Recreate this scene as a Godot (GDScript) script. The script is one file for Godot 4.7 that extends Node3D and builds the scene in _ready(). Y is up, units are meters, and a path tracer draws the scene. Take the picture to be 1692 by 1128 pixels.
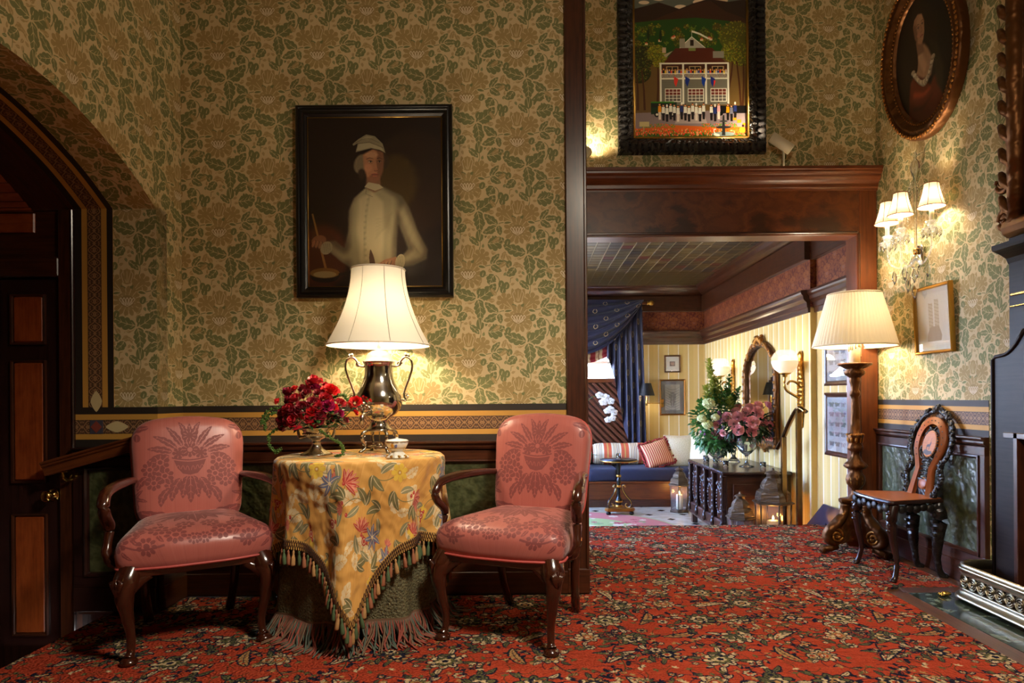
extends Node3D

# ---------------------------------------------------------------- globals
var M := {}
var used := {}
var rng := RandomNumberGenerator.new()
const TT := 6.28318530718

# a picture drawn in code: scan-converted shapes, wrapping round the edges if asked
class Cv:
	var im: Image
	var w: int
	var h: int
	var k := 1.0
	var wrap := false
	var off := Vector2.ZERO
	var src: Image = null      # when set, shapes copy this picture in place of a flat colour
	func _init(ww: int, hh: int, c: Color, scale := 1.0, wr := false):
		w = ww; h = hh; k = scale; wrap = wr
		im = Image.create_empty(w, h, false, Image.FORMAT_RGB8)
		im.fill(c)
	func span(x0: int, x1: int, y: int, c: Color):
		if x1 < x0: return
		if wrap:
			var yy := posmod(y, h)
			if x1 - x0 >= w:
				im.fill_rect(Rect2i(0, yy, w, 1), c)
				return
			var a := posmod(x0, w)
			var n := x1 - x0 + 1
			if a + n <= w:
				im.fill_rect(Rect2i(a, yy, n, 1), c)
			else:
				im.fill_rect(Rect2i(a, yy, w - a, 1), c)
				im.fill_rect(Rect2i(0, yy, a + n - w, 1), c)
		elif y >= 0 and y < h:
			var p := maxi(x0, 0)
			var q := mini(x1, w - 1)
			if q >= p and src: im.blit_rect(src, Rect2i(p, y, q - p + 1, 1), Vector2i(p, y))
			elif q >= p: im.fill_rect(Rect2i(p, y, q - p + 1, 1), c)
	func poly(raw: PackedVector2Array, c: Color):
		var pts := raw
		if off != Vector2.ZERO:
			pts = PackedVector2Array()
			for p in raw: pts.append(p + off)
		var n := pts.size()
		if n < 3: return
		var lo := 1e9
		var hi := -1e9
		for p in pts:
			lo = minf(lo, p.y * k); hi = maxf(hi, p.y * k)
		for y in range(int(floor(lo)), int(ceil(hi)) + 1):
			var yc := y + 0.5
			var xs := []
			for i in n:
				var a := pts[i] * k
				var b := pts[(i + 1) % n] * k
				if (a.y <= yc) != (b.y <= yc):
					xs.append(a.x + (yc - a.y) / (b.y - a.y) * (b.x - a.x))
			xs.sort()
			for i in range(0, xs.size() - 1, 2):
				span(int(round(xs[i])), int(round(xs[i + 1])) - 1, y, c)
	func blob(x: float, y: float, rx: float, ry: float, rot: float, c: Color, n := 18):
		var p := PackedVector2Array()
		for i in n:
			var t := TAU * i / n
			p.append(Vector2(x, y) + Vector2(cos(t) * rx, sin(t) * ry).rotated(rot))
		poly(p, c)
	func rect(x: float, y: float, ww: float, hh: float, c: Color):
		poly(PackedVector2Array([Vector2(x, y), Vector2(x + ww, y), Vector2(x + ww, y + hh), Vector2(x, y + hh)]), c)
	func line(pts: Array, w0: float, w1: float, c: Color):
		var n := pts.size()
		for i in n - 1:
			var a: Vector2 = pts[i]
			var b: Vector2 = pts[i + 1]
			var d := (b - a).normalized().orthogonal()
			var p := lerpf(w0, w1, float(i) / (n - 1)) * 0.5
			var q := lerpf(w0, w1, float(i + 1) / (n - 1)) * 0.5
			poly(PackedVector2Array([a + d * p, b + d * q, b - d * q, a - d * p]), c)
	func curve(a: Vector2, b: Vector2, c2: Vector2, w0: float, w1: float, c: Color, n := 10):
		var pts := []
		for i in n + 1:
			var t := float(i) / n
			pts.append(a.lerp(b, t).lerp(b.lerp(c2, t), t))
		line(pts, w0, w1, c)
	# a leaf with lobed edges and light veins
	func leaf(x: float, y: float, ln: float, wd: float, ang: float, bend: float, lobes: int, c: Color, vein: Color, vw := 2.0):
		var n := 28
		var sp := []
		var p := Vector2(x, y)
		var L := PackedVector2Array()
		var Rr := PackedVector2Array()
		for i in n + 1:
			var t := float(i) / n
			var a := ang + bend * t
			if i > 0: p += Vector2(cos(a), sin(a)) * ln / n
			sp.append(p)
			var ww := wd * 0.5 * pow(sin(PI * pow(t, 0.8) * 0.97 + 0.03), 0.8)
			if lobes > 0:
				ww *= 0.80 + 0.30 * pow(absf(sin(PI * t * lobes)), 0.6)
			var d := Vector2(-sin(a), cos(a)) * ww
			L.append(p + d); Rr.append(p - d)
		Rr.reverse()
		L.append_array(Rr)
		poly(L, c)
		if vw > 0.0:
			line(sp.slice(0, n - 2), vw * 1.3, vw * 0.6, vein)
			if lobes > 0:
				for j in lobes:
					var i := int((j + 0.35) / lobes * n)
					if i < 2 or i > n - 5: continue
					var a := ang + bend * i / n
					for sgn in [-1.0, 1.0]:
						var e: Vector2 = sp[i] + Vector2(cos(a + sgn * 0.75), sin(a + sgn * 0.75)) * wd * 0.36
						line([sp[i], e], vw, vw * 0.4, vein)
	func rosette(x: float, y: float, r: float, n: int, c: Color, lines: Color, lw := 2.0, depth := 0.2, rot := 0.0):
		var p := PackedVector2Array()
		var m := n * 8
		for i in m:
			var t := TAU * i / m
			var rr := r * (1.0 - depth * pow(absf(cos(t * n * 0.5)), 3.0))
			p.append(Vector2(x, y) + Vector2(cos(t + rot), sin(t + rot)) * rr)
		poly(p, c)
		if lw > 0.0:
			for i in n:
				var t := TAU * i / n + rot
				line([Vector2(x, y) + Vector2(cos(t), sin(t)) * r * 0.45, Vector2(x, y) + Vector2(cos(t), sin(t)) * r * 0.86], lw, lw, lines)
	func soften(f: int):
		im.resize(maxi(w / f, 4), maxi(h / f, 4), Image.INTERPOLATE_LANCZOS)
		im.resize(w, h, Image.INTERPOLATE_CUBIC)
	func tex() -> ImageTexture:

		return ImageTexture.create_from_image(im)

func C(r: float, g: float, b: float) -> Color:
	return Color(r / 255.0, g / 255.0, b / 255.0)

# ---------------------------------------------------------------- meshes
func S(flat := false) -> SurfaceTool:
	var st := SurfaceTool.new()
	st.begin(Mesh.PRIMITIVE_TRIANGLES)
	st.set_smooth_group(-1 if flat else 0)
	return st

func tri(st: SurfaceTool, a: Vector3, b: Vector3, c: Vector3, ua := Vector2.ZERO, ub := Vector2.ZERO, uc := Vector2.ZERO):
	st.set_uv(ua); st.add_vertex(a)
	st.set_uv(ub); st.add_vertex(b)
	st.set_uv(uc); st.add_vertex(c)

func quad(st: SurfaceTool, a: Vector3, b: Vector3, c: Vector3, d: Vector3, ua: Vector2, ub: Vector2, uc: Vector2, ud: Vector2):
	tri(st, a, b, c, ua, ub, uc)
	tri(st, a, c, d, ua, uc, ud)

func face_uv(p: Vector3, n: Vector3, grain: int, o: Vector2) -> Vector2:
	var a := n.abs()
	var uv: Vector2
	var ax: int
	if a.z >= a.x and a.z >= a.y:
		uv = Vector2(p.x, -p.y); ax = 0 if grain != 1 else 1
	elif a.x >= a.y:
		uv = Vector2(-p.z, -p.y); ax = 0 if grain != 1 else 1
	else:
		uv = Vector2(p.x, p.z); ax = 1 if grain == 2 else 0
	if ax == 1: uv = Vector2(uv.y, uv.x)
	return uv - o

# a box with chamfered edges; uv in metres, grain = axis that the texture's u follows (0 x, 1 y, 2 z)
func box(st: SurfaceTool, c: Vector3, s: Vector3, bev := 0.0, grain := -1, xf := Transform3D.IDENTITY, o := Vector2.ZERO):
	if grain == -2:
		grain = s.max_axis_index()
	st.set_smooth_group(-1)
	var h := s * 0.5
	var b := minf(bev, minf(h.x, minf(h.y, h.z)) * 0.9)
	for ax in 3:
		for sg in [-1.0, 1.0]:
			var n := Vector3.ZERO
			n[ax] = sg
			var u := (ax + 1) % 3
			var v := (ax + 2) % 3
			var ps := []
			for q in [[-1, -1], [1, -1], [1, 1], [-1, 1]]:
				var p := Vector3.ZERO
				p[ax] = h[ax] * sg
				p[u] = (h[u] - b) * q[0]
				p[v] = (h[v] - b) * q[1]
				ps.append(p + c)
			if sg > 0: ps.reverse()
			var uvs := []
			for p in ps: uvs.append(face_uv(p, n, grain, o))
			quad(st, xf * ps[0], xf * ps[1], xf * ps[2], xf * ps[3], uvs[0], uvs[1], uvs[2], uvs[3])
	if b > 0.0:
		for ax in 3:
			var u := (ax + 1) % 3
			var v := (ax + 2) % 3
			for q in [[-1, -1], [1, -1], [1, 1], [-1, 1]]:
				var ps := []
				for e in [[0, -1], [0, 1], [1, 1], [1, -1]]:
					var p := Vector3.ZERO
					p[u] = (h[u] - (b if e[0] == 0 else 0.0)) * q[0]
					p[v] = (h[v] - (b if e[0] == 1 else 0.0)) * q[1]
					p[ax] = (h[ax] - b) * e[1]
					ps.append(p + c)
				if q[0] * q[1] > 0: ps.reverse()
				var n := Vector3.ZERO
				n[u] = q[0]; n[v] = q[1] * 0.9
				var uvs := []
				for p in ps: uvs.append(face_uv(p, n, grain, o))
				quad(st, xf * ps[0], xf * ps[1], xf * ps[2], xf * ps[3], uvs[0], uvs[1], uvs[2], uvs[3])
		for q in 8:
			var sg := Vector3(1 if q & 1 else -1, 1 if q & 2 else -1, 1 if q & 4 else -1)
			var ps := []
			for ax in 3:
				var p := (h - Vector3(b, b, b)) * sg
				p[ax] = h[ax] * sg[ax]
				ps.append(p + c)
			if sg.x * sg.y * sg.z > 0: ps.reverse()
			tri(st, xf * ps[0], xf * ps[1], xf * ps[2])

# revolve [r, y] pairs about y; ribs > 0 gives lobes
func lathe(st: SurfaceTool, prof: Array, seg := 24, xf := Transform3D.IDENTITY, ribs := 0, amp := 0.0, r0 := 0, r1 := 999):
	st.set_smooth_group(0)
	var acc := 0.0
	for i in prof.size() - 1:
		var a = prof[i]
		var b = prof[i + 1]
		var d := Vector2(a[0], a[1]).distance_to(Vector2(b[0], b[1]))
		for j in seg:
			var t0 := TAU * j / seg
			var t1 := TAU * (j + 1) / seg
			var f := func(r, y, t, ri):
				var rr: float = r
				if ribs > 0 and ri >= r0 and ri <= r1: rr *= 1.0 + amp * (absf(cos(t * ribs * 0.5)) - 0.6)
				return xf * Vector3(rr * cos(t), y, rr * sin(t))
			var p0: Vector3 = f.call(a[0], a[1], t0, i)
			var p1: Vector3 = f.call(a[0], a[1], t1, i)
			var p2: Vector3 = f.call(b[0], b[1], t1, i + 1)
			var p3: Vector3 = f.call(b[0], b[1], t0, i + 1)
			var ua := Vector2(t0 / TAU, acc)
			var ub := Vector2(t1 / TAU, acc)
			var uc := Vector2(t1 / TAU, acc + d)
			var ud := Vector2(t0 / TAU, acc + d)
			if a[0] > 1e-6: tri(st, p0, p1, p2, ua, ub, uc)
			if b[0] > 1e-6: tri(st, p0, p2, p3, ua, uc, ud)
		acc += d

# a tube along points; r is one radius or one for each point; oval flattens it
func tube(st: SurfaceTool, pts: Array, r, sides := 8, oval := 1.0, up := Vector3.UP, xf := Transform3D.IDENTITY, closed := false):
	st.set_smooth_group(0)
	var n := pts.size()
	var rings := []
	var acc := 0.0
	var accs := []
	for i in n:
		var a: Vector3 = pts[maxi(i - 1, 0)]
		var b: Vector3 = pts[mini(i + 1, n - 1)]
		if closed:
			a = pts[posmod(i - 1, n)]; b = pts[(i + 1) % n]
		var d := (b - a).normalized()
		var x := up.cross(d)
		if x.length() < 0.02: x = Vector3.RIGHT.cross(d)
		if x.length() < 0.02: x = Vector3.BACK.cross(d)
		x = x.normalized()
		var y := d.cross(x)
		var rr: float = r[i] if r is Array else r
		var ring := []
		for j in sides:
			var t := TAU * j / sides
			ring.append(pts[i] + x * cos(t) * rr + y * sin(t) * rr * oval)
		rings.append(ring)
		if i > 0: acc += (pts[i] as Vector3).distance_to(pts[i - 1])
		accs.append(acc)
	var m := n if closed else n - 1
	for i in m:
		var A = rings[i]
		var B = rings[(i + 1) % n]
		for j in sides:
			var k := (j + 1) % sides
			var u0 := float(j) / sides * 0.1
			var u1 := float(j + 1) / sides * 0.1
			quad(st, xf * A[j], xf * B[j], xf * B[k], xf * A[k], Vector2(accs[i], u0), Vector2(accs[(i + 1) % n], u0), Vector2(accs[(i + 1) % n], u1), Vector2(accs[i], u1))
	if not closed:
		for e in [0, n - 1]:
			var R = rings[e]
			for j in range(1, sides - 1):
				if e == 0: tri(st, xf * R[0], xf * R[j], xf * R[j + 1])
				else: tri(st, xf * R[0], xf * R[j + 1], xf * R[j])

# stacked copies of a closed outline (x, y of the plan); layers are [scale_x, scale_y, height]; the ends are capped
func loft(st: SurfaceTool, outline: Array, layers: Array, xf := Transform3D.IDENTITY, o := Vector2.ZERO, smooth := true, cen := Vector2.ZERO):
	st.set_smooth_group(0 if smooth else -1)
	var n := outline.size()
	# uv: the way over the surface from the middle of the last layer, so that a print does not stretch down the sides
	var far := []
	for j in n:
		var p: Vector2 = outline[j] - cen
		var row := []
		row.resize(layers.size())
		var d := 0.0
		for i in range(layers.size() - 1, -1, -1):
			var l = layers[i]
			var q := Vector2(p.x * l[0], p.y * l[1])
			if i == layers.size() - 1: d = q.length()
			else:
				var u = layers[i + 1]
				var q2 := Vector2(p.x * u[0], p.y * u[1])
				d += Vector2((q - q2).length(), l[2] - u[2]).length()
			var w := cen + p.normalized() * d
			row[i] = Vector2(w.x, -w.y) - o
		far.append(row)
	for i in layers.size() - 1:
		var a = layers[i]
		var b = layers[i + 1]
		for j in n:
			var k := (j + 1) % n
			var p: Vector2 = outline[j] - cen
			var q: Vector2 = outline[k] - cen
			var A := Vector3(p.x * a[0] + cen.x, p.y * a[1] + cen.y, a[2])
			var B := Vector3(q.x * a[0] + cen.x, q.y * a[1] + cen.y, a[2])
			var Cc := Vector3(q.x * b[0] + cen.x, q.y * b[1] + cen.y, b[2])
			var D := Vector3(p.x * b[0] + cen.x, p.y * b[1] + cen.y, b[2])
			quad(st, xf * A, xf * D, xf * Cc, xf * B, far[j][i], far[j][i + 1], far[k][i + 1], far[k][i])
	for e in [0, layers.size() - 1]:
		var a = layers[e]
		if a[0] < 0.001: continue
		var pl := PackedVector2Array()
		for p in outline: pl.append(Vector2((p.x - cen.x) * a[0] + cen.x, (p.y - cen.y) * a[1] + cen.y))
		var ix := Geometry2D.triangulate_polygon(pl)
		for t in range(0, ix.size(), 3):
			var p0 := pl[ix[t]]
			var p1 := pl[ix[t + 1]]
			var p2 := pl[ix[t + 2]]
			var ccw := (p1 - p0).cross(p2 - p0) > 0
			if ccw != (e == 0):
				var s := p1
				p1 = p2; p2 = s
			tri(st, xf * Vector3(p0.x, p0.y, a[2]), xf * Vector3(p1.x, p1.y, a[2]), xf * Vector3(p2.x, p2.y, a[2]), Vector2(p0.x, -p0.y) - o, Vector2(p1.x, -p1.y) - o, Vector2(p2.x, -p2.y) - o)

func plate(st: SurfaceTool, outline: Array, th: float, bev := 0.0, xf := Transform3D.IDENTITY):
	var cen := Vector2.ZERO
	for p in outline: cen += p / outline.size()
	if bev > 0.0:
		var r := 0.0
		for p in outline: r += (p - cen).length() / outline.size()
		var s := 1.0 - bev / r
		loft(st, outline, [[1, 1, 0], [1, 1, th - bev], [s, s, th]], xf, Vector2.ZERO, false, cen)
	else:
		loft(st, outline, [[1, 1, 0], [1, 1, th]], xf, Vector2.ZERO, false, cen)

# a moulding: profile [out, up] points swept from a to b; out = direction away from the wall
func mould(st: SurfaceTool, a: Vector3, b: Vector3, prof: Array, out: Vector3, up := Vector3.UP, o := Vector2.ZERO, flat := true):
	st.set_smooth_group(-1 if flat else 0)
	var L := a.distance_to(b)
	var acc := 0.0
	var flip := (b - a).cross(out).dot(up) < 0.0
	for i in prof.size() - 1:
		var p = out * prof[i][0] + up * prof[i][1]
		var q = out * prof[i + 1][0] + up * prof[i + 1][1]
		var d = p.distance_to(q)
		var ua := Vector2(0, acc) - o
		var ub := Vector2(L, acc) - o
		var uc := Vector2(L, acc + d) - o
		var ud := Vector2(0, acc + d) - o
		if flip: quad(st, a + p, b + p, b + q, a + q, ua, ub, uc, ud)
		else: quad(st, a + p, a + q, b + q, b + p, ua, ud, uc, ub)
		acc += d
	var pl := PackedVector2Array()
	for p in prof: pl.append(Vector2(p[0], p[1]))
	var ix := Geometry2D.triangulate_polygon(pl)
	for t in range(0, ix.size(), 3):
		var v := []
		for k in 3: v.append(out * pl[ix[t + k]].x + up * pl[ix[t + k]].y)
		tri(st, a + v[0], a + v[1], a + v[2], pl[ix[t]], pl[ix[t + 1]], pl[ix[t + 2]])
		tri(st, b + v[0], b + v[2], b + v[1], pl[ix[t]], pl[ix[t + 2]], pl[ix[t + 1]])

# a parametric sheet: f(u, v) gives a point, g(u, v) its uv
func sheet(st: SurfaceTool, nu: int, nv: int, f: Callable, g: Callable, flip := false):
	st.set_smooth_group(0)
	var P := []
	var U := []
	for i in nu + 1:
		var pr := []
		var ur := []
		for j in nv + 1:
			var u := float(i) / nu
			var v := float(j) / nv
			pr.append(f.call(u, v)); ur.append(g.call(u, v))
		P.append(pr); U.append(ur)
	for i in nu:
		for j in nv:
			if flip: quad(st, P[i][j], P[i + 1][j], P[i + 1][j + 1], P[i][j + 1], U[i][j], U[i + 1][j], U[i + 1][j + 1], U[i][j + 1])
			else: quad(st, P[i][j], P[i][j + 1], P[i + 1][j + 1], P[i + 1][j], U[i][j], U[i][j + 1], U[i + 1][j + 1], U[i + 1][j])

func ball(st: SurfaceTool, c: Vector3, r: Vector3, seg := 10, rings := 6, xf := Transform3D.IDENTITY):
	var pr := []
	for i in rings + 1:
		var t := PI * i / rings
		pr.append([sin(t) if i > 0 and i < rings else 0.0, -cos(t)])
	lathe(st, pr, seg, xf * Transform3D(Basis.from_scale(r), c))

func spiral(cen: Vector3, r0: float, r1: float, a0: float, turns: float, n: int, ax := Vector3.RIGHT, ay := Vector3.UP) -> Array:
	var out := []
	for i in n + 1:
		var t := float(i) / n
		var r := lerpf(r0, r1, t)
		var a := a0 + TAU * turns * t
		out.append(cen + ax * cos(a) * r + ay * sin(a) * r)
	return out

func smooth_path(p: Array, sub := 5) -> Array:
	var out := []
	var n := p.size()
	for i in n - 1:
		var a = p[maxi(i - 1, 0)]
		var b = p[i]
		var c = p[i + 1]
		var d = p[mini(i + 2, n - 1)]
		for k in sub:
			var t := float(k) / sub
			out.append(b.cubic_interpolate(c, a, d, t))
	out.append(p[n - 1])
	return out

func smooth_num(p: Array, sub := 5) -> Array:
	var out := []
	for i in p.size() - 1:
		for k in sub: out.append(lerpf(p[i], p[i + 1], smoothstep(0, 1, float(k) / sub)))
	out.append(p[-1])
	return out

func rrect(w: float, h: float, r: float, n := 5) -> Array:
	var out := []
	for q in 4:
		var c := Vector2((w / 2 - r) * (1 if q in [0, 3] else -1), (h / 2 - r) * (1 if q in [0, 1] else -1))
		for i in n + 1:
			var t := PI / 2 * (q + float(i) / n)
			out.append(c + Vector2(cos(t), sin(t)) * r)
	return out

# ---------------------------------------------------------------- nodes
func numbered(called: String) -> String:
	if not used.has(called):
		used[called] = 0
		return called
	used[called] += 1
	return "%s_%03d" % [called, used[called]]

func commit(st: SurfaceTool) -> ArrayMesh:
	st.generate_normals()
	st.generate_tangents()
	return st.commit()

func obj(called: String, st, m: Material, parent: Node = null) -> MeshInstance3D:
	var o := MeshInstance3D.new()
	o.mesh = commit(st) if st is SurfaceTool else st
	o.material_override = m
	o.cast_shadow = GeometryInstance3D.SHADOW_CASTING_SETTING_ON
	if parent == null:
		o.name = numbered(called)
		add_child(o)
	else:
		o.name = called
		parent.add_child(o, true)
	return o

func tag(o: Node, label: String, category := "", group := "", kind := "") -> Node:
	if label: o.set_meta("label", label)
	if category: o.set_meta("category", category)
	if group: o.set_meta("group", group)
	if kind: o.set_meta("kind", kind)
	return o

func thing(called: String, label: String, category: String, at := Vector3.ZERO, turn := 0.0, group := "") -> Node3D:
	var o := Node3D.new()
	o.name = numbered(called)
	add_child(o)
	o.position = at
	o.rotation.y = turn
	tag(o, label, category, group)
	return o

func struct(called: String, st, m: Material, label: String, category: String) -> MeshInstance3D:
	var o := obj(called, st, m)
	tag(o, label, category, "", "structure")
	return o

func copy(src: Node3D, label: String, at: Vector3, turn := 0.0) -> Node3D:
	var c: Node3D = src.duplicate()
	c.name = numbered(String(src.name))
	add_child(c)
	c.position = at
	c.rotation.y = turn
	c.set_meta("label", label)
	return c

func omni(parent: Node, at: Vector3, col: Color, e: float, size := 0.05):
	var l := OmniLight3D.new()
	l.name = "light"
	l.light_color = col
	l.light_energy = e
	l.light_size = size
	l.omni_range = 30.0
	l.omni_attenuation = 2.0
	l.shadow_enabled = true
	parent.add_child(l, true)
	l.position = at
	return l

func spot(parent: Node, at: Vector3, to: Vector3, col: Color, e: float, ang: float, size := 0.03):
	var l := SpotLight3D.new()
	l.name = "light"
	l.light_color = col
	l.light_energy = e
	l.light_size = size
	l.spot_range = 30.0
	l.spot_attenuation = 2.0
	l.spot_angle = ang
	l.spot_angle_attenuation = 0.6
	l.shadow_enabled = true
	parent.add_child(l, true)
	l.transform = Transform3D(Basis.looking_at(to - at, Vector3.UP if absf((to - at).normalized().y) < 0.98 else Vector3.RIGHT), at)
	return l

func mat(c: Color, rough := 0.5, metal := 0.0, tex: Texture2D = null, scale := Vector2.ONE) -> StandardMaterial3D:
	var m := StandardMaterial3D.new()
	m.albedo_color = c
	m.roughness = rough
	m.metallic = metal
	if tex: m.albedo_texture = tex
	m.uv1_scale = Vector3(scale.x, scale.y, 1)
	return m

func glow(c: Color, e: float) -> StandardMaterial3D:
	var m := mat(c, 0.6)
	m.emission_enabled = true
	m.emission = c
	m.emission_energy_multiplier = e
	return m

func bump(m: StandardMaterial3D, t: Texture2D, s := 1.0) -> StandardMaterial3D:
	m.normal_enabled = true
	m.normal_texture = t
	m.normal_scale = s
	return m

# ---------------------------------------------------------------- textures
func noise_img(w: int, h: int, freq: float, sd: int, oct := 4, type := FastNoiseLite.TYPE_SIMPLEX_SMOOTH) -> Image:
	var n := FastNoiseLite.new()
	n.seed = sd
	n.frequency = freq
	n.noise_type = type
	n.fractal_octaves = oct
	return n.get_seamless_image(w, h)

func noise_normal(w: int, h: int, freq: float, sd: int, s: float, oct := 3) -> ImageTexture:
	var im := noise_img(w, h, freq, sd, oct)
	im.convert(Image.FORMAT_RGBA8)
	im.bump_map_to_normal_map(s)
	return ImageTexture.create_from_image(im)

# streaks along u between the colours of a ramp
func grain_tex(cols: Array, sd: int, figure := 0.35, w := 512, h := 512, stretch := 12) -> ImageTexture:
	var a := noise_img(w / stretch, h, 0.045, sd, 5)
	a.resize(w, h, Image.INTERPOLATE_CUBIC)
	var b := noise_img(w, h, 0.012, sd + 7, 3)
	var f := noise_img(w / 4, h, 0.25, sd + 13, 2)
	f.resize(w, h, Image.INTERPOLATE_BILINEAR)
	var da := a.get_data()
	var db := b.get_data()
	var df := f.get_data()
	var out := PackedByteArray()
	out.resize(w * h * 3)
	var n := cols.size() - 1
	var lut := []
	for i in 256:
		var t := i / 255.0 * n
		var k := mini(int(t), n - 1)
		lut.append((cols[k] as Color).lerp(cols[k + 1], t - k))
	for i in w * h:
		var v := clampf((da[i] * (1.0 - figure) + db[i] * figure) * 0.9 + df[i] * 0.1, 0, 255)
		var c: Color = lut[int(v)]
		out[i * 3] = c.r8; out[i * 3 + 1] = c.g8; out[i * 3 + 2] = c.b8
	return ImageTexture.create_from_image(Image.create_from_data(w, h, false, Image.FORMAT_RGB8, out))

# cloudy mottling between colours
func mottle_tex(cols: Array, freq: float, sd: int, w := 256, oct := 5, contrast := 1.0, warp := false) -> ImageTexture:
	var nn := FastNoiseLite.new()
	nn.seed = sd; nn.frequency = freq; nn.fractal_octaves = oct
	if warp:
		nn.domain_warp_enabled = true
		nn.domain_warp_amplitude = 40.0
		nn.domain_warp_frequency = 0.02
	var d := nn.get_seamless_image(w, w).get_data()
	var out := PackedByteArray()
	out.resize(w * w * 3)
	var n := cols.size() - 1
	for i in w * w:
		var t := clampf((d[i] / 255.0 - 0.5) * contrast + 0.5, 0, 0.999) * n
		var k := int(t)
		var c := (cols[k] as Color).lerp(cols[k + 1], t - k)
		out[i * 3] = c.r8; out[i * 3 + 1] = c.g8; out[i * 3 + 2] = c.b8
	return ImageTexture.create_from_image(Image.create_from_data(w, w, false, Image.FORMAT_RGB8, out))

func paper_motif(c: Cv, x: float, y: float, ground: Color, green: Color, gold: Color, deep: Color):
	# offsets in a frame where the repeat is 640 wide and 567 high
	var tw := gold.lerp(ground, 0.12)
	# stems
	c.curve(Vector2(x + 62, y + 150), Vector2(x + 205, y + 160), Vector2(x + 200, y + 40), 6, 5, green)
	c.curve(Vector2(x + 200, y + 40), Vector2(x + 190, y - 14), Vector2(x + 110, y + 6), 5, 4, green)
	c.curve(Vector2(x - 66, y - 45), Vector2(x - 110, y - 60), Vector2(x - 150, y - 25), 6, 4, green)
	c.curve(Vector2(x + 56, y - 52), Vector2(x + 120, y - 50), Vector2(x + 190, y - 75), 6, 4, green)
	c.curve(Vector2(x + 62, y - 140), Vector2(x + 84, y - 170), Vector2(x + 76, y - 225), 6, 4, green)
	c.curve(Vector2(x - 100, y + 150), Vector2(x - 20, y + 120), Vector2(x + 60, y + 150), 6, 6, green)
	c.curve(Vector2(x + 10, y + 90), Vector2(x + 20, y + 140), Vector2(x - 20, y + 190), 5, 3, tw)
	c.curve(Vector2(x + 250, y - 60), Vector2(x + 282, y - 20), Vector2(x + 268, y + 55), 5, 3, green)
	c.curve(Vector2(x - 20, y + 250), Vector2(x - 60, y + 230), Vector2(x - 100, y + 190), 5, 3, tw)
	c.curve(Vector2(x + 170, y + 230), Vector2(x + 120, y + 260), Vector2(x + 84, y + 320), 5, 3, green)
	# brown leaflets fill the gaps
	for q in [[-78, 205, 2.4], [-46, 196, -2.2], [-26, 212, 0.3], [-76, 236, 1.2], [-6, 186, -0.6], [50, 104, -0.5], [84, 92, 0.5], [58, 78, -1.2], [-34, 236, -0.4], [-100, 190, -1.4], [120, 40, 0.9], [-118, 46, 2.4], [-96, 70, 1.2], [128, -20, -0.4], [-104, -4, 3.4], [0, 104, 1.9], [-30, 96, 2.2], [150, -150, 0.6], [-150, -120, 2.9], [-140, -150, 3.9], [-20, 260, 1.9], [14, 226, 0.6], [178, 250, 0.4]]:
		c.leaf(x + q[0], y + q[1], 58, 27, q[2], 0.3, 2, tw, ground, 2)
	# tulip and its two side flowers
	for s in [-1.0, 1.0]:
		c.rosette(x + s * 84, y - 110, 58, 8, gold, ground, 4, 0.18, s * 0.6)
		c.blob(x + s * 58, y - 86, 34, 26, s * 0.8, gold)
		c.line([Vector2(x + s * 40, y - 68), Vector2(x + s * 74, y - 112)], 4, 3, ground)
		c.line([Vector2(x + s * 44, y - 64), Vector2(x + s * 96, y - 96)], 4, 3, ground)
		c.leaf(x + s * 6, y - 56, 50, 24, -PI / 2 + s * 0.55, s * 0.3, 0, green, ground, 0)
	c.blob(x, y - 146, 40, 46, 0, gold)
	for s in [-1.0, 0.0, 1.0]:
		c.leaf(x + s * 18, y - 122, 74, 34, -PI / 2 + s * 0.28, 0, 0, gold, ground, 0)
		c.line([Vector2(x + s * 5, y - 110), Vector2(x + s * 24, y - 182)], 4, 3, ground)
	c.line([Vector2(x - 22, y - 112), Vector2(x - 36, y - 160), Vector2(x - 22, y - 182)], 4, 3, ground.lightened(0.15))
	c.line([Vector2(x + 22, y - 112), Vector2(x + 36, y - 160), Vector2(x + 22, y - 182)], 4, 3, ground.lightened(0.15))
	# the great flower
	c.rosette(x, y, 92, 14, gold, ground, 5, 0.2, 0.1)
	c.rosette(x, y, 60, 12, gold.lerp(ground, 0.12), ground, 3, 0.15, 0.3)
	c.blob(x, y, 44, 36, 0, gold.darkened(0.06))
	for s in [-2, -1, 0, 1, 2]:
		var p0 := Vector2(x + s * 9, y + 24)
		var p1 := Vector2(x + s * 19, y - 22)
		c.line([p0, p1 + Vector2(-8, 14), p1, p1 + Vector2(8, 14), p0], 4.5, 4.5, ground.lightened(0.3))
	c.line([Vector2(x - 34, y + 12), Vector2(x, y + 32), Vector2(x + 34, y + 12)], 4, 4, ground.lightened(0.25))
	# green leaves, each with a thin light edge
	var lf := func(px: float, py: float, ln: float, wd: float, an: float, be: float, lo: int, vw: float):
		c.leaf(px - cos(an) * 5, py - sin(an) * 5, ln + 12, wd + 12, an, be, lo, ground, ground, 0)
		c.leaf(px, py, ln * 0.96, wd * 0.9, an, be, lo, green, ground, vw * 0.7)
	lf.call(x - 128, y - 36, 114, 60, PI + 0.5, 0.35, 3, 4)
	lf.call(x - 132, y - 26, 106, 55, PI - 0.6, 0.35, 3, 4)
	lf.call(x - 126, y - 30, 66, 40, 1.2, 0.3, 2, 3)
	lf.call(x - 86, y - 46, 47, 16, -0.2, 0.2, 0, 0)
	lf.call(x + 150, y - 62, 91, 44, -1.15, 0.4, 3, 4)
	lf.call(x + 150, y - 60, 79, 47, 0.75, -0.4, 2, 4)
	lf.call(x + 176, y - 72, 87, 40, -0.2, 0.3, 2, 4)
	lf.call(x + 66, y - 54, 47, 18, 0.1, 0.2, 0, 0)
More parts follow.
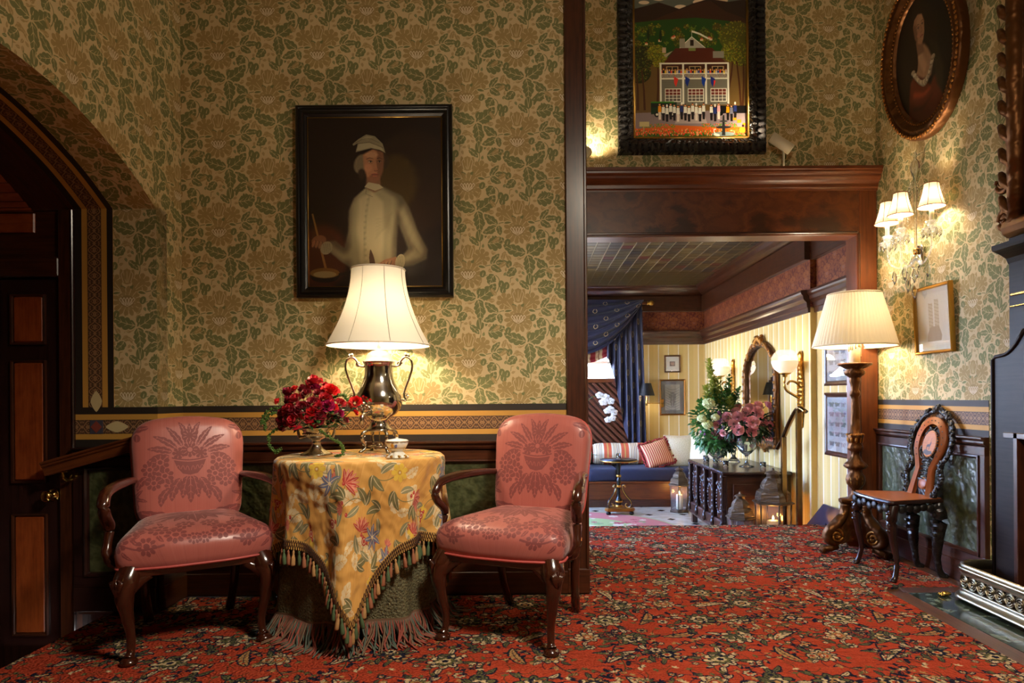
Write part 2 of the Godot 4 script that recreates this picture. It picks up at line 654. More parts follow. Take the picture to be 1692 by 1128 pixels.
	lf.call(x + 168, y + 4, 74, 69, PI - 0.7, -0.9, 3, 4)
	lf.call(x + 58, y + 156, 161, 88, -0.38, -0.6, 4, 5)
	lf.call(x + 60, y + 160, 142, 80, 1.2, 0.55, 4, 5)
	lf.call(x + 50, y + 146, 159, 79, PI + 0.1, 0.5, 4, 5)
	lf.call(x - 20, y + 240, 79, 58, 2.0, 0.8, 3, 4)
	lf.call(x + 126, y - 200, 117, 103, 0.2, -1.0, 4, 5)
	lf.call(x + 10, y - 240, 83, 42, 0.6, 0.3, 3, 4)
	c.blob(x + 75, y - 250, 25, 38, 0, green)
	c.line([Vector2(x + 75, y - 220), Vector2(x + 66, y - 282)], 3, 3, ground)
	c.line([Vector2(x + 75, y - 220), Vector2(x + 84, y - 282)], 3, 3, ground)
	c.leaf(x + 110, y - 235, 60, 18, -1.3, 0.2, 0, green, ground, 0)
	for b in [[94, -5, 0.4], [72, 112, 0.2], [-66, 78, 0.3], [212, 62, 0.0], [246, 72, 0.0], [222, 100, -0.3], [262, -66, 0.3]]:
		c.blob(x + b[0], y + b[1], 19, 24, b[2], green)
		c.line([Vector2(x + b[0] - 3, y + b[1] + 14), Vector2(x + b[0] + 3, y + b[1] - 8)], 5, 3, ground)

func wallpaper_tex() -> ImageTexture:
	var ground := C(204, 182, 136)
	var c := Cv.new(1024, 907, ground, 1.6, true)
	var gp := c.im.get_pixel(0, 0)
	for q in [[320.0, 283.5], [0.0, 0.0]]:
		paper_motif(c, q[0], q[1], ground, C(118, 120, 72), C(162, 138, 86), C(70, 84, 40))
	# small leaves wherever the ground still lies open
	var r := RandomNumberGenerator.new()
	r.seed = 6
	for i in 1500:
		var p := Vector2(r.randf() * 640, r.randf() * 567)
		var a := r.randf() * TAU
		var free := true
		for k in 9:
			var t := k / 8.0 * 30.0 - 4.0
			for s in [-9.0, 9.0]:
				var q = (p + Vector2(cos(a), sin(a)) * t + Vector2(-sin(a), cos(a)) * s) * 1.6
				if not c.im.get_pixel(posmod(int(q.x), 1024), posmod(int(q.y), 907)).is_equal_approx(gp): free = false
		if free:
			c.leaf(p.x, p.y, 27, 15, a, 0.4, 0, C(112, 122, 72) if i % 3 == 0 else C(164, 140, 90), ground, 2)
	c.im.resize(768, 680, Image.INTERPOLATE_LANCZOS)
	return c.tex()

func frieze_tex() -> ImageTexture:
	var ground := C(90, 22, 20)
	var c := Cv.new(512, 454, ground, 0.8, true)
	for q in [[320.0, 283.5], [0.0, 0.0]]:
		paper_motif(c, q[0], q[1], ground, C(128, 70, 32), C(140, 80, 36), C(100, 50, 30))
	return c.tex()

# printed border: black, ochre, figured brown, ochre, black across v
func border_tex() -> ImageTexture:
	var c := Cv.new(384, 512, C(38, 29, 22), 1.0, true)
	var oc := C(190, 140, 60)
	var br := C(78, 52, 32)
	var tan := C(150, 112, 74)
	c.wrap = false
	c.rect(0, 92, 384, 72, oc)
	c.rect(0, 348, 384, 72, oc)
	c.rect(0, 164, 384, 184, br)
	c.wrap = true
	for k in 2:
		var x0 := k * 192.0
		for s in [-1.0, 1.0]:
			var pts := []
			var pt2 := []
			for i in 17:
				var t := i / 16.0
				pts.append(Vector2(x0 + t * 192, 256 + s * (cos(t * TAU) * 0.5 + 0.5) * 78))
			c.line(pts, 13, 13, tan)
			for i in 9:
				var t := i / 8.0
				pt2.append(Vector2(x0 + 96 - 40 + t * 80, 256 + s * 92 - s * sin(t * PI) * 40))
			c.line(pt2, 5, 5, tan)
			for j in 3: c.blob(x0 + 96 + (j - 1) * 24, 256 + s * (68 - absf(j - 1) * 12), 8, 8, 0, tan)
		c.leaf(x0 + 40, 256, 60, 44, PI, 0, 3, tan, br, 3)
		c.leaf(x0 - 40, 256, 60, 44, 0, 0, 3, tan, br, 3)
		for j in 8: c.blob(x0 + cos(j * TAU / 8) * 34, 256 + sin(j * TAU / 8) * 44, 7, 7, 0, C(165, 120, 78))
		c.blob(x0 + 96, 256, 9, 26, 0, tan)
	c.im.resize(288, 384, Image.INTERPOLATE_LANCZOS)
	return c.tex()

func carpet_tex(n := 1280) -> ImageTexture:
	var red := C(160, 62, 42)
	var navy := C(34, 34, 46)
	var cream := C(190, 164, 124)
	var sage := C(92, 88, 58)
	var tan := C(160, 120, 76)
	var c := Cv.new(n, n, red, n / 1000.0, true)
	var r := RandomNumberGenerator.new()
	r.seed = 41
	# faint lengthwise variation of the wool
	for i in 150:
		c.rect(r.randf() * 1000, r.randf() * 1000, r.randf_range(60, 260), r.randf_range(4, 10), red.lerp(C(176, 84, 56), r.randf() * 0.4))
	for i in 90:
		c.rect(r.randf() * 1000, r.randf() * 1000, r.randf_range(60, 200), r.randf_range(4, 9), red.darkened(r.randf() * 0.16))
	# vines
	var hubs := []
	for i in 5:
		for j in 5:
			hubs.append(Vector2(i * 200 + (100 if j % 2 else 0) + r.randf_range(-28, 28), j * 200 + r.randf_range(-28, 28)))
	for hh in hubs:
		for q in 4:
			var a := r.randf() * TAU
			var e: Vector2 = hh + Vector2(cos(a), sin(a)) * r.randf_range(100, 190)
			var m: Vector2 = (hh + e) / 2 + Vector2(-sin(a), cos(a)) * r.randf_range(-70, 70)
			c.curve(hh, m, e, 5, 4, navy if r.randf() < 0.6 else sage.darkened(0.3), 12)
			for k in 3:
				var t := (k + 0.6) / 3.4
				var p: Vector2 = hh.lerp(m, t).lerp(m.lerp(e, t), t)
				var la := a + (1.2 if k % 2 else -1.2)
				var lc: Color = [sage, cream, navy, tan][r.randi() % 4]
				c.leaf(p.x, p.y, r.randf_range(26, 46), r.randf_range(14, 20), la, r.randf_range(-0.6, 0.6), 2, navy, red, 0)
				c.leaf(p.x, p.y, r.randf_range(20, 34), r.randf_range(8, 13), la, 0.3, 0, lc, navy, 1.5)
			c.rosette(e.x, e.y, r.randf_range(13, 20), 6, navy, red, 0, 0.3)
			c.rosette(e.x, e.y, r.randf_range(9, 13), 6, [cream, tan, cream][r.randi() % 3], red, 0, 0.3)
			c.blob(e.x, e.y, 4, 4, 0, red)
	# palmettes
	var idx := 0
	for hh in hubs:
		idx += 1
		var big := 1.08 if idx % 2 else 0.84
		var rot := r.randf() * TAU
		var pal: Array = [[navy, cream, tan, red, cream], [navy, sage, cream, navy, tan], [navy, tan, navy, cream, red], [navy, cream, sage, cream, navy]][idx % 4]
		if idx % 3 == 0:
			# sickle leaf
			c.leaf(hh.x - cos(rot) * 78, hh.y - sin(rot) * 78, 170, 50, rot, 0.8, 6, navy, red, 0)
			c.leaf(hh.x - cos(rot) * 72, hh.y - sin(rot) * 72, 154, 34, rot, 0.8, 6, cream if idx % 2 else tan, navy, 3)
			for k in 4: c.blob(hh.x + (k - 1.5) * cos(rot) * 28, hh.y + (k - 1.5) * sin(rot) * 28, 6, 6, 0, red)
			continue
		c.rosette(hh.x, hh.y, 68 * big, 9, pal[0], red, 0, 0.24, rot)
		c.rosette(hh.x, hh.y, 60 * big, 9, pal[1], pal[0], 3, 0.24, rot)
		c.rosette(hh.x, hh.y, 43 * big, 8, pal[0], red, 0, 0.26, rot + 0.3)
		c.rosette(hh.x, hh.y, 37 * big, 8, pal[2], pal[0], 0, 0.26, rot + 0.3)
		for k in 8:
			var a := rot + TAU * k / 8
			c.blob(hh.x + cos(a) * 48 * big, hh.y + sin(a) * 48 * big, 6 * big, 4 * big, a, red if k % 2 else navy)
		c.rosette(hh.x, hh.y, 22 * big, 6, pal[3], pal[0], 0, 0.25, rot)
		c.rosette(hh.x, hh.y, 13 * big, 5, pal[4], pal[0], 0, 0.25, rot)
		for k in 4:
			var a := rot + TAU * (k + 0.5) / 4
			c.leaf(hh.x + cos(a) * 60 * big, hh.y + sin(a) * 60 * big, 58 * big, 27 * big, a + 0.5, -0.9, 3, navy, red, 0)
			c.leaf(hh.x + cos(a) * 62 * big, hh.y + sin(a) * 62 * big, 48 * big, 17 * big, a + 0.5, -0.9, 2, sage if k % 2 else cream, navy, 2)
	for i in 30:
		var p := Vector2(r.randf(), r.randf()) * 1000
		var a := r.randf() * TAU
		c.rosette(p.x, p.y, 27, 7, navy, red, 0, 0.25, a)
		c.rosette(p.x, p.y, 22, 7, [tan, cream, sage][i % 3], navy, 2, 0.25, a)
		c.rosette(p.x, p.y, 11, 6, [navy, red][i % 2], navy, 0, 0.25, a)
		c.leaf(p.x + cos(a) * 30, p.y + sin(a) * 30, 70, 26, a + 0.5, -0.9, 3, navy, red, 0)
		c.leaf(p.x + cos(a) * 32, p.y + sin(a) * 32, 60, 17, a + 0.5, -0.9, 3, sage, navy, 2)
	# scattered sprigs
	for i in 310:
		var p := Vector2(r.randf(), r.randf()) * 1000
		var a := r.randf() * TAU
		var lc: Color = [cream, sage, tan, navy, sage, navy][i % 6]
		for k in 3:
			c.leaf(p.x, p.y, 19, 9, a + (k - 1) * 0.9, 0.2, 0, lc, red, 0)
		c.curve(p, p - Vector2(cos(a + 0.7), sin(a + 0.7)) * 30, p - Vector2(cos(a), sin(a)) * 62, 3.5, 2.5, navy if i % 2 else sage.darkened(0.3), 6)
	# the weave: every knot sits on a grid and wanders a little
	var d := c.im.get_data()
	var out := PackedByteArray()
	out.resize(d.size())
	var nz := noise_img(n, n, 0.2, 5, 2).get_data()
	for y in n:
		for x in n:
			var v := nz[y * n + x]
			var o := (posmod(y + (v % 5) - 2, n) * n + posmod(x + ((v / 5) % 5) - 2, n)) * 3
			var e := (y * n + x) * 3
			var f := 0.86 + 0.28 * v / 255.0
			out[e] = mini(255, int(d[o] * f)); out[e + 1] = mini(255, int(d[o + 1] * f)); out[e + 2] = mini(255, int(d[o + 2] * f))
	return ImageTexture.create_from_image(Image.create_from_data(n, n, false, Image.FORMAT_RGB8, out))

# damask: a basket of flowers; returns [colour, roughness]
func damask_tex() -> Array:
	var A := C(166, 90, 81)
	var B := C(120, 54, 52)
	var res := []
	for pass_no in 2:
		var g: Color = A if pass_no == 0 else Color(0.34, 0.34, 0.34)
		var m: Color = B if pass_no == 0 else Color(0.6, 0.6, 0.6)
		var c := Cv.new(720, 720, g, 0.72, true)   # 1000 units = 0.70 m
		if pass_no == 0:
			var r := RandomNumberGenerator.new()
			r.seed = 3
			for i in 260:
				var x := r.randf() * 1000
				c.rect(x, 0, r.randf_range(1.5, 4), 1000, g.lerp(A.lightened(0.18) if i % 2 else B, r.randf() * 0.22))
		for s in [-1.0, 1.0]:
			var X := func(x: float) -> float: return 500 + s * x
			# plumes of the bouquet, with clear ground between them
			for q in [[14, 300, 150, 40, -1.42, 0.25], [44, 306, 165, 40, -1.12, 0.35], [78, 320, 165, 42, -0.8, 0.5], [104, 344, 150, 44, -0.42, 0.5], [26, 240, 110, 34, -1.5, 0.6], [120, 372, 140, 46, -0.05, 0.6]]:
				c.leaf(X.call(q[0]), q[1], q[2], q[3], q[4] if s > 0 else PI - q[4], s * q[5], 4, m, g, 4)
			# flowers either side of the basket
			for q in [[176, 408, 56], [236, 452, 50], [150, 498, 54], [214, 540, 50], [112, 566, 42]]:
				c.rosette(X.call(q[0]), q[1], q[2], 8, m, g, 4, 0.2, q[0])
				c.rosette(X.call(q[0]), q[1], q[2] * 0.45, 6, g, m, 0, 0.2, q[0])
				c.blob(X.call(q[0]), q[1], q[2] * 0.26, q[2] * 0.26, 0, m)
			c.rosette(X.call(66), 352, 40, 7, m, g, 4, 0.2)
			# basket: narrow foot, spreading rim, arcaded side
			c.poly(PackedVector2Array([Vector2(500, 410), Vector2(X.call(96), 398), Vector2(X.call(78), 448), Vector2(X.call(44), 490), Vector2(500, 500)]), m)
			for k in 3:
				var bx := 16.0 + k * 27
				c.curve(Vector2(X.call(bx - 10), 470 - k * 6), Vector2(X.call(bx), 410), Vector2(X.call(bx + 11), 466 - k * 6), 3, 3, g, 8)
			c.curve(Vector2(X.call(108), 388), Vector2(X.call(60), 406), Vector2(500, 408), 7, 7, g)
			c.curve(Vector2(X.call(108), 380), Vector2(X.call(60), 398), Vector2(500, 400), 9, 9, m)
			# pendent leaves below
			c.leaf(X.call(16), 506, 150, 54, 1.25 if s > 0 else PI - 1.25, s * 0.2, 4, m, g, 4)
			c.leaf(X.call(56), 520, 160, 58, 0.85 if s > 0 else PI - 0.85, s * 0.7, 4, m, g, 4)
			c.leaf(X.call(130), 590, 120, 50, 0.7 if s > 0 else PI - 0.7, s * 0.9, 3, m, g, 4)
			c.leaf(X.call(250), 500, 110, 44, 0.5 if s > 0 else PI - 0.5, s * 0.9, 3, m, g, 4)
			# corner sprays and side scrolls
			c.leaf(X.call(240), 170, 190, 50, 0.2 if s > 0 else PI - 0.2, -s * 0.5, 5, m, g, 4)
			c.blob(X.call(310), 240, 20, 28, 0.3 * s, m)
			c.line([Vector2(X.call(310), 222), Vector2(X.call(310), 262)], 4, 4, g)
			for k in 6: c.leaf(X.call(330), 640, 80, 24, TAU * k / 6, 0.4, 2, m, g, 3)
			c.rosette(X.call(330), 640, 32, 6, m, g, 3)
			for k in 7: c.leaf(X.call(60 + k * 62), 830 - 40 * sin(k * 0.8), 150, 56, (-0.9 if s > 0 else PI + 0.9), s * 0.9, 3, m, g, 4)
			for k in 5: c.rosette(X.call(90 + k * 100), 920 + 20 * (k % 2), 56, 8, m, g, 4, 0.2)
		c.rosette(500, 330, 52, 10, m, g, 4, 0.2)
		c.blob(500, 330, 16, 16, 0, g)
		c.leaf(500, 290, 140, 44, -PI / 2, 0, 4, m, g, 4)
		c.rosette(500, 232, 46, 9, m, g, 4, 0.25)
		c.leaf(500, 505, 180, 60, PI / 2, 0, 4, m, g, 4)
		res.append(c.tex())
	return res

# damask for the seats: a fan of great leaves with scrolls about it
func damask_seat_tex() -> Array:
	var A := C(166, 90, 81)
	var B := C(120, 54, 52)
	var res := []
	for pass_no in 2:
		var g: Color = A if pass_no == 0 else Color(0.34, 0.34, 0.34)
		var m: Color = B if pass_no == 0 else Color(0.6, 0.6, 0.6)
		var c := Cv.new(720, 720, g, 0.72, true)
		var r := RandomNumberGenerator.new()
		r.seed = 3
		if pass_no == 0:
			for i in 260: c.rect(r.randf() * 1000, 0, r.randf_range(1.5, 4), 1000, g.lerp(A.lightened(0.18) if i % 2 else B, r.randf() * 0.22))
		for s in [-1.0, 1.0]:
			for k in 5:
				var an: float = 0.25 + k * 0.36
				var aa: float = an if s > 0 else PI - an
				c.leaf(500 + s * 24, 470, 250 - k * 12, 58, aa, s * 0.25, 0, m, g, 5)
			for k in 3:
				var an: float = -0.3 - k * 0.45
				c.leaf(500 + s * 24, 440, 200, 50, an if s > 0 else PI - an, s * 0.3, 0, m, g, 5)
			for q in [[330, 300, 60], [390, 420, 70], [300, 640, 66], [400, 620, 54], [360, 760, 72], [220, 800, 60], [440, 840, 60]]:
				c.rosette(500 + s * q[0], q[1], q[2], 8, m, g, 5, 0.2)
				c.rosette(500 + s * q[0], q[1], q[2] * 0.5, 6, g, m, 0, 0.2)
				c.blob(500 + s * q[0], q[1], q[2] * 0.28, q[2] * 0.28, 0, m)
				for k in 4: c.leaf(500 + s * (q[0] + cos(k * 1.5) * q[2]), q[1] + sin(k * 1.5) * q[2], q[2] * 1.1, 26, k * 1.5 if s > 0 else PI - k * 1.5, s * 0.9, 2, m, g, 3)
			for k in 3:
				var pts := []
				for i in 24:
					var t := i / 23.0
					pts.append(Vector2(500 + s * (300 + k * 50), 540 + k * 130) + Vector2(cos(t * 8.0 + k) * s, sin(t * 8.0 + k)) * lerpf(70, 12, t))
				c.line(pts, 16, 8, m)
			for q in [[70, 760, 58], [130, 880, 66], [300, 920, 60], [30, 920, 44]]:
				c.rosette(500 + s * q[0], q[1], q[2], 9, m, g, 4, 0.22)
				c.rosette(500 + s * q[0], q[1], q[2] * 0.5, 7, g, m, 0, 0.2)
				c.blob(500 + s * q[0], q[1], q[2] * 0.3, q[2] * 0.3, 0, m)
			c.curve(Vector2(500 + s * 70, 820), Vector2(500 + s * 260, 840), Vector2(500 + s * 340, 700), 14, 8, m)
			c.curve(Vector2(500 + s * 200, 940), Vector2(500 + s * 420, 960), Vector2(500 + s * 470, 780), 14, 8, m)
		c.rosette(500, 450, 84, 12, m, g, 5, 0.16)
		c.rosette(500, 450, 46, 9, g.lerp(m, 0.5), m, 3, 0.2)
		c.leaf(500, 480, 250, 60, PI / 2, 0, 0, m, g, 5)
		res.append(c.tex())
	return res

# gold cotton strewn with flowers, 1.0 m square
func cloth_tex() -> ImageTexture:
	var ground := C(204, 150, 72)
	var c := Cv.new(1024, 1024, ground, 1.024, true)
	var r := RandomNumberGenerator.new()
	r.seed = 19
	for i in 220:
		c.rect(r.randf() * 1000, r.randf() * 1000, r.randf_range(2, 5), r.randf_range(100, 400), ground.lerp([C(222, 174, 100), C(184, 128, 58)][i % 2], 0.35))
	var pale := C(214, 190, 146)
	var olive := C(116, 108, 66)
	var blue := C(104, 106, 130)
	var red := C(172, 52, 44)
	var pink := C(204, 116, 92)
	var yel := C(216, 178, 62)
	for i in 40:
		var p := Vector2((i % 6) * 166 + r.randf_range(20, 150), (i / 6) * 150 + r.randf_range(20, 140))
		var a := r.randf() * TAU
		c.leaf(p.x, p.y, 100, 60, a, 0.7, 5, pale, ground, 3)
		c.leaf(p.x, p.y, 80, 40, a + 2.4, -0.7, 4, pale, ground, 3)
	for i in 40:
		var p := Vector2((i % 8) * 125 + r.randf_range(0, 60), (i / 8) * 200 + r.randf_range(0, 120))
		var a := r.randf() * TAU
		var q := p + Vector2(cos(a), sin(a)) * 130
		c.curve(p, p + Vector2(cos(a + 0.9), sin(a + 0.9)) * 80, q, 4, 3, olive)
		c.leaf(p.x, p.y, 92, 36, a + 1.4, -0.8, 0, olive, pale, 3)
		c.leaf(p.x, p.y, 70, 26, a + 2.2, -0.8, 0, olive.darkened(0.1), pale, 3)
		c.leaf(p.x + cos(a) * 40, p.y + sin(a) * 40, 84, 30, a - 0.8, 0.6, 0, olive.lightened(0.12), pale, 3)
		for k in 3:
			var bd := q + Vector2(r.randf_range(-30, 30), r.randf_range(-30, 30))
			c.blob(bd.x, bd.y, 8, 9, 0, red)
			c.blob(bd.x - 2, bd.y - 2, 3, 3, 0, pink)
		if i % 5 == 0:
			for k in 7: c.leaf(q.x, q.y, 62, 22, TAU * k / 7 + a, 0.5, 0, blue, pale, 3)
			c.blob(q.x, q.y, 8, 8, 0, pale)
		elif i % 5 == 1:
			c.rosette(q.x, q.y, 42, 7, yel, ground, 3, 0.25, a)
			c.blob(q.x, q.y, 11, 11, 0, C(190, 140, 50))
			c.blob(q.x, q.y, 5, 5, 0, pale)
		elif i % 5 == 2:
			for k in 9: c.leaf(q.x, q.y, 66, 18, a - 1.2 + k * 0.3, 0.1, 0, pink if k % 2 else red, pale, 2)
		elif i % 5 == 3:
			c.blob(q.x, q.y, 19, 19, 0, red)
			c.blob(q.x, q.y, 13, 13, 0, pale)
			c.blob(q.x, q.y, 9, 9, 0, red)
		else:
			for k in 5: c.leaf(q.x, q.y, 36, 15, a + k * 0.45 - 0.9, 0.2, 0, pink, red, 2)
	return c.tex()

func wreath_tex() -> ImageTexture:
	var g := C(30, 30, 58)
	var c := Cv.new(256, 256, g, 1.0, true)
	for q in [[64.0, 64.0], [192.0, 192.0]]:
		for i in 22:
			var a := -PI / 2 + 0.45 + (TAU - 0.9) * i / 21.0
			c.blob(q[0] + cos(a) * 24, q[1] + sin(a) * 28, 7, 4, a + (0.9 if i % 2 else 2.2), C(190, 164, 116), 8)
		c.line([Vector2(q[0] - 9, q[1] + 36), Vector2(q[0] + 9, q[1] + 30)], 4, 3, C(190, 164, 116))
	return c.tex()

func stripes(cols: Array, w := 256) -> ImageTexture:   # [[width share, colour], ...] across u
	var tot := 0.0
	for q in cols: tot += q[0]
	var c := Cv.new(w, 8, Color.BLACK)
	var x := 0.0
	for q in cols:
		c.rect(x / tot * w, 0, q[0] / tot * w + 1, 8, q[1])
		x += q[0]
	return c.tex()

func portrait_tex() -> ImageTexture:
	var c := Cv.new(600, 780, C(24, 13, 7))
	c.blob(470, 300, 200, 240, 0, C(34, 21, 10))
	c.blob(400, 300, 90, 130, 0, C(52, 38, 14))
	c.blob(60, 640, 120, 150, 0, C(58, 24, 8))
	c.soften(24)
	# coat: the modelling of the cloth is softened, its outline stays crisp
	var k2 := Cv.new(600, 780, C(72, 63, 46))
	k2.poly(PackedVector2Array([Vector2(240, 320), Vector2(330, 325), Vector2(395, 372), Vector2(404, 440), Vector2(378, 560), Vector2(374, 780), Vector2(190, 780), Vector2(186, 520), Vector2(196, 400)]), C(108, 98, 73))
	k2.poly(PackedVector2Array([Vector2(425, 400), Vector2(470, 500), Vector2(520, 610), Vector2(505, 650), Vector2(430, 672), Vector2(420, 650), Vector2(474, 606), Vector2(440, 540), Vector2(405, 440)]), C(110, 99, 74))
	k2.poly(PackedVector2Array([Vector2(90, 580), Vector2(165, 628), Vector2(186, 600), Vector2(190, 655), Vector2(150, 660), Vector2(95, 615)]), C(104, 93, 69))
	k2.soften(16)
	k2.poly(PackedVector2Array([Vector2(226, 372), Vector2(288, 340), Vector2(335, 390), Vector2(340, 520), Vector2(328, 700), Vector2(236, 700), Vector2(216, 520)]), C(128, 116, 88))
	k2.poly(PackedVector2Array([Vector2(398, 420), Vector2(412, 470), Vector2(396, 600), Vector2(384, 600), Vector2(388, 500)]), C(66, 57, 41))
	k2.soften(12)
	c.src = k2.im
	c.poly(PackedVector2Array([Vector2(262, 320), Vector2(335, 318), Vector2(420, 362), Vector2(455, 420), Vector2(490, 520), Vector2(536, 610), Vector2(530, 655), Vector2(470, 685), Vector2(420, 690), Vector2(392, 690), Vector2(420, 636), Vector2(446, 606), Vector2(424, 545), Vector2(402, 490), Vector2(396, 600), Vector2(392, 780), Vector2(185, 780), Vector2(182, 690), Vector2(140, 660), Vector2(90, 615), Vector2(84, 570), Vector2(120, 565), Vector2(160, 600), Vector2(178, 520), Vector2(180, 430), Vector2(205, 370)]), C(0, 0, 0))
	c.src = null
	for k in 6: c.curve(Vector2(376 - k * 4, 440 + k * 12), Vector2(340 - k * 6, 470 + k * 14), Vector2(300, 470 + k * 18), 2, 1, C(92, 82, 60))
	for k in 4: c.curve(Vector2(470 + k * 10, 590 + k * 14), Vector2(490 + k * 6, 610 + k * 8), Vector2(480 + k * 6, 640 + k * 6), 2, 1, C(80, 70, 50))
	for i in 13:
		c.blob(268 - i * 1.6 - sin(i * 0.35) * 8, 374 + i * 26, 5, 5, 0, C(74, 65, 46), 8)
		c.blob(267 - i * 1.6 - sin(i * 0.35) * 8, 372 + i * 26, 4, 4, 0, C(136, 124, 94), 8)
	c.line([Vector2(276, 352), Vector2(262, 420), Vector2(252, 540), Vector2(246, 700)], 2, 2, C(86, 76, 55))
	# hair, neck and face
	c.blob(236, 214, 30, 46, 0.25, C(92, 80, 60))
	c.blob(240, 262, 16, 26, 0.0, C(40, 28, 18))
	c.blob(345, 202, 17, 32, 0, C(46, 34, 22))
	c.poly(PackedVector2Array([Vector2(262, 262), Vector2(322, 276), Vector2(330, 330), Vector2(296, 346), Vector2(258, 326)]), C(92, 62, 42))
	c.soften(4)
	c.poly(PackedVector2Array([Vector2(246, 170), Vector2(250, 230), Vector2(262, 272), Vector2(284, 298), Vector2(302, 302), Vector2(322, 286), Vector2(336, 250), Vector2(342, 200), Vector2(338, 160), Vector2(290, 146)]), C(132, 90, 62))
	c.poly(PackedVector2Array([Vector2(308, 150), Vector2(312, 230), Vector2(306, 300), Vector2(322, 286), Vector2(336, 250), Vector2(342, 200), Vector2(338, 160)]), C(96, 62, 42))
	c.poly(PackedVector2Array([Vector2(262, 282), Vector2(284, 262), Vector2(316, 262), Vector2(322, 282), Vector2(300, 304), Vector2(284, 300)]), C(104, 66, 46))
	c.blob(270, 232, 18, 20, 0, C(146, 98, 70))
	c.blob(285, 172, 30, 14, 0, C(146, 106, 76))
	c.soften(7)
	var ink := C(30, 18, 12)
	c.line([Vector2(262, 192), Vector2(276, 186), Vector2(293, 190)], 3.5, 2, C(58, 38, 26))
	c.line([Vector2(309, 190), Vector2(322, 186), Vector2(335, 193)], 3.5, 2, C(50, 32, 22))
	c.blob(279, 204, 8.5, 4.2, 0, C(150, 126, 98))
	c.blob(321, 204, 7.5, 3.8, 0, C(126, 102, 78))
	c.blob(281, 204, 4, 4, 0, ink)
	c.blob(321, 204, 3.6, 3.6, 0, ink)
	c.line([Vector2(269, 202), Vector2(280, 198), Vector2(291, 204)], 2.5, 2, ink)
	c.line([Vector2(311, 203), Vector2(322, 199), Vector2(331, 204)], 2.5, 2, ink)
	c.line([Vector2(272, 211), Vector2(282, 213), Vector2(290, 210)], 1.5, 1, C(90, 58, 40))
	c.line([Vector2(306, 196), Vector2(311, 222), Vector2(314, 236)], 2, 3, C(84, 52, 36))
	c.blob(304, 240, 9, 5, 0, C(128, 84, 58))
	c.line([Vector2(296, 245), Vector2(304, 248), Vector2(314, 242)], 3, 2, C(70, 40, 28))
	c.line([Vector2(286, 262), Vector2(300, 259), Vector2(314, 262)], 5, 4, C(118, 56, 46))
	c.line([Vector2(284, 264), Vector2(316, 264)], 2, 2, C(58, 26, 20))
	c.line([Vector2(290, 270), Vector2(310, 270)], 5, 4, C(132, 70, 56))
	# cap
	c.poly(PackedVector2Array([Vector2(214, 160), Vector2(224, 118), Vector2(204, 130), Vector2(200, 122), Vector2(226, 100), Vector2(262, 78), Vector2(300, 86), Vector2(336, 122), Vector2(348, 166), Vector2(330, 152), Vector2(284, 142), Vector2(236, 154)]), C(112, 102, 78))
	c.poly(PackedVector2Array([Vector2(218, 152), Vector2(228, 122), Vector2(276, 116), Vector2(330, 138), Vector2(342, 160), Vector2(320, 148), Vector2(280, 138), Vector2(238, 150)]), C(136, 126, 98))
	c.poly(PackedVector2Array([Vector2(240, 100), Vector2(264, 84), Vector2(294, 90), Vector2(270, 104)]), C(130, 120, 92))
	c.line([Vector2(212, 118), Vector2(244, 100), Vector2(282, 98), Vector2(322, 118)], 2.5, 2, C(82, 72, 52))
	c.line([Vector2(224, 120), Vector2(276, 114), Vector2(338, 140)], 2.5, 2.5, C(78, 68, 48))
	c.poly(PackedVector2Array([Vector2(252, 320), Vector2(270, 298), Vector2(318, 308), Vector2(338, 324), Vector2(300, 338)]), C(132, 121, 94))
	c.line([Vector2(262, 322), Vector2(258, 352), Vector2(290, 366)], 2, 2, C(76, 66, 46))
	# spoon, pan and hands
	c.line([Vector2(18, 442), Vector2(80, 712)], 8, 11, C(110, 80, 40))
	c.blob(72, 730, 66, 30, 0, C(20, 12, 7), 24)
	c.blob(72, 716, 66, 24, 0, C(98, 68, 24), 24)
	c.blob(72, 722, 52, 15, 0, C(128, 108, 70), 20)
	c.line([Vector2(134, 724), Vector2(290, 690)], 13, 9, C(22, 15, 11))
	c.leaf(292, 706, 98, 24, -PI / 2 - 0.2, 0.1, 0, C(56, 34, 18), ink, 0)
	c.blob(46, 566, 34, 24, -0.3, C(104, 68, 44))
	for k in 4:
		c.blob(24 + k * 15, 582 + k * 3, 8, 20, 0.35, C(70, 44, 28))
		c.blob(22 + k * 15, 580 + k * 3, 6.5, 18, 0.35, C(124 - k * 6, 82, 54))
	c.blob(80, 600, 26, 32, 0.5, C(118, 108, 84))
	for k in 4: c.curve(Vector2(66 + k * 9, 580), Vector2(70 + k * 9, 600), Vector2(72 + k * 8, 624), 2, 1, C(86, 77, 57))
	c.poly(PackedVector2Array([Vector2(300, 684), Vector2(340, 656), Vector2(392, 642), Vector2(408, 672), Vector2(380, 700), Vector2(330, 710)]), C(112, 74, 50))
	for k in 4:
		c.line([Vector2(320 + k * 16, 674 - k * 5), Vector2(304 + k * 17, 712 - k * 3)], 14, 11, C(66, 40, 26))
		c.line([Vector2(318 + k * 16, 672 - k * 5), Vector2(302 + k * 17, 708 - k * 3)], 11, 8, C(130 - k * 5, 88, 60))
	c.blob(410, 668, 22, 38, 0.2, C(126, 115, 88))
	for k in 3: c.curve(Vector2(398 + k * 10, 640), Vector2(404 + k * 8, 662), Vector2(400 + k * 8, 692), 2, 1, C(84, 75, 55))
	return c.tex()

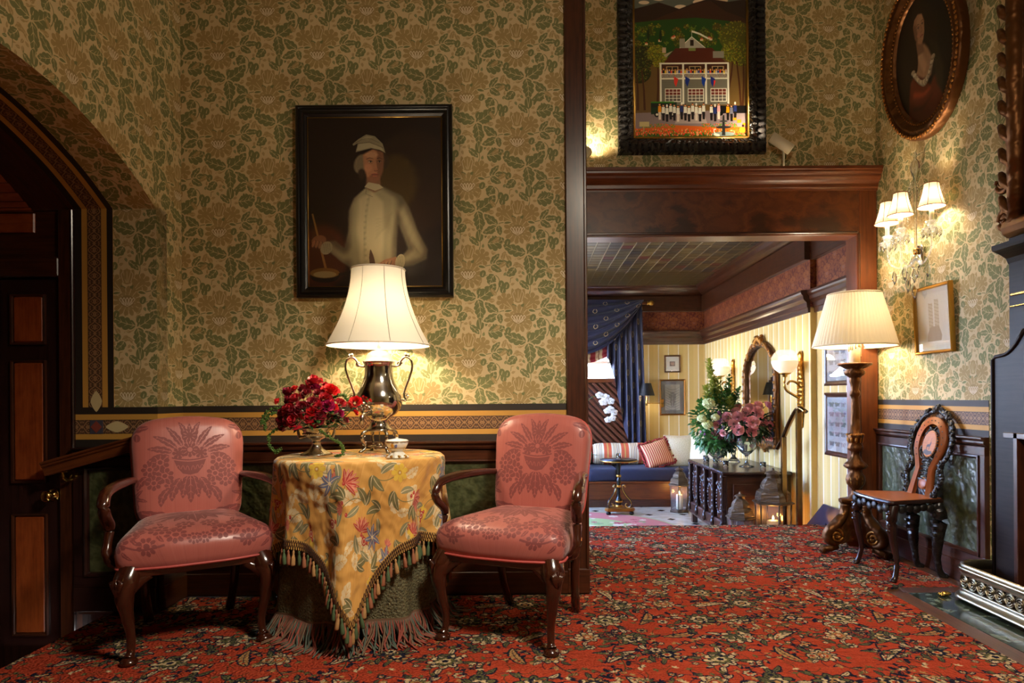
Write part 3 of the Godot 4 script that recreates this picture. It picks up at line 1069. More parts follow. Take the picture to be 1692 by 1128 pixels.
func lady_tex() -> ImageTexture:
	var c := Cv.new(400, 520, C(18, 11, 7))
	c.blob(170, 200, 140, 190, 0, C(28, 17, 10))
	c.soften(20)
	c.poly(PackedVector2Array([Vector2(60, 500), Vector2(76, 400), Vector2(100, 320), Vector2(140, 300), Vector2(230, 390), Vector2(260, 360), Vector2(300, 420), Vector2(300, 520), Vector2(60, 520)]), C(78, 31, 15))
	c.poly(PackedVector2Array([Vector2(240, 200), Vector2(300, 250), Vector2(320, 360), Vector2(300, 460), Vector2(270, 400), Vector2(262, 300)]), C(38, 31, 18))
	c.line([Vector2(110, 380), Vector2(180, 410), Vector2(230, 400)], 26, 14, C(112, 47, 22))
	c.line([Vector2(100, 440), Vector2(170, 460), Vector2(240, 430)], 16, 10, C(52, 20, 9))
	c.soften(8)
	c.poly(PackedVector2Array([Vector2(130, 296), Vector2(156, 226), Vector2(172, 206), Vector2(214, 206), Vector2(236, 236), Vector2(262, 296), Vector2(240, 356), Vector2(190, 346)]), C(126, 94, 68))
	c.poly(PackedVector2Array([Vector2(160, 240), Vector2(190, 220), Vector2(220, 300), Vector2(196, 330)]), C(146, 112, 82))
	c.soften(10)
	# hair falls behind the neck, face three-quarter to the right
	c.blob(172, 112, 58, 70, 0, C(34, 19, 11))
	c.blob(148, 190, 26, 70, 0.2, C(32, 18, 10))
	c.blob(150, 250, 14, 50, 0.1, C(30, 17, 10))
	c.poly(PackedVector2Array([Vector2(160, 176), Vector2(206, 186), Vector2(210, 240), Vector2(164, 236)]), C(106, 76, 54))
	c.soften(4)
	c.poly(PackedVector2Array([Vector2(150, 110), Vector2(156, 160), Vector2(172, 188), Vector2(194, 200), Vector2(212, 190), Vector2(224, 160), Vector2(228, 116), Vector2(218, 82), Vector2(190, 70), Vector2(164, 80)]), C(140, 102, 74))
	c.poly(PackedVector2Array([Vector2(150, 110), Vector2(156, 160), Vector2(172, 188), Vector2(178, 150), Vector2(168, 100)]), C(104, 72, 50))
	c.blob(200, 100, 20, 18, 0, C(152, 116, 86))
	c.blob(184, 156, 12, 10, 0, C(152, 102, 78))
	c.soften(6)
	c.poly(PackedVector2Array([Vector2(146, 120), Vector2(158, 84), Vector2(192, 64), Vector2(224, 78), Vector2(232, 110), Vector2(236, 80), Vector2(216, 48), Vector2(176, 44), Vector2(144, 72)]), C(36, 20, 12))
	var ink := C(34, 20, 13)
	c.blob(184, 128, 7.5, 3.4, 0, C(146, 124, 98))
	c.blob(214, 124, 6, 3.2, 0, C(146, 124, 98))
	c.blob(186, 128, 3.4, 3.4, 0, ink)
	c.blob(215, 124, 3.2, 3.2, 0, ink)
	c.line([Vector2(175, 126), Vector2(186, 122), Vector2(194, 127)], 2, 2, ink)
	c.line([Vector2(207, 122), Vector2(215, 119), Vector2(221, 123)], 2, 2, ink)
	c.line([Vector2(172, 116), Vector2(184, 111), Vector2(195, 115)], 2.5, 2, C(66, 42, 28))
	c.line([Vector2(206, 111), Vector2(216, 108), Vector2(223, 112)], 2.5, 2, C(66, 42, 28))
	c.line([Vector2(203, 122), Vector2(209, 146), Vector2(206, 152), Vector2(198, 152)], 2, 2.5, C(98, 64, 44))
	c.line([Vector2(192, 169), Vector2(204, 166), Vector2(214, 168)], 5, 4, C(128, 58, 48))
	c.line([Vector2(192, 170), Vector2(214, 169)], 1.5, 1.5, C(60, 28, 22))
	for k in 15:
		var t := k / 14.0
		c.blob(lerpf(124, 262, t), 290 + sin(t * PI) * 74, 15, 11, t * 3, C(104, 92, 74), 10)
		c.blob(lerpf(122, 262, t), 286 + sin(t * PI) * 74, 13, 8, t * 3, C(158, 142, 116) if k % 2 else C(134, 118, 94), 10)
	return c.tex()

func village_tex() -> ImageTexture:
	var c := Cv.new(840, 1150, C(86, 92, 84))       # 840 x 1150 canvas
	c.off = Vector2(0, 80)
	var r := RandomNumberGenerator.new()
	r.seed = 8
	for q in [[300, -50, 60], [600, -40, 70], [100, -30, 50], [80, 30, 40], [190, 0, 50], [350, 64, 44], [500, 30, 60], [650, 20, 50], [770, 40, 46]]:
		c.blob(q[0], q[1] + 30, q[2], q[2] * 0.36, 0, C(190, 176, 156))
	var hill := [Vector2(0, 110), Vector2(190, 60), Vector2(340, 110), Vector2(440, 70), Vector2(560, 36), Vector2(700, 60), Vector2(840, 40), Vector2(840, 330), Vector2(0, 330)]
	c.poly(PackedVector2Array(hill), C(40, 24, 14))
	c.poly(PackedVector2Array([Vector2(60, 220), Vector2(300, 130), Vector2(470, 70), Vector2(570, 50), Vector2(680, 130), Vector2(840, 190), Vector2(840, 280), Vector2(60, 280)]), C(54, 32, 18))
	c.poly(PackedVector2Array([Vector2(0, 210), Vector2(200, 190), Vector2(460, 175), Vector2(700, 200), Vector2(840, 250), Vector2(840, 900), Vector2(0, 900)]), C(34, 66, 20))
	c.soften(5)
	var bush := func(x: float, y: float, rad: float, col: Color, n: int):
		c.blob(x, y, rad, rad * 0.9, 0, col.darkened(0.35))
		for i in n:
			var a := r.randf() * TAU
			var d := sqrt(r.randf()) * rad
			c.blob(x + cos(a) * d, y + sin(a) * d * 0.92, 4 + r.randf() * 4, 3 + r.randf() * 3, a, col.lerp([C(150, 150, 50), C(60, 90, 28), C(110, 70, 24)][i % 3], r.randf() * 0.6), 6)
	for i in 60:
		bush.call(r.randf() * 840, r.randf_range(230, 380), r.randf_range(16, 34), C(60 + r.randi() % 50, 96, 30), 14)
	for i in 9:
		var x := r.randf_range(60, 800)
		var y := r.randf_range(300, 370)
		c.rect(x, y, 22, 14, C(190, 170, 140))
		c.poly(PackedVector2Array([Vector2(x - 4, y), Vector2(x + 11, y - 10), Vector2(x + 26, y)]), C(160, 66, 36))
	for q in [[110, 300], [200, 310]]:
		c.leaf(q[0], q[1] + 40, 90, 20, -PI / 2, 0, 0, C(22, 40, 18), C(0, 0, 0), 0)
	c.rect(0, 480, 840, 420, C(92, 74, 44))
	# trees left and right
	for q in [[60, 470, 100], [40, 580, 90], [170, 440, 72], [200, 500, 60], [760, 320, 130], [800, 440, 110], [720, 430, 76]]:
		bush.call(float(q[0]), float(q[1]), float(q[2]), C(116, 118, 40) if q[0] > 120 else C(56, 62, 24), 150)
	for q in [[60, 560, 80, 860], [20, 560, 30, 860], [180, 540, 170, 860], [205, 540, 215, 860], [760, 500, 790, 860], [730, 500, 700, 700], [810, 520, 800, 860]]:
		c.line([Vector2(q[0], q[1]), Vector2((q[0] + q[2]) / 2 + 5, (q[1] + q[3]) / 2), Vector2(q[2], q[3])], 10, 16, C(64, 40, 24))
	# the house
	var white := C(206, 200, 184)
	c.poly(PackedVector2Array([Vector2(215, 520), Vector2(310, 400), Vector2(580, 400), Vector2(690, 520)]), C(72, 34, 20))
	c.rect(212, 395, 28, 40, C(170, 150, 130))
	c.poly(PackedVector2Array([Vector2(220, 450), Vector2(290, 420), Vector2(240, 470)]), C(150, 140, 120))
	c.rect(585, 425, 82, 50, C(120, 118, 108))
	c.poly(PackedVector2Array([Vector2(340, 400), Vector2(430, 316), Vector2(530, 400)]), C(150, 148, 136))
	c.line([Vector2(340, 400), Vector2(430, 316), Vector2(530, 400)], 5, 5, white)
	c.rect(340, 330, 40, 66, C(130, 126, 112))
	c.rect(418, 340, 26, 44, C(40, 30, 22))
	c.rect(406, 400, 52, 22, C(110, 120, 70))
	c.line([Vector2(430, 316), Vector2(430, 270)], 3, 3, white)
	c.line([Vector2(432, 276), Vector2(490, 296), Vector2(550, 330)], 14, 12, white)
	c.rect(196, 516, 500, 116, C(58, 34, 22))
	c.rect(196, 632, 500, 190, C(104, 102, 90))
	for k in 14: c.rect(196, 640 + k * 13, 500, 1.6, C(84, 82, 72))
	for k in 3:
		var x := 240.0 + k * 168
		c.rect(x, 535, 90, 50, C(150, 132, 100))
		c.rect(x + 8, 541, 34, 44, C(36, 26, 20))
		c.rect(x + 48, 541, 34, 44, C(36, 26, 20))
		c.rect(x - 10, 700, 120, 100, white)
		for i in 4:
			for j in 4: c.rect(x - 5 + i * 28, 706 + j * 23, 24, 19, C(96, 50, 38) if j < 2 else C(90, 84, 76))
	# people on the balcony
	for i in 34:
		var x := 206.0 + i * 14.4
		var y := 556.0 + r.randf() * 10
		c.blob(x, y, 5, 6, 0, C(200, 150, 110), 8)
		c.blob(x, y - 4, 5, 4, 0, [C(40, 24, 14), C(190, 150, 70), C(90, 50, 26)][i % 3], 8)
		c.rect(x - 6, y + 6, 12, 26, [C(190, 70, 40), C(30, 30, 36), C(200, 170, 60), C(180, 170, 160), C(60, 80, 130)][i % 5])
	c.rect(196, 586, 500, 5, white)
	c.rect(196, 622, 500, 10, white)
	for k in 50:
		c.line([Vector2(196 + k * 10, 590), Vector2(206 + k * 10, 622)], 2, 2, white)
		c.line([Vector2(206 + k * 10, 590), Vector2(196 + k * 10, 622)], 2, 2, white)
	for x in [192.0, 358.0, 526.0, 690.0]: c.rect(x, 516, 14, 300, white)
	c.rect(190, 508, 512, 12, white)
	# four flags
	for q in [[296, C(180, 60, 50)], [380, C(30, 50, 110)], [500, C(30, 60, 130)], [566, C(40, 50, 110)]]:
		c.poly(PackedVector2Array([Vector2(q[0], 610), Vector2(q[0] + 34, 630), Vector2(q[0] + 16, 690), Vector2(q[0] + 2, 660)]), q[1])
	c.poly(PackedVector2Array([Vector2(590, 640), Vector2(604, 644), Vector2(590, 694)]), C(190, 50, 40))
	# forecourt
	c.poly(PackedVector2Array([Vector2(0, 880), Vector2(840, 860), Vector2(840, 990), Vector2(0, 1000)]), C(120, 108, 108))
	c.poly(PackedVector2Array([Vector2(330, 900), Vector2(520, 900), Vector2(540, 960), Vector2(300, 960)]), C(150, 138, 132))
	c.rect(126, 800, 190, 90, C(20, 46, 26))
	c.rect(126, 796, 170, 10, C(60, 110, 40))
	c.rect(134, 816, 150, 22, C(30, 30, 26))
	for x in [170.0, 280.0]:
		c.blob(x, 892, 20, 20, 0, C(20, 18, 16))
		c.blob(x, 892, 9, 9, 0, white)
	c.rect(560, 830, 280, 56, C(20, 18, 18))
	c.blob(640, 886, 18, 18, 0, C(12, 10, 10))
	for i in 19:
		var x := 190.0 + i * 27.0 + (30 if i > 12 else 0) + (40 if i > 15 else 0)
		var y := 830.0 + (i % 3) * 8
		var top: Color = C(206, 200, 188) if i > 0 and i < 14 and i != 6 else [C(200, 130, 30), C(100, 100, 110), C(40, 50, 90), C(190, 150, 150)][i % 4]
		c.blob(x, y - 12, 7, 8, 0, C(190, 140, 104), 10)
		c.blob(x, y - 19, 7, 4 + (7 if i % 4 == 2 else 0), 0, C(210, 204, 192) if i % 4 == 2 else C(60, 36, 20), 10)
		c.poly(PackedVector2Array([Vector2(x - 11, y - 2), Vector2(x + 11, y - 2), Vector2(x + 12, y + 46), Vector2(x - 12, y + 46)]), top)
		c.poly(PackedVector2Array([Vector2(x - 10, y + 44), Vector2(x + 10, y + 44), Vector2(x + 9, y + 100), Vector2(x - 8, y + 100)]), C(26, 22, 22) if i % 5 else C(190, 180, 166))
	c.poly(PackedVector2Array([Vector2(0, 1000), Vector2(300, 972), Vector2(560, 985), Vector2(840, 990), Vector2(840, 1050), Vector2(0, 1050)]), C(168, 88, 30))
	c.rect(0, 1034, 840, 60, C(44, 70, 22))
	for i in 420:
		c.blob(r.randf() * 840, r.randf_range(1010, 1075), 3, 8, r.randf() - 0.5, C(50 + r.randi() % 50, 100, 34), 6)
	for i in 300:
		var y := r.randf_range(1000, 1050)
		c.blob(r.randf() * 840, y, 4.5, 5.5, 0, [C(214, 90, 50), C(220, 150, 110), C(200, 60, 40)][i % 3], 7)
	for i in 120:
		c.blob(r.randf_range(60, 300), r.randf_range(962, 990), 4, 5, 0, C(90, 120, 40) if i % 3 else C(200, 80, 50), 6)
		c.blob(r.randf_range(500, 760), r.randf_range(962, 990), 4, 5, 0, C(80, 116, 40) if i % 3 else C(200, 80, 50), 6)
	# fountain, swan, signboard, signature
	c.blob(660, 1040, 90, 16, 0, C(110, 120, 116))
	c.blob(660, 990, 56, 10, 0, C(40, 40, 38))
	c.line([Vector2(660, 900), Vector2(660, 1050)], 12, 26, C(34, 34, 32))
	c.blob(660, 945, 30, 7, 0, C(50, 50, 48))
	c.blob(610, 1046, 24, 10, 0.2, white)
	c.line([Vector2(598, 1042), Vector2(588, 1016), Vector2(594, 1002), Vector2(604, 1008)], 7, 5, white)
	c.rect(40, 945, 72, 36, C(170, 160, 120))
	c.line([Vector2(72, 980), Vector2(72, 1020)], 8, 8, C(150, 140, 100))
	for q in [[760, 934, 30], [730, 920, 24], [800, 960, 24]]: c.rect(q[0], q[1], q[2], q[2] * 0.8, C(180, 120, 30))
	c.blob(800, 1010, 26, 20, 0, C(190, 120, 40))
	c.blob(804, 980, 9, 10, 0, C(40, 24, 16))
	c.line([Vector2(736, 1044), Vector2(752, 1034), Vector2(764, 1046), Vector2(780, 1032), Vector2(796, 1044), Vector2(815, 1036)], 4, 4, C(180, 40, 26))
	c.im.adjust_bcs(1.22, 1.08, 1.15)
	return c.tex()

func print_tex(kind: int) -> ImageTexture:
	var c: Cv
	if kind == 0:      # pale sheet with two tall figures in sepia
		c = Cv.new(200, 260, C(196, 186, 164))
		c.rect(18, 20, 164, 220, C(206, 196, 172))
		for q in [[82, 60], [118, 48]]:
			c.rect(q[0] - 12, q[1], 26, 120, C(186, 166, 128))
			for k in 8: c.line([Vector2(q[0] - 12, q[1] + k * 15), Vector2(q[0] + 14, q[1] + 10 + k * 15)], 3, 3, C(158, 132, 94))
		c.poly(PackedVector2Array([Vector2(60, 190), Vector2(80, 160), Vector2(130, 160), Vector2(146, 200), Vector2(140, 222), Vector2(58, 222)]), C(160, 132, 94))
	elif kind == 1:    # small dark square print
		c = Cv.new(120, 140, C(220, 214, 200))
		c.rect(36, 46, 48, 46, C(90, 54, 44))
		c.rect(46, 56, 28, 26, C(160, 110, 96))
	elif kind == 2:    # engraved ornament on dark mount
		c = Cv.new(200, 260, C(64, 62, 54))
		c.rect(34, 28, 132, 204, C(150, 144, 128))
		for k in 9:
			c.curve(Vector2(40, 50 + k * 20), Vector2(100, 90 + k * 20), Vector2(160, 50 + k * 20), 3, 3, C(70, 66, 58))
		c.rosette(100, 120, 34, 8, C(96, 92, 80), C(150, 144, 128), 3)
		c.leaf(100, 210, 120, 40, -PI / 2, 0, 4, C(84, 80, 70), C(150, 144, 128), 3)
	else:              # rows of mounted moths
		c = Cv.new(160, 320, C(150, 150, 150))
		for i in 5:
			for j in 3:
				var x := 34.0 + j * 46
				var y := 44.0 + i * 58
				var cl: Color = [C(40, 44, 58), C(70, 60, 60), C(120, 100, 110), C(50, 50, 52)][(i + j) % 4]
				for s in [-1.0, 1.0]:
					c.leaf(x, y, 24, 18, -0.6 if s > 0 else PI + 0.6, s * 0.3, 0, cl, cl, 0)
					c.leaf(x, y, 18, 15, 0.5 if s > 0 else PI - 0.5, s * 0.3, 0, cl, cl, 0)
				c.line([Vector2(x, y - 8), Vector2(x, y + 10)], 3, 3, C(30, 26, 24))
	return c.tex()

func far_rug_tex() -> ImageTexture:
	var c := Cv.new(512, 512, C(150, 160, 100), 1.0)
	var r := RandomNumberGenerator.new()
	r.seed = 77
	for k in 3:
		var R := 250.0 - k * 78
		c.blob(256, 256, R, R, 0, [C(190, 110, 100), C(158, 170, 104), C(186, 196, 130)][k], 48)
		for i in 60:
			var a := r.randf() * TAU
			var d := R - r.randf() * 60
			c.rosette(256 + cos(a) * d, 256 + sin(a) * d, r.randf_range(6, 16), 6, [C(206, 120, 110), C(214, 190, 160), C(130, 150, 90), C(170, 70, 70)][i % 4], C(190, 160, 130), 1, 0.25)
	return c.tex()

func inlay_tex() -> ImageTexture:     # oval panel: a chamois on a crag
	var c := Cv.new(200, 260, C(176, 104, 40))
	var r := RandomNumberGenerator.new()
	r.seed = 4
	for i in 60: c.rect(0, r.randf() * 260, 200, 1.5, C(160, 88, 32).lerp(C(196, 122, 52), r.randf()))
	var k := C(48, 22, 10)
	c.poly(PackedVector2Array([Vector2(30, 220), Vector2(50, 190), Vector2(80, 186), Vector2(110, 200), Vector2(150, 196), Vector2(170, 222), Vector2(100, 240)]), k)
	c.poly(PackedVector2Array([Vector2(70, 150), Vector2(80, 136), Vector2(110, 136), Vector2(122, 110), Vector2(132, 112), Vector2(128, 140), Vector2(118, 156), Vector2(116, 190), Vector2(108, 190), Vector2(106, 160), Vector2(84, 160), Vector2(78, 190), Vector2(72, 190)]), k)
	c.curve(Vector2(124, 112), Vector2(118, 80), Vector2(134, 76), 4, 3, k)
	c.line([Vector2(60, 120), Vector2(90, 60)], 2, 2, k)
	return c.tex()

# ---------------------------------------------------------------- materials
func make_materials():
	M.paper = mat(Color.WHITE, 0.72, 0, wallpaper_tex(), Vector2(1 / 0.5614, 1 / 0.4976))
	M.border = mat(Color.WHITE, 0.6, 0, border_tex(), Vector2(1 / 0.135, 1 / 0.206))
	var fine := noise_normal(256, 256, 0.12, 11, 6.0)
	var coarse := noise_normal(256, 256, 0.03, 21, 10.0)
	M.wood = mat(Color.WHITE, 0.3, 0, grain_tex([C(32, 14, 7), C(54, 25, 12), C(74, 37, 18), C(46, 20, 9)], 3), Vector2(1.1, 2.2))
	M.wood.clearcoat_enabled = true; M.wood.clearcoat = 0.35; M.wood.clearcoat_roughness = 0.25
	M.burl = mat(Color.WHITE, 0.36, 0, mottle_tex([C(56, 25, 10), C(84, 40, 16), C(104, 54, 22), C(78, 37, 14), C(96, 48, 19)], 0.008, 9, 512, 4, 1.7, true), Vector2(0.55, 0.8))
	M.casing = mat(Color.WHITE, 0.34, 0, grain_tex([C(60, 27, 11), C(90, 44, 18), C(108, 56, 25), C(74, 35, 14)], 5), Vector2(0.9, 2.0))
	M.panel_wood = mat(Color.WHITE, 0.34, 0, grain_tex([C(92, 36, 13), C(132, 58, 22), C(156, 76, 32), C(108, 44, 16)], 15, 0.5), Vector2(1.3, 2.6))
	M.black_wood = mat(Color.WHITE, 0.26, 0, grain_tex([C(20, 10, 9), C(34, 17, 14), C(48, 24, 19), C(28, 14, 11)], 25), Vector2(1.1, 2.2))
	M.black_wood.clearcoat_enabled = true; M.black_wood.clearcoat = 0.4; M.black_wood.clearcoat_roughness = 0.2
	M.mahog = mat(Color.WHITE, 0.2, 0, grain_tex([C(32, 12, 6), C(50, 20, 10), C(62, 26, 13), C(40, 15, 8)], 35), Vector2(2.0, 6.0))
	M.mahog.clearcoat_enabled = true; M.mahog.clearcoat = 0.6; M.mahog.clearcoat_roughness = 0.1
	M.mantel = mat(Color.WHITE, 0.4, 0, grain_tex([C(16, 11, 12), C(28, 19, 19), C(38, 27, 25), C(22, 15, 15)], 45), Vector2(1.0, 2.0))
	M.mantel.metallic_specular = 0.3
	M.floorboard = mat(Color.WHITE, 0.35, 0, grain_tex([C(60, 34, 20), C(90, 56, 34), C(104, 66, 40)], 55), Vector2(0.8, 2.0))
	M.green = bump(mat(Color.WHITE, 0.34, 0, mottle_tex([C(52, 58, 34), C(66, 70, 42), C(80, 84, 54), C(58, 62, 36)], 0.03, 12, 256, 5, 1.6), Vector2(1.6, 1.6)), coarse, 0.25)
	M.carpet = bump(mat(Color.WHITE, 0.95, 0, carpet_tex(), Vector2(1 / 1.15, 1 / 1.15)), noise_normal(256, 256, 0.3, 31, 8.0), 0.5)
	M.carpet.specular_mode = BaseMaterial3D.SPECULAR_DISABLED
	var dm := damask_tex()
	M.damask = mat(Color.WHITE, 1.0, 0, dm[0], Vector2(1 / 0.70, 1 / 0.70))
	M.damask.roughness_texture = dm[1]
	M.damask.rim_enabled = true; M.damask.rim = 0.35; M.damask.rim_tint = 0.7
	var ds := damask_seat_tex()
	M.damask_seat = M.damask.duplicate()
	M.damask.uv1_scale = Vector3(1 / 0.75, 1 / 0.75, 1)
	M.damask_seat.albedo_texture = ds[0]
	M.damask_seat.roughness_texture = ds[1]
	M.piping = mat(C(176, 76, 70), 0.5)
	M.cloth = bump(mat(Color.WHITE, 0.8, 0, cloth_tex(), Vector2(0.95, 0.95)), noise_normal(256, 256, 0.02, 81, 12.0), 0.5)
	M.cloth.rim_enabled = true; M.cloth.rim = 0.2
	M.under = bump(mat(Color.WHITE, 0.7, 0, mottle_tex([C(70, 66, 44), C(98, 92, 62), C(112, 104, 72), C(80, 76, 50)], 0.05, 52, 256, 3, 2.0, true), Vector2(5, 5)), noise_normal(256, 256, 0.05, 61, 14.0), 0.6)
	M.braid = mat(C(196, 148, 72), 0.85)
	M.net = mat(C(70, 42, 26), 0.85)
	M.tas_green = mat(C(72, 92, 58), 0.8)
	M.tas_rust = mat(C(150, 92, 62), 0.8)
	M.tas_tan = mat(C(170, 128, 78), 0.8)
	M.cord_red = mat(C(140, 68, 54), 0.85)
	M.cord_teal = mat(C(78, 88, 76), 0.85)
	M.cord_tan = mat(C(112, 84, 62), 0.85)
	M.silver = mat(C(218, 214, 206), 0.12, 1.0)
	M.silver_worn = mat(C(190, 184, 172), 0.24, 1.0)
	M.shade_white = mat(C(238, 230, 212), 0.85)
	M.shade_white.backlight_enabled = true; M.shade_white.backlight = C(88, 84, 75)
	M.shade_cream = mat(C(240, 224, 190), 0.85)
	M.shade_cream.backlight_enabled = true; M.shade_cream.backlight = C(90, 83, 68)
	M.shade_seam = mat(C(176, 164, 140), 0.85)
	M.shade_trim = mat(C(140, 84, 40), 0.8)
	M.bulb = glow(C(255, 232, 190), 4.0)
	M.flame = glow(C(255, 210, 130), 14.0)
	M.porcelain = mat(C(232, 228, 216), 0.15)
	M.porcelain.clearcoat_enabled = true
	M.gilt_line = mat(C(176, 136, 62), 0.3, 0.8)
	M.gold = bump(mat(C(158, 104, 44), 0.4, 0.85), coarse, 0.35)
	M.gold_dark = bump(mat(C(100, 62, 28), 0.42, 0.75), coarse, 0.35)
	M.gold_bright = mat(C(206, 156, 72), 0.28, 0.95)
	M.brass = mat(C(206, 164, 84), 0.2, 1.0)
	M.fender = mat(C(170, 156, 124), 0.28, 1.0)
	M.fender_dark = mat(C(70, 52, 38), 0.4, 0.7)
	M.ebony = bump(mat(C(26, 22, 20), 0.3), fine, 0.3)
	M.frame_black = mat(C(14, 11, 10), 0.28)
	M.carved_black = bump(mat(C(34, 30, 28), 0.32), noise_normal(256, 256, 0.09, 71, 20.0), 0.8)
	M.marble = mat(Color.WHITE, 0.16, 0, mottle_tex([C(24, 30, 26), C(36, 46, 38), C(52, 64, 52), C(30, 38, 32), C(104, 116, 100)], 0.014, 62, 512, 6, 1.9, true), Vector2(1.4, 1.4))
	M.portrait = mat(Color.WHITE, 0.42, 0, portrait_tex())
	M.village = mat(Color.WHITE, 0.4, 0, village_tex())
	M.lady = mat(Color.WHITE, 0.4, 0, lady_tex())
	M.prints = []
	for k in 4: M.prints.append(mat(Color.WHITE, 0.5, 0, print_tex(k)))
	M.pane = mat(Color(1, 1, 1, 0.06), 0.02)
	M.pane.transparency = BaseMaterial3D.TRANSPARENCY_ALPHA
	M.globe = mat(Color(1.0, 0.96, 0.9, 0.16), 0.04)
	M.globe.transparency = BaseMaterial3D.TRANSPARENCY_ALPHA
	M.frost = mat(C(250, 240, 224), 0.9)
	M.frost.backlight_enabled = true; M.frost.backlight = C(104, 99, 90)
	M.glass = mat(Color(0.97, 1.0, 1.0, 0.02), 0.0)
	M.glass.refraction_enabled = true; M.glass.refraction_scale = 0.05
	M.water = mat(Color(0.9, 0.97, 0.96, 0.0), 0.0)
	M.water.refraction_enabled = true; M.water.refraction_scale = 0.033
	M.crystal = mat(Color(1, 1, 1, 0.24), 0.03)
	M.crystal.transparency = BaseMaterial3D.TRANSPARENCY_ALPHA
	M.mirror = mat(C(225, 228, 230), 0.02, 1.0)
	M.red_rose = mat(C(176, 14, 30), 0.5); M.red_rose.rim_enabled = true; M.red_rose.rim = 0.4
	M.red_deep = mat(C(134, 10, 30), 0.55); M.red_deep.rim_enabled = true; M.red_deep.rim = 0.3
	M.red_bright = mat(C(206, 22, 26), 0.5)
	M.magenta = mat(C(158, 16, 74), 0.55)
	M.leaf = mat(C(72, 104, 36), 0.5); M.leaf.backlight_enabled = true; M.leaf.backlight = C(60, 90, 20)
	M.leaf_dark = mat(C(30, 66, 24), 0.4)
	M.leaf_mid = mat(C(50, 96, 34), 0.45); M.leaf_mid.backlight_enabled = true; M.leaf_mid.backlight = C(50, 90, 24)
	M.leaf_lime = mat(C(138, 142, 40), 0.5); M.leaf_lime.backlight_enabled = true; M.leaf_lime.backlight = C(110, 120, 30)
	M.peony = mat(C(246, 178, 178), 0.6); M.peony.rim_enabled = true; M.peony.rim = 0.4
	M.peony2 = mat(C(238, 152, 162), 0.6)
	M.mauve = mat(C(190, 120, 180), 0.6)
	M.hydra = mat(C(206, 212, 150), 0.65)
	M.sedum = mat(C(150, 78, 74), 0.7)
	M.orchid = mat(C(244, 240, 234), 0.5); M.orchid.backlight_enabled = true; M.orchid.backlight = C(200, 196, 190)
	M.stripe_wall = mat(Color.WHITE, 0.7, 0, stripes([[3.0, C(208, 176, 104)], [3.0, C(214, 184, 116)], [0.6, C(238, 230, 212)]]), Vector2(1 / 0.145, 1))
	M.frieze = mat(Color.WHITE, 0.5, 0, frieze_tex(), Vector2(1 / 0.30, 1 / 0.27))
	M.curtain = mat(Color.WHITE, 0.55, 0, wreath_tex(), Vector2(1 / 0.30, 1 / 0.36))
	M.curtain.rim_enabled = true; M.curtain.rim = 0.3
	M.roman = mat(Color.WHITE, 0.6, 0, stripes([[4, C(150, 40, 46)], [2, C(188, 160, 120)], [1, C(120, 84, 60)], [2, C(188, 160, 120)]]), Vector2(1 / 0.17, 1))
	M.bolster = mat(Color.WHITE, 0.7, 0, stripes([[3, C(206, 92, 56)], [1, C(196, 172, 84)], [3, C(206, 92, 56)], [2, C(226, 212, 178)], [0.5, C(150, 100, 50)], [1, C(226, 212, 178)], [0.5, C(180, 130, 70)], [1, C(226, 212, 178)], [0.5, C(120, 70, 40)], [1, C(226, 212, 178)], [0.5, C(150, 100, 50)], [2, C(226, 212, 178)]]), Vector2(1 / 0.24, 1))
	M.cushion = mat(Color.WHITE, 0.75, 0, stripes([[2, C(186, 70, 58)], [1.2, C(226, 196, 140)]]), Vector2(1 / 0.034, 1))
	M.cream = bump(mat(Color.WHITE, 0.85, 0, mottle_tex([C(206, 188, 146), C(222, 206, 168), C(232, 218, 184)], 0.08, 92, 128, 3, 1.6), Vector2(6, 6)), fine, 0.4)
	M.navy = mat(C(34, 34, 54), 0.9); M.navy.rim_enabled = true; M.navy.rim = 0.5; M.navy.rim_tint = 0.6
	M.stone = mat(Color.WHITE, 0.14, 0, mottle_tex([C(196, 184, 156), C(210, 198, 170), C(220, 208, 182)], 0.02, 82, 256, 5, 1.5), Vector2(1, 1))
	M.black_tile = mat(C(30, 26, 22), 0.12)
	M.far_rug = mat(Color.WHITE, 0.95, 0, far_rug_tex())
	M.lantern = bump(mat(C(98, 80, 62), 0.45, 0.7), coarse, 0.5)
	M.candle = mat(C(240, 226, 196), 0.6); M.candle.subsurf_scatter_enabled = true; M.candle.subsurf_scatter_strength = 0.2
	M.black_shade = mat(C(16, 14, 14), 0.5)
	M.stair_paint = mat(C(46, 42, 58), 0.3)
	M.cream_paint = mat(C(214, 206, 190), 0.6)
	M.dark_room = mat(C(120, 100, 74), 0.8)
	M.spot_paint = mat(C(206, 196, 166), 0.4)
	M.inlay = mat(Color.WHITE, 0.5, 0, inlay_tex())
	M.inlay_wood = mat(Color.WHITE, 0.42, 0, grain_tex([C(110, 52, 20), C(146, 76, 32), C(160, 88, 40), C(120, 60, 24)], 65), Vector2(2.0, 6.0))
	M.oak_screen = mat(Color.WHITE, 0.4, 0, grain_tex([C(70, 34, 20), C(98, 52, 32), C(110, 60, 38)], 75), Vector2(1.2, 3.0))
	M.tiles = []
	for q in [C(60, 50, 40), C(84, 68, 40), C(74, 64, 48), C(90, 74, 44), C(96, 34, 30), C(50, 46, 50), C(66, 42, 28), C(104, 86, 50)]:
		M.tiles.append(mat(q, 0.34, 0.1))
	M.grout = mat(C(168, 154, 130), 0.6)

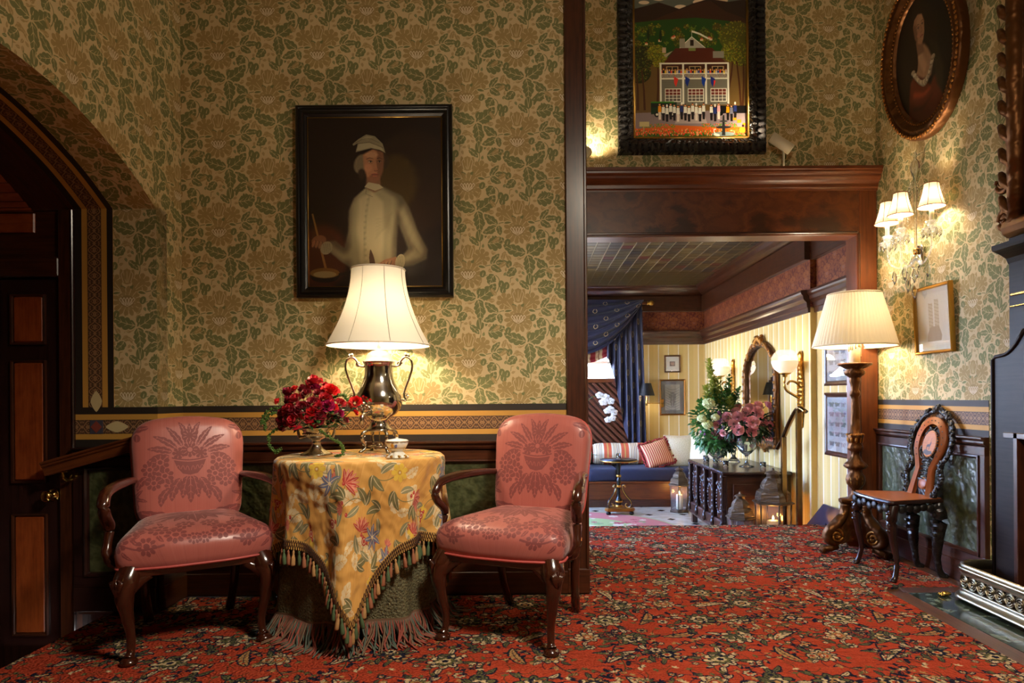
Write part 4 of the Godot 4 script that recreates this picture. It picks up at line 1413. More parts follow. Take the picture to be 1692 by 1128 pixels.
# ---------------------------------------------------------------- the rooms
const ZB := 3.686      # back wall
const ZO := 4.78       # wall with the wide opening
const XR := 2.545      # right wall
const XL := -1.955     # left wall with the arch
const ZJ := 3.434      # far side of the arch
const FF := -0.36      # floor of the further room
const ZF := 9.5        # its end wall
var LEDGE := [[0, 0], [0.012, 0], [0.016, 0.008], [0.03, 0.014], [0.034, 0.024], [0.034, 0.034], [0.042, 0.040], [0.048, 0.048], [0.048, 0.056], [0.0, 0.058]]
var arch := []

func flat_at(y: float) -> Transform3D:      # plan (x, depth) -> world, thickness upwards
	return Transform3D(Basis(Vector3(1, 0, 0), Vector3(0, 0, -1), Vector3(0, 1, 0)), Vector3(0, y, 0))

func wood_box(called: String, c: Vector3, s: Vector3, m: Material, parent: Node, bev := 0.003) -> MeshInstance3D:
	var st := S()
	box(st, c, s, bev, -2)
	return obj(called, st, m, parent)

# wainscot along local x, standing out along local z
func dado(called: String, label: String, at: Vector3, turn: float, ln: float, panels: Array, m: Material, ledge := true):
	var t := thing(called, label, "wainscot", at, turn)
	tag(t, "", "", "", "structure")
	wood_box("backing_board", Vector3(ln / 2, 0.40, 0.006), Vector3(ln, 0.80, 0.012), m, t, 0)
	wood_box("top_rail", Vector3(ln / 2, 0.779, 0.017), Vector3(ln, 0.05, 0.022), m, t, 0.002)
	wood_box("bottom_rail", Vector3(ln / 2, 0.155, 0.017), Vector3(ln, 0.058, 0.022), m, t, 0.002)
	wood_box("baseboard", Vector3(ln / 2, 0.063, 0.020), Vector3(ln, 0.126, 0.03), m, t, 0.004)
	var x := 0.0
	for p in panels + [[ln, ln]]:
		if p[0] - x > 0.005:
			wood_box("stile", Vector3((x + p[0]) / 2, 0.469, 0.017), Vector3(p[0] - x, 0.57, 0.022), m, t, 0.002)
		x = p[1]
	for p in panels:
		var st := S()
		box(st, Vector3((p[0] + p[1]) / 2, 0.469, 0.014), Vector3(p[1] - p[0] - 0.02, 0.552, 0.006), 0.001, 0)
		obj("panel", st, M.green, t)
		var f := S()
		var pr := [[0, 0], [0.024, 0], [0.026, 0.008], [0.018, 0.016], [0.010, 0.020], [0, 0.022]]
		var z := 0.012
		mould(f, Vector3(p[0], 0.184, z), Vector3(p[1], 0.184, z), pr, Vector3.BACK, Vector3.UP)
		mould(f, Vector3(p[0], 0.754, z), Vector3(p[1], 0.754, z), pr, Vector3.BACK, Vector3.DOWN)
		mould(f, Vector3(p[0], 0.184, z), Vector3(p[0], 0.754, z), pr, Vector3.BACK, Vector3.RIGHT)
		mould(f, Vector3(p[1], 0.184, z), Vector3(p[1], 0.754, z), pr, Vector3.BACK, Vector3.LEFT)
		obj("panel_moulding", f, m, t)
	if ledge:
		var st := S()
		mould(st, Vector3(0, 0.80, 0), Vector3(ln, 0.80, 0), LEDGE, Vector3.BACK)
		obj("ledge", st, m, t)
	return t

func border(called: String, label: String, at: Vector3, turn: float, ln: float):
	var st := S()
	box(st, Vector3(ln / 2, 0.961, 0.001), Vector3(ln, 0.206, 0.002), 0, 0, Transform3D.IDENTITY, Vector2(0, -1.064))
	var o := struct(called, st, M.border, label, "wall border")
	o.position = at
	o.rotation.y = turn

func paper_box(called: String, label: String, c: Vector3, s: Vector3, o := Vector2.ZERO, m: Material = null) -> MeshInstance3D:
	var st := S()
	box(st, c, s, 0, 0, Transform3D.IDENTITY, o)
	return struct(called, st, m if m else M.paper, label, "wall")

func build_rooms():
	# floors
	var st := S()
	box(st, Vector3(0.2, -0.09, -0.84), Vector3(4.78, 0.156, 8.04), 0, 0)
	struct("floor", st, M.floorboard, "dark wooden floor under the red carpet", "floor")
	var cp := [Vector2(-2.185, -2.9), Vector2(1.99, -2.9), Vector2(1.99, 3.73), Vector2(2.44, 3.73), Vector2(2.44, 5.56), Vector2(0.34, 5.56), Vector2(0.34, 3.64), Vector2(-1.92, 3.64), Vector2(-1.92, 3.33), Vector2(-2.185, 3.33)]
	st = S()
	plate(st, cp, 0.012, 0.0, flat_at(-0.012))
	tag(obj("carpet", st, M.carpet), "large red patterned carpet with dark blue vines and cream flowers", "carpet")
	# landing and two steps down
	var lan := thing("floor", "landing and steps down to the yellow room", "floor")
	tag(lan, "", "", "", "structure")
	wood_box("landing", Vector3(1.45, -0.19, -5.23), Vector3(2.5, 0.356, 0.74), M.floorboard, lan)
	wood_box("step", Vector3(1.45, -0.27, -5.73), Vector3(2.5, 0.18, 0.28), M.floorboard, lan)
	st = S()
	box(st, Vector3(1.39, -0.10, -5.572), Vector3(2.1, 0.176, 0.012), 0.004, 0)
	obj("riser_carpet", st, M.carpet, lan)
	# main room walls
	paper_box("wall_back", "wall papered with green leaves and ochre flowers behind the round table", Vector3(-0.83, 2.2, -ZB - 0.06), Vector3(2.32, 4.42, 0.12), Vector2(-0.060, -3.037))
	paper_box("wall_return", "short papered wall between the back wall and the opening", Vector3(0.27, 2.2, -4.24), Vector3(0.12, 4.42, 1.07))
	paper_box("wall_opening", "papered wall above the wide mahogany opening", Vector3(1.405, 3.34, -ZO - 0.07), Vector3(2.39, 2.14, 0.14), Vector2(1.927, -3.528))
	paper_box("wall_opening", "narrow wall beside the wide opening behind the floor lamp", Vector3(2.50, 1.14, -ZO - 0.07), Vector3(0.19, 2.28, 0.14), Vector2(1.927, -3.528))
	paper_box("wall_right", "papered wall with oval portrait, crystal sconce and fireplace", Vector3(XR + 0.075, 2.2, -0.96), Vector3(0.15, 4.42, 7.92), Vector2(0.1, 0.12))
	paper_box("wall_rear", "papered wall behind the viewer", Vector3(0.2, 2.2, 3.06), Vector3(5.2, 4.42, 0.12))
	st = S()
	box(st, Vector3(-0.2, 4.46, -0.9), Vector3(6.6, 0.12, 8.2), 0, 0)
	struct("ceiling", st, M.cream_paint, "cream ceiling of the papered hall", "ceiling")
	# the left wall and its arch
	arch = [Vector2(3.434, 2.10), Vector2(3.41, 2.119), Vector2(3.217, 2.229), Vector2(3.02, 2.312), Vector2(2.844, 2.370), Vector2(2.68, 2.406), Vector2(2.537, 2.423), Vector2(2.42, 2.428)]
	for i in range(arch.size() - 2, -1, -1): arch.append(Vector2(4.84 - arch[i].x, arch[i].y))
	var curve := smooth_path(arch, 4)
	st = S(true)
	var wq := func(z0: float, z1: float, ya0: float, ya1: float, x: float):
		quad(st, Vector3(x, ya0, -z0), Vector3(x, 4.42, -z0), Vector3(x, 4.42, -z1), Vector3(x, ya1, -z1), Vector2(z0, -ya0), Vector2(z0, -4.42), Vector2(z1, -4.42), Vector2(z1, -ya1))
	wq.call(-3.0, 1.406, 0.0, 0.0, XL)
	wq.call(3.434, ZB + 0.02, 0.0, 0.0, XL)
	for i in curve.size() - 1: wq.call(curve[i + 1].x, curve[i].x, curve[i + 1].y, curve[i].y, XL)
	struct("wall_left", st, M.paper, "left wall with a wide papered arch over the stairs", "wall")
	var band := func(x0: float, x1: float, m: Material, called: String, label: String, cat: String, mode: int):
		var s2 := S()
		var acc := 0.0
		for i in curve.size() - 1:
			var a: Vector2 = curve[i]
			var b: Vector2 = curve[i + 1]
			var d := a.distance_to(b)
			var g := func(x: float, l: float) -> Vector2:
				if mode == 1: return Vector2(l, (x - x0))
				if mode == 2: return Vector2(l, x)
				return Vector2(x, -2.1 - l)
			quad(s2, Vector3(x0, a.y, -a.x), Vector3(x0, b.y, -b.x), Vector3(x1, b.y, -b.x), Vector3(x1, a.y, -a.x), g.call(x0, acc), g.call(x0, acc + d), g.call(x1, acc + d), g.call(x1, acc))
			acc += d
		struct(called, s2, m, label, cat)
	curve.insert(0, Vector2(3.62, 2.098))
	curve.append(Vector2(1.2, 2.098))
	band.call(-2.182, XL, M.paper, "trim", "papered underside of the arch", "arch", 0)
	band.call(-2.383, -2.182, M.border, "trim", "black and ochre border round the underside of the arch", "wall border", 1)
	band.call(-3.4, -2.383, M.wood, "trim", "dark wooden lining of the arch over the stairs", "arch", 2)
	st = S()
	box(st, Vector3(-2.07, 1.585, -ZJ - 0.05), Vector3(0.23, 1.06, 0.10), 0, 0, Transform3D.IDENTITY, Vector2(-2.11, -1.62))
	struct("wall_jamb", st, M.paper, "papered jamb of the arch beside the dark panelled door", "wall")
	st = S()
	box(st, Vector3(-2.2825, 1.532, -ZJ - 0.048), Vector3(0.201, 1.15, 0.10), 0, 1, Transform3D.IDENTITY, Vector2(0, -2.383))
	struct("trim", st, M.border, "upright black and ochre border on the jamb of the arch", "wall border")
	st = S()
	box(st, Vector3(-2.17, 0.45, -ZJ - 0.06), Vector3(0.44, 0.95, 0.10), 0, 0)
	struct("wall_jamb", st, M.wood, "wooden lower jamb of the arch behind the handrail", "wall")
	border("trim", "short border on the jamb above the handrail", Vector3(-2.383 + 0.0, 0, -ZJ + 0.002), 0, 0.43)
	dado("trim", "low panelled wainscot on the jamb behind the handrail", Vector3(-2.383, 0, -ZJ), 0, 0.43, [[0.058, 0.40]], M.black_wood)
	border("trim", "border on the narrow return beside the arch", Vector3(XL, 0, -ZJ + 0.0), PI / 2, ZB - ZJ)
	dado("trim", "narrow return of the wainscot beside the arch", Vector3(XL, 0, -ZJ), PI / 2, ZB - ZJ, [], M.wood)
	# corner ornaments of the border
	paper_box("wall_left", "papered pier between the arch and the back wall", Vector3(XL - 0.1, 2.2, -3.63), Vector3(0.196, 4.42, 0.36))
	var cn := thing("trim", "cream lozenges and red corner square printed on the border", "wall border")
	tag(cn, "", "", "", "structure")
	var loz := func(x: float, y: float, w: float, h: float):
		var s2 := S()
		var pts := []
		for i in 16:
			var a := TAU * i / 16
			pts.append(Vector2(x + cos(a) * w * pow(absf(cos(a)), 0.5), y + sin(a) * h * pow(absf(sin(a)), 0.5)))
		plate(s2, pts, 0.001, 0.0, Transform3D(Basis.IDENTITY, Vector3(0, 0, -ZJ + 0.005)))
		obj("lozenge", s2, mat(C(196, 176, 128), 0.6), cn)
	loz.call(-2.273, 1.095, 0.03, 0.055)
	loz.call(-2.165, 0.961, 0.06, 0.03)
	st = S()
	box(st, Vector3(-2.273, 0.961, -ZJ + 0.0045), Vector3(0.068, 0.072, 0.003), 0, 0)
	obj("corner_square", st, mat(C(64, 62, 72), 0.6), cn)
	st = S()
	plate(st, [Vector2(-2.303, 0.961), Vector2(-2.273, 0.929), Vector2(-2.243, 0.961), Vector2(-2.273, 0.993)], 0.001, 0.0, Transform3D(Basis.IDENTITY, Vector3(0, 0, -ZJ + 0.0065)))
	obj("corner_diamond", st, mat(C(128, 58, 44), 0.6), cn)
	# dark panelled wall and door beside the stairs
	st = S()
	box(st, Vector3(-2.9, 0.45, -ZJ - 0.09), Vector3(1.45, 3.6, 0.10), 0, 1)
	struct("wall_stair", st, M.black_wood, "dark wooden wall beside the stairs", "wall")
	var fr := thing("trim", "dark wooden frame round the panelled door", "door frame")
	tag(fr, "", "", "", "structure")
	wood_box("jamb_post", Vector3(-2.424, 0.55, -ZJ - 0.015), Vector3(0.078, 3.1, 0.06), M.wood, fr, 0.004)
	wood_box("edge_bead", Vector3(-2.388, 0.55, -ZJ + 0.012), Vector3(0.012, 3.1, 0.02), M.black_wood, fr, 0.004)
	wood_box("transom", Vector3(-2.8, 1.80, -ZJ - 0.012), Vector3(0.68, 0.10, 0.06), M.wood, fr, 0.006)
	wood_box("upper_board", Vector3(-2.8, 1.97, -ZJ - 0.03), Vector3(0.68, 0.26, 0.04), M.wood, fr, 0.004)
	var up := S()
	plate(up, [Vector2(-2.596, 1.985), Vector2(-2.596, 2.085), Vector2(-3.1, 2.085), Vector2(-3.1, 1.985)], 0.012, 0.006, Transform3D(Basis.IDENTITY, Vector3(0, 0, -ZJ - 0.012)))
	obj("upper_panel", up, M.panel_wood, fr)
	var sp := S()      # panel on the curved lining
	for i in range(2, 15):
		var a: Vector2 = curve[i]
		var b: Vector2 = curve[i + 1]
		quad(sp, Vector3(-3.2, a.y - 0.012, -a.x + 0.01), Vector3(-3.2, b.y - 0.012, -b.x), Vector3(-2.596, b.y - 0.012, -b.x), Vector3(-2.596, a.y - 0.012, -a.x + 0.01), Vector2(0, i * 0.05), Vector2(0, i * 0.05 + 0.05), Vector2(0.6, i * 0.05 + 0.05), Vector2(0.6, i * 0.05))
	obj("lining_panel", sp, M.panel_wood, fr)
	var dr := thing("door_1", "dark panelled door with orange-brown raised panels and brass knob", "door")
	tag(dr, "", "", "", "structure")
	wood_box("door_leaf", Vector3(-2.79, 0.62, -ZJ - 0.022), Vector3(0.65, 2.24, 0.03), M.black_wood, dr)
	for q in [[1.408, 1.648], [0.682, 1.302], [-0.12, 0.494]]:
		for xx in [[-2.71, -2.552], [-3.06, -2.90]]:
			var y0: float = q[0]
			var y1: float = q[1]
			var p := S()
			var w: float = xx[1] - xx[0]
			box(p, Vector3((xx[0] + xx[1]) / 2, (y0 + y1) / 2, -ZJ - 0.006), Vector3(w, y1 - y0, 0.016), 0.008, 1)
			obj("door_panel", p, M.panel_wood, dr)
			var f := S()
			var pr := [[0, 0], [0.016, 0], [0.014, 0.008], [0.004, 0.012], [0, 0.012]]
			var zz := -ZJ - 0.008
			mould(f, Vector3(xx[0] - 0.01, y0 - 0.012, zz), Vector3(xx[1] + 0.01, y0 - 0.012, zz), pr, Vector3.BACK, Vector3.UP)
			mould(f, Vector3(xx[0] - 0.01, y1 + 0.012, zz), Vector3(xx[1] + 0.01, y1 + 0.012, zz), pr, Vector3.BACK, Vector3.DOWN)
			mould(f, Vector3(xx[0] - 0.012, y0 - 0.01, zz), Vector3(xx[0] - 0.012, y1 + 0.01, zz), pr, Vector3.BACK, Vector3.RIGHT)
			mould(f, Vector3(xx[1] + 0.012, y0 - 0.01, zz), Vector3(xx[1] + 0.012, y1 + 0.01, zz), pr, Vector3.BACK, Vector3.LEFT)
			obj("panel_bead", f, M.wood, dr)
	var kn := S()
	lathe(kn, [[0, 0], [0.034, 0], [0.034, 0.004], [0.026, 0.008], [0.012, 0.012], [0.010, 0.03], [0.022, 0.036], [0.029, 0.048], [0.027, 0.062], [0.016, 0.07], [0, 0.072]], 20, Transform3D(Basis(Vector3.RIGHT, PI / 2), Vector3(-2.508, 0.605, -ZJ - 0.006)))
	obj("door_knob", kn, M.brass, dr)
	# stairs going down behind the arch
	var sw := thing("floor", "dark wooden stairs going down behind the arch", "stairs")
	tag(sw, "", "", "", "structure")
	for k in 4:
		wood_box("stair_tread", Vector3(-2.34 - k * 0.28, -0.19 * (k + 1) - 0.25, -2.42), Vector3(0.30, 0.5, 2.03), M.wood, sw)
	wood_box("stair_tread", Vector3(-2.8, -1.3, -2.42), Vector3(1.4, 0.3, 2.3), M.wood, sw)
	paper_box("wall_stair", "wall at the foot of the stairs", Vector3(-3.44, 0.6, -2.42), Vector3(0.1, 4.0, 2.3), Vector2.ZERO, M.wood)
	paper_box("wall_stair", "near wall beside the stairs", Vector3(-2.70, 0.35, -1.35), Vector3(1.5, 3.5, 0.1), Vector2.ZERO, M.wood)
	# wainscot and borders of the hall
	dado("trim", "dark wainscot with green panels behind the two armchairs", Vector3(XL, 0, -ZB), 0, 2.165, [[0.10, 0.98], [1.10, 2.10]], M.wood)
	border("trim", "black, ochre and brown figured border on the back wall", Vector3(XL, 0, -ZB), 0, 2.165)
	dado("trim", "dark wainscot with green panel behind the carved chair", Vector3(XR, 0, -ZO), -PI / 2, 1.16, [[0.07, 1.115]], M.wood)
	border("trim", "black, ochre and brown figured border behind the carved chair", Vector3(XR, 0, -ZO), -PI / 2, 1.16)
	dado("trim", "wainscot on the left wall beside the viewer", Vector3(XL, 0, 3.0), PI / 2, 4.40, [[0.1, 2.1], [2.2, 4.3]], M.wood)
	# mahogany opening
	var op := thing("door_2", "wide mahogany opening with heavy cornice", "doorway")
	tag(op, "", "", "", "structure")
	wood_box("side_casing", Vector3(2.470, 1.30, -ZO + 0.012), Vector3(0.13, 2.60, 0.03), M.casing, op, 0.004)
	wood_box("jamb_lining", Vector3(2.398, 1.138, -ZO - 0.06), Vector3(0.016, 2.276, 0.17), M.casing, op, 0.003)
	wood_box("inner_bead", Vector3(2.404, 1.138, -ZO + 0.022), Vector3(0.022, 2.276, 0.02), M.wood, op, 0.006)
	wood_box("head_lining", Vector3(1.37, 2.268, -ZO - 0.06), Vector3(2.06, 0.016, 0.17), M.casing, op, 0.003)
	wood_box("head_bead", Vector3(1.37, 2.281, -ZO + 0.022), Vector3(2.06, 0.018, 0.02), M.wood, op, 0.005)
	var lb := S()
	box(lb, Vector3(1.3675, 2.44, -ZO + 0.012), Vector3(2.075, 0.31, 0.03), 0.003, 0)
	obj("lintel_board", lb, M.burl, op)
	var cr := S()
	mould(cr, Vector3(0.33, 2.585, -ZO), Vector3(2.541, 2.585, -ZO), [[0, 0], [0.03, 0], [0.032, 0.012], [0.036, 0.02], [0.04, 0.022], [0.042, 0.046], [0.05, 0.056], [0.064, 0.066], [0.078, 0.086], [0.082, 0.10], [0.09, 0.104], [0.098, 0.116], [0.10, 0.13], [0.108, 0.134], [0.108, 0.155], [0, 0.158]], Vector3.BACK)
	obj("cornice", cr, M.casing, op)
	var pt := thing("trim", "tall mahogany corner post between the papered walls", "post")
	tag(pt, "", "", "", "structure")
	wood_box("post_board", Vector3(0.2685, 2.2, -ZB - 0.05), Vector3(0.119, 4.42, 0.15), M.wood, pt, 0.006)
	wood_box("post_bead", Vector3(0.319, 2.2, -ZB + 0.028), Vector3(0.018, 4.42, 0.014), M.wood, pt, 0.005)
	wood_box("post_plinth", Vector3(0.2685, 0.07, -ZB - 0.045), Vector3(0.125, 0.14, 0.165), M.wood, pt, 0.006)
	# hearth
	var hb := thing("floor", "green marble hearth with a wooden border", "hearth")
	tag(hb, "", "", "", "structure")
	wood_box("border_board", Vector3(2.04, -0.006, -0.31), Vector3(0.10, 0.012, 6.64), M.floorboard, hb)
	wood_box("border_board", Vector3(2.32, -0.006, -3.68), Vector3(0.455, 0.012, 0.10), M.floorboard, hb)
	wood_box("border_board", Vector3(2.493, -0.006, -4.25), Vector3(0.104, 0.012, 1.04), M.floorboard, hb)
	st = S()
	box(st, Vector3(2.318, -0.006, -0.5), Vector3(0.454, 0.012, 6.26), 0.002, 0)
	obj("marble_slab", st, M.marble, hb)
	# the further room
	st = S()
	box(st, Vector3(0.5, FF - 0.06, -7.25), Vector3(4.5, 0.12, 4.8), 0, 0)
	var ff := struct("floor", st, M.stone, "cream stone floor with small black squares in the yellow room", "floor")
	var tl := S()
	plate(tl, [Vector2(-0.05, 0), Vector2(0, -0.05), Vector2(0.05, 0), Vector2(0, 0.05)], 0.002, 0.0, flat_at(0))
	var tm := commit(tl)
	for i in 5:
		for j in 9:
			var o := obj("black_tile", tm, M.black_tile, ff)
			o.position = Vector3(0.62 + i * 0.42 + (0.21 if j % 2 else 0.0), FF, -6.25 - j * 0.30)
	var mg := Vector2(0.0, 0.0)
	paper_box("wall_far", "yellow striped wall with framed prints above the window seat", Vector3(2.05, 0.75, -ZF - 0.06), Vector3(1.2, 2.3, 0.12), mg, M.stripe_wall)
	paper_box("wall_far", "yellow striped wall below the curtained window", Vector3(0.35, 0.3, -ZF - 0.06), Vector3(2.3, 1.4, 0.12), mg, M.stripe_wall)
	paper_box("wall_far", "red wall above the curtained window", Vector3(0.35, 2.47, -ZF - 0.06), Vector3(2.3, 0.56, 0.12), mg, M.frieze)
	paper_box("wall_far", "striped wall left of the curtained window", Vector3(-1.32, 1.2, -ZF - 0.06), Vector3(1.1, 3.3, 0.12), mg, M.stripe_wall)
	paper_box("wall_far_right", "yellow striped wall behind the mirror and the flowers", Vector3(XR + 0.075, 0.75, -7.72), Vector3(0.15, 2.3, 3.62), mg, M.stripe_wall)
	paper_box("wall_far_right", "pale striped wall with the two framed moth cases", Vector3(XR + 0.13, 0.75, -5.41), Vector3(0.15, 2.3, 1.0), mg, M.stripe_wall)
	for q in [["red floral frieze along the mirror wall", Vector3(XR + 0.075, 2.32, -7.72), Vector3(0.15, 0.86, 3.62)], ["red floral frieze beside the opening", Vector3(XR + 0.13, 2.32, -5.41), Vector3(0.15, 0.86, 1.0)], ["red floral frieze above the framed prints", Vector3(2.05, 2.32, -ZF - 0.06), Vector3(1.2, 0.86, 0.12)]]:
		paper_box("wall_frieze", q[0], q[1], q[2], mg, M.frieze)
	# window wall on the left of the further room
	for q in [[4.9, 5.7], [6.9, 7.6], [8.8, 9.6]]:
		paper_box("wall_far_left", ["striped pier near the opening", "striped pier between the side windows", "striped pier in the far corner"][int(q[0] / 2.0) - 2], Vector3(-1.76, 1.15, -(q[0] + q[1]) / 2), Vector3(0.12, 3.14, q[1] - q[0]), mg, M.stripe_wall)
	for q in [[5.7, 6.9, "first"], [7.6, 8.8, "second"]]:
		paper_box("wall_far_left", "sill wall below the %s side window" % q[2], Vector3(-1.76, 0.0, -(q[0] + q[1]) / 2), Vector3(0.12, 0.8, q[1] - q[0]), mg, M.stripe_wall)
		paper_box("wall_far_left", "wall above the %s side window" % q[2], Vector3(-1.76, 2.51, -(q[0] + q[1]) / 2), Vector3(0.12, 0.42, q[1] - q[0]), mg, M.stripe_wall)
		window_at("window_1" if q[2] == "first" else "window_2", "tall %s side window of the yellow room" % q[2], Vector3(-1.76, 1.35, -(q[0] + q[1]) / 2), PI / 2, q[1] - q[0], 1.9)
	window_at("window_3", "bright window behind the red shade and wooden lattice", Vector3(0.35, 1.6, -ZF - 0.06), 0.0, 2.3, 1.2)
	paper_box("wall_far_near", "wall of the yellow room left of the opening", Vector3(-0.78, 1.15, -4.86), Vector3(2.0, 3.1, 0.12), mg, M.stripe_wall)
	st = S()
	box(st, Vector3(0.4, 2.74, -7.26), Vector3(4.7, 0.10, 4.76), 0, 0)
	var ce := struct("ceiling", st, M.grout, "low tiled ceiling of the yellow room", "ceiling")
	build_ceiling_tiles(ce)
	# woodwork of the further room: picture rail, upper board, crown
	var RAIL := [[0, 0], [0.02, 0], [0.024, 0.04], [0.03, 0.05], [0.034, 0.09], [0.05, 0.105], [0.062, 0.12], [0.066, 0.15], [0.08, 0.165], [0.086, 0.18], [0.086, 0.20], [0, 0.205]]
	var CROWN := [[0, 0], [0.02, 0.0], [0.03, 0.015], [0.05, 0.03], [0.08, 0.05], [0.11, 0.08], [0.13, 0.115], [0.15, 0.125], [0.16, 0.15], [0, 0.15]]
	var tr := thing("trim", "dark wooden picture rail and cornice round the yellow room", "moulding")
	tag(tr, "", "", "", "structure")
	for q in [[Vector3(1.35, 0, -ZF), Vector3(XR, 0, -ZF), Vector3.BACK], [Vector3(XR, 0, -ZF), Vector3(XR, 0, -5.91), Vector3.LEFT], [Vector3(XR + 0.055, 0, -5.91), Vector3(XR + 0.055, 0, -5.10), Vector3.LEFT]]:
		var s2 := S()
		mould(s2, q[0] + Vector3.UP * 1.848, q[1] + Vector3.UP * 1.848, RAIL, q[2])
		obj("picture_rail", s2, M.wood, tr)
	for q in [[Vector3(-1.7, 0, -ZF), Vector3(XR, 0, -ZF), Vector3.BACK, 0.0], [Vector3(XR, 0, -ZF), Vector3(XR, 0, -5.91), Vector3.LEFT, 0.0], [Vector3(XR + 0.055, 0, -5.91), Vector3(XR + 0.055, 0, -4.93), Vector3.LEFT, 0.0]]:
		var s2 := S()
		mould(s2, q[0] + Vector3.UP * 2.325, q[1] + Vector3.UP * 2.325, [[0, 0], [0.045, 0], [0.05, 0.006], [0.05, 0.22], [0, 0.22]], q[2])
		obj("frieze_board", s2, M.wood, tr)
		s2 = S()
		mould(s2, q[0] + Vector3.UP * 2.54, q[1] + Vector3.UP * 2.54, CROWN, q[2])
		obj("crown_moulding", s2, M.wood, tr)
	# skirting that follows the steps
	var sk := S()
	plate(sk, [Vector2(4.93, 0.0), Vector2(4.93, 0.16), Vector2(5.64, 0.16), Vector2(6.2, -0.24), Vector2(6.2, -0.36), Vector2(5.6, -0.36), Vector2(5.6, 0.0)], 0.02, 0.004, Transform3D(Basis(Vector3(0, 0, -1), Vector3(0, 1, 0), Vector3(1, 0, 0)), Vector3(XR - 0.02, 0, 0)))
	struct("baseboard_right", sk, M.stair_paint, "dark blue stair skirting behind the floor lamp", "skirting")

func window_at(called: String, label: String, at: Vector3, turn: float, w: float, h: float):
	var t := thing(called, label, "window", at, turn)
	tag(t, "", "", "", "structure")
	for q in [[Vector3(0, h / 2 - 0.03, 0), Vector3(w, 0.06, 0.08)], [Vector3(0, -h / 2 + 0.03, 0), Vector3(w, 0.06, 0.1)], [Vector3(-w / 2 + 0.03, 0, 0), Vector3(0.06, h, 0.08)], [Vector3(w / 2 - 0.03, 0, 0), Vector3(0.06, h, 0.08)], [Vector3(0, 0, 0), Vector3(w, 0.04, 0.05)], [Vector3(0, 0, 0), Vector3(0.04, h, 0.05)]]:
		wood_box("window_frame", q[0], q[1], M.cream_paint, t)
	for sx in [-1, 1]:
		for sy in [-1, 1]:
			var s2 := S()
			box(s2, Vector3(sx * (w / 4 - 0.005), sy * (h / 4 - 0.005), 0), Vector3(w / 2 - 0.07, h / 2 - 0.07, 0.006), 0, 0)
			obj("window_pane", s2, M.pane, t)

func build_ceiling_tiles(ce: Node):
	var p := 0.135
	var st := S()
	box(st, Vector3.ZERO, Vector3(p - 0.013, 0.008, p - 0.010), 0.002, 0)
	var tm := commit(st)
	var far := S()
	rng.seed = 12
	var n := 0
	for j in 33:
		for i in 22:
			var z := 5.05 + j * p
			var x := 2.40 - i * p
			var k: int = [0, 1, 2, 3, 7, 1, 2, 0, 3, 2, 1, 5, 0, 6, 4, 7][rng.randi() % 16]
			if n < 300 and x > z * 0.087 and z > 5.35 and x < z * 0.42 and z < 9.35:
				var o := obj("ceiling_tile", tm, M.tiles[k], ce)
				o.position = Vector3(x, 2.687, -z)
				n += 1
			else:
				box(far, Vector3(x, 2.687, -z), Vector3(p - 0.006, 0.008, p - 0.006), 0, 0)
	var o2 := obj("ceiling_tiles", far, M.tiles[1], ce)
	tag(o2, "", "", "", "stuff")

# ---------------------------------------------------------------- furniture of the hall
func round_poly(pts: Array, r: float, n := 5) -> Array:
	var out := []
	var m := pts.size()
	for i in m:
		var a: Vector2 = pts[(i + m - 1) % m]
		var b: Vector2 = pts[i]
		var c: Vector2 = pts[(i + 1) % m]
		var p := b + (a - b).normalized() * r
		var q := b + (c - b).normalized() * r
		for k in n + 1:
			var t := float(k) / n
			out.append(p.lerp(b, t).lerp(b.lerp(q, t), t))
	return out

func outline_dense(pts: Array, step: float) -> Array:
	var out := []
	for i in pts.size():
		var a: Vector2 = pts[i]
		var b: Vector2 = pts[(i + 1) % pts.size()]
		var n := maxi(1, int(a.distance_to(b) / step))
		for k in n: out.append(a.lerp(b, float(k) / n))
	return out

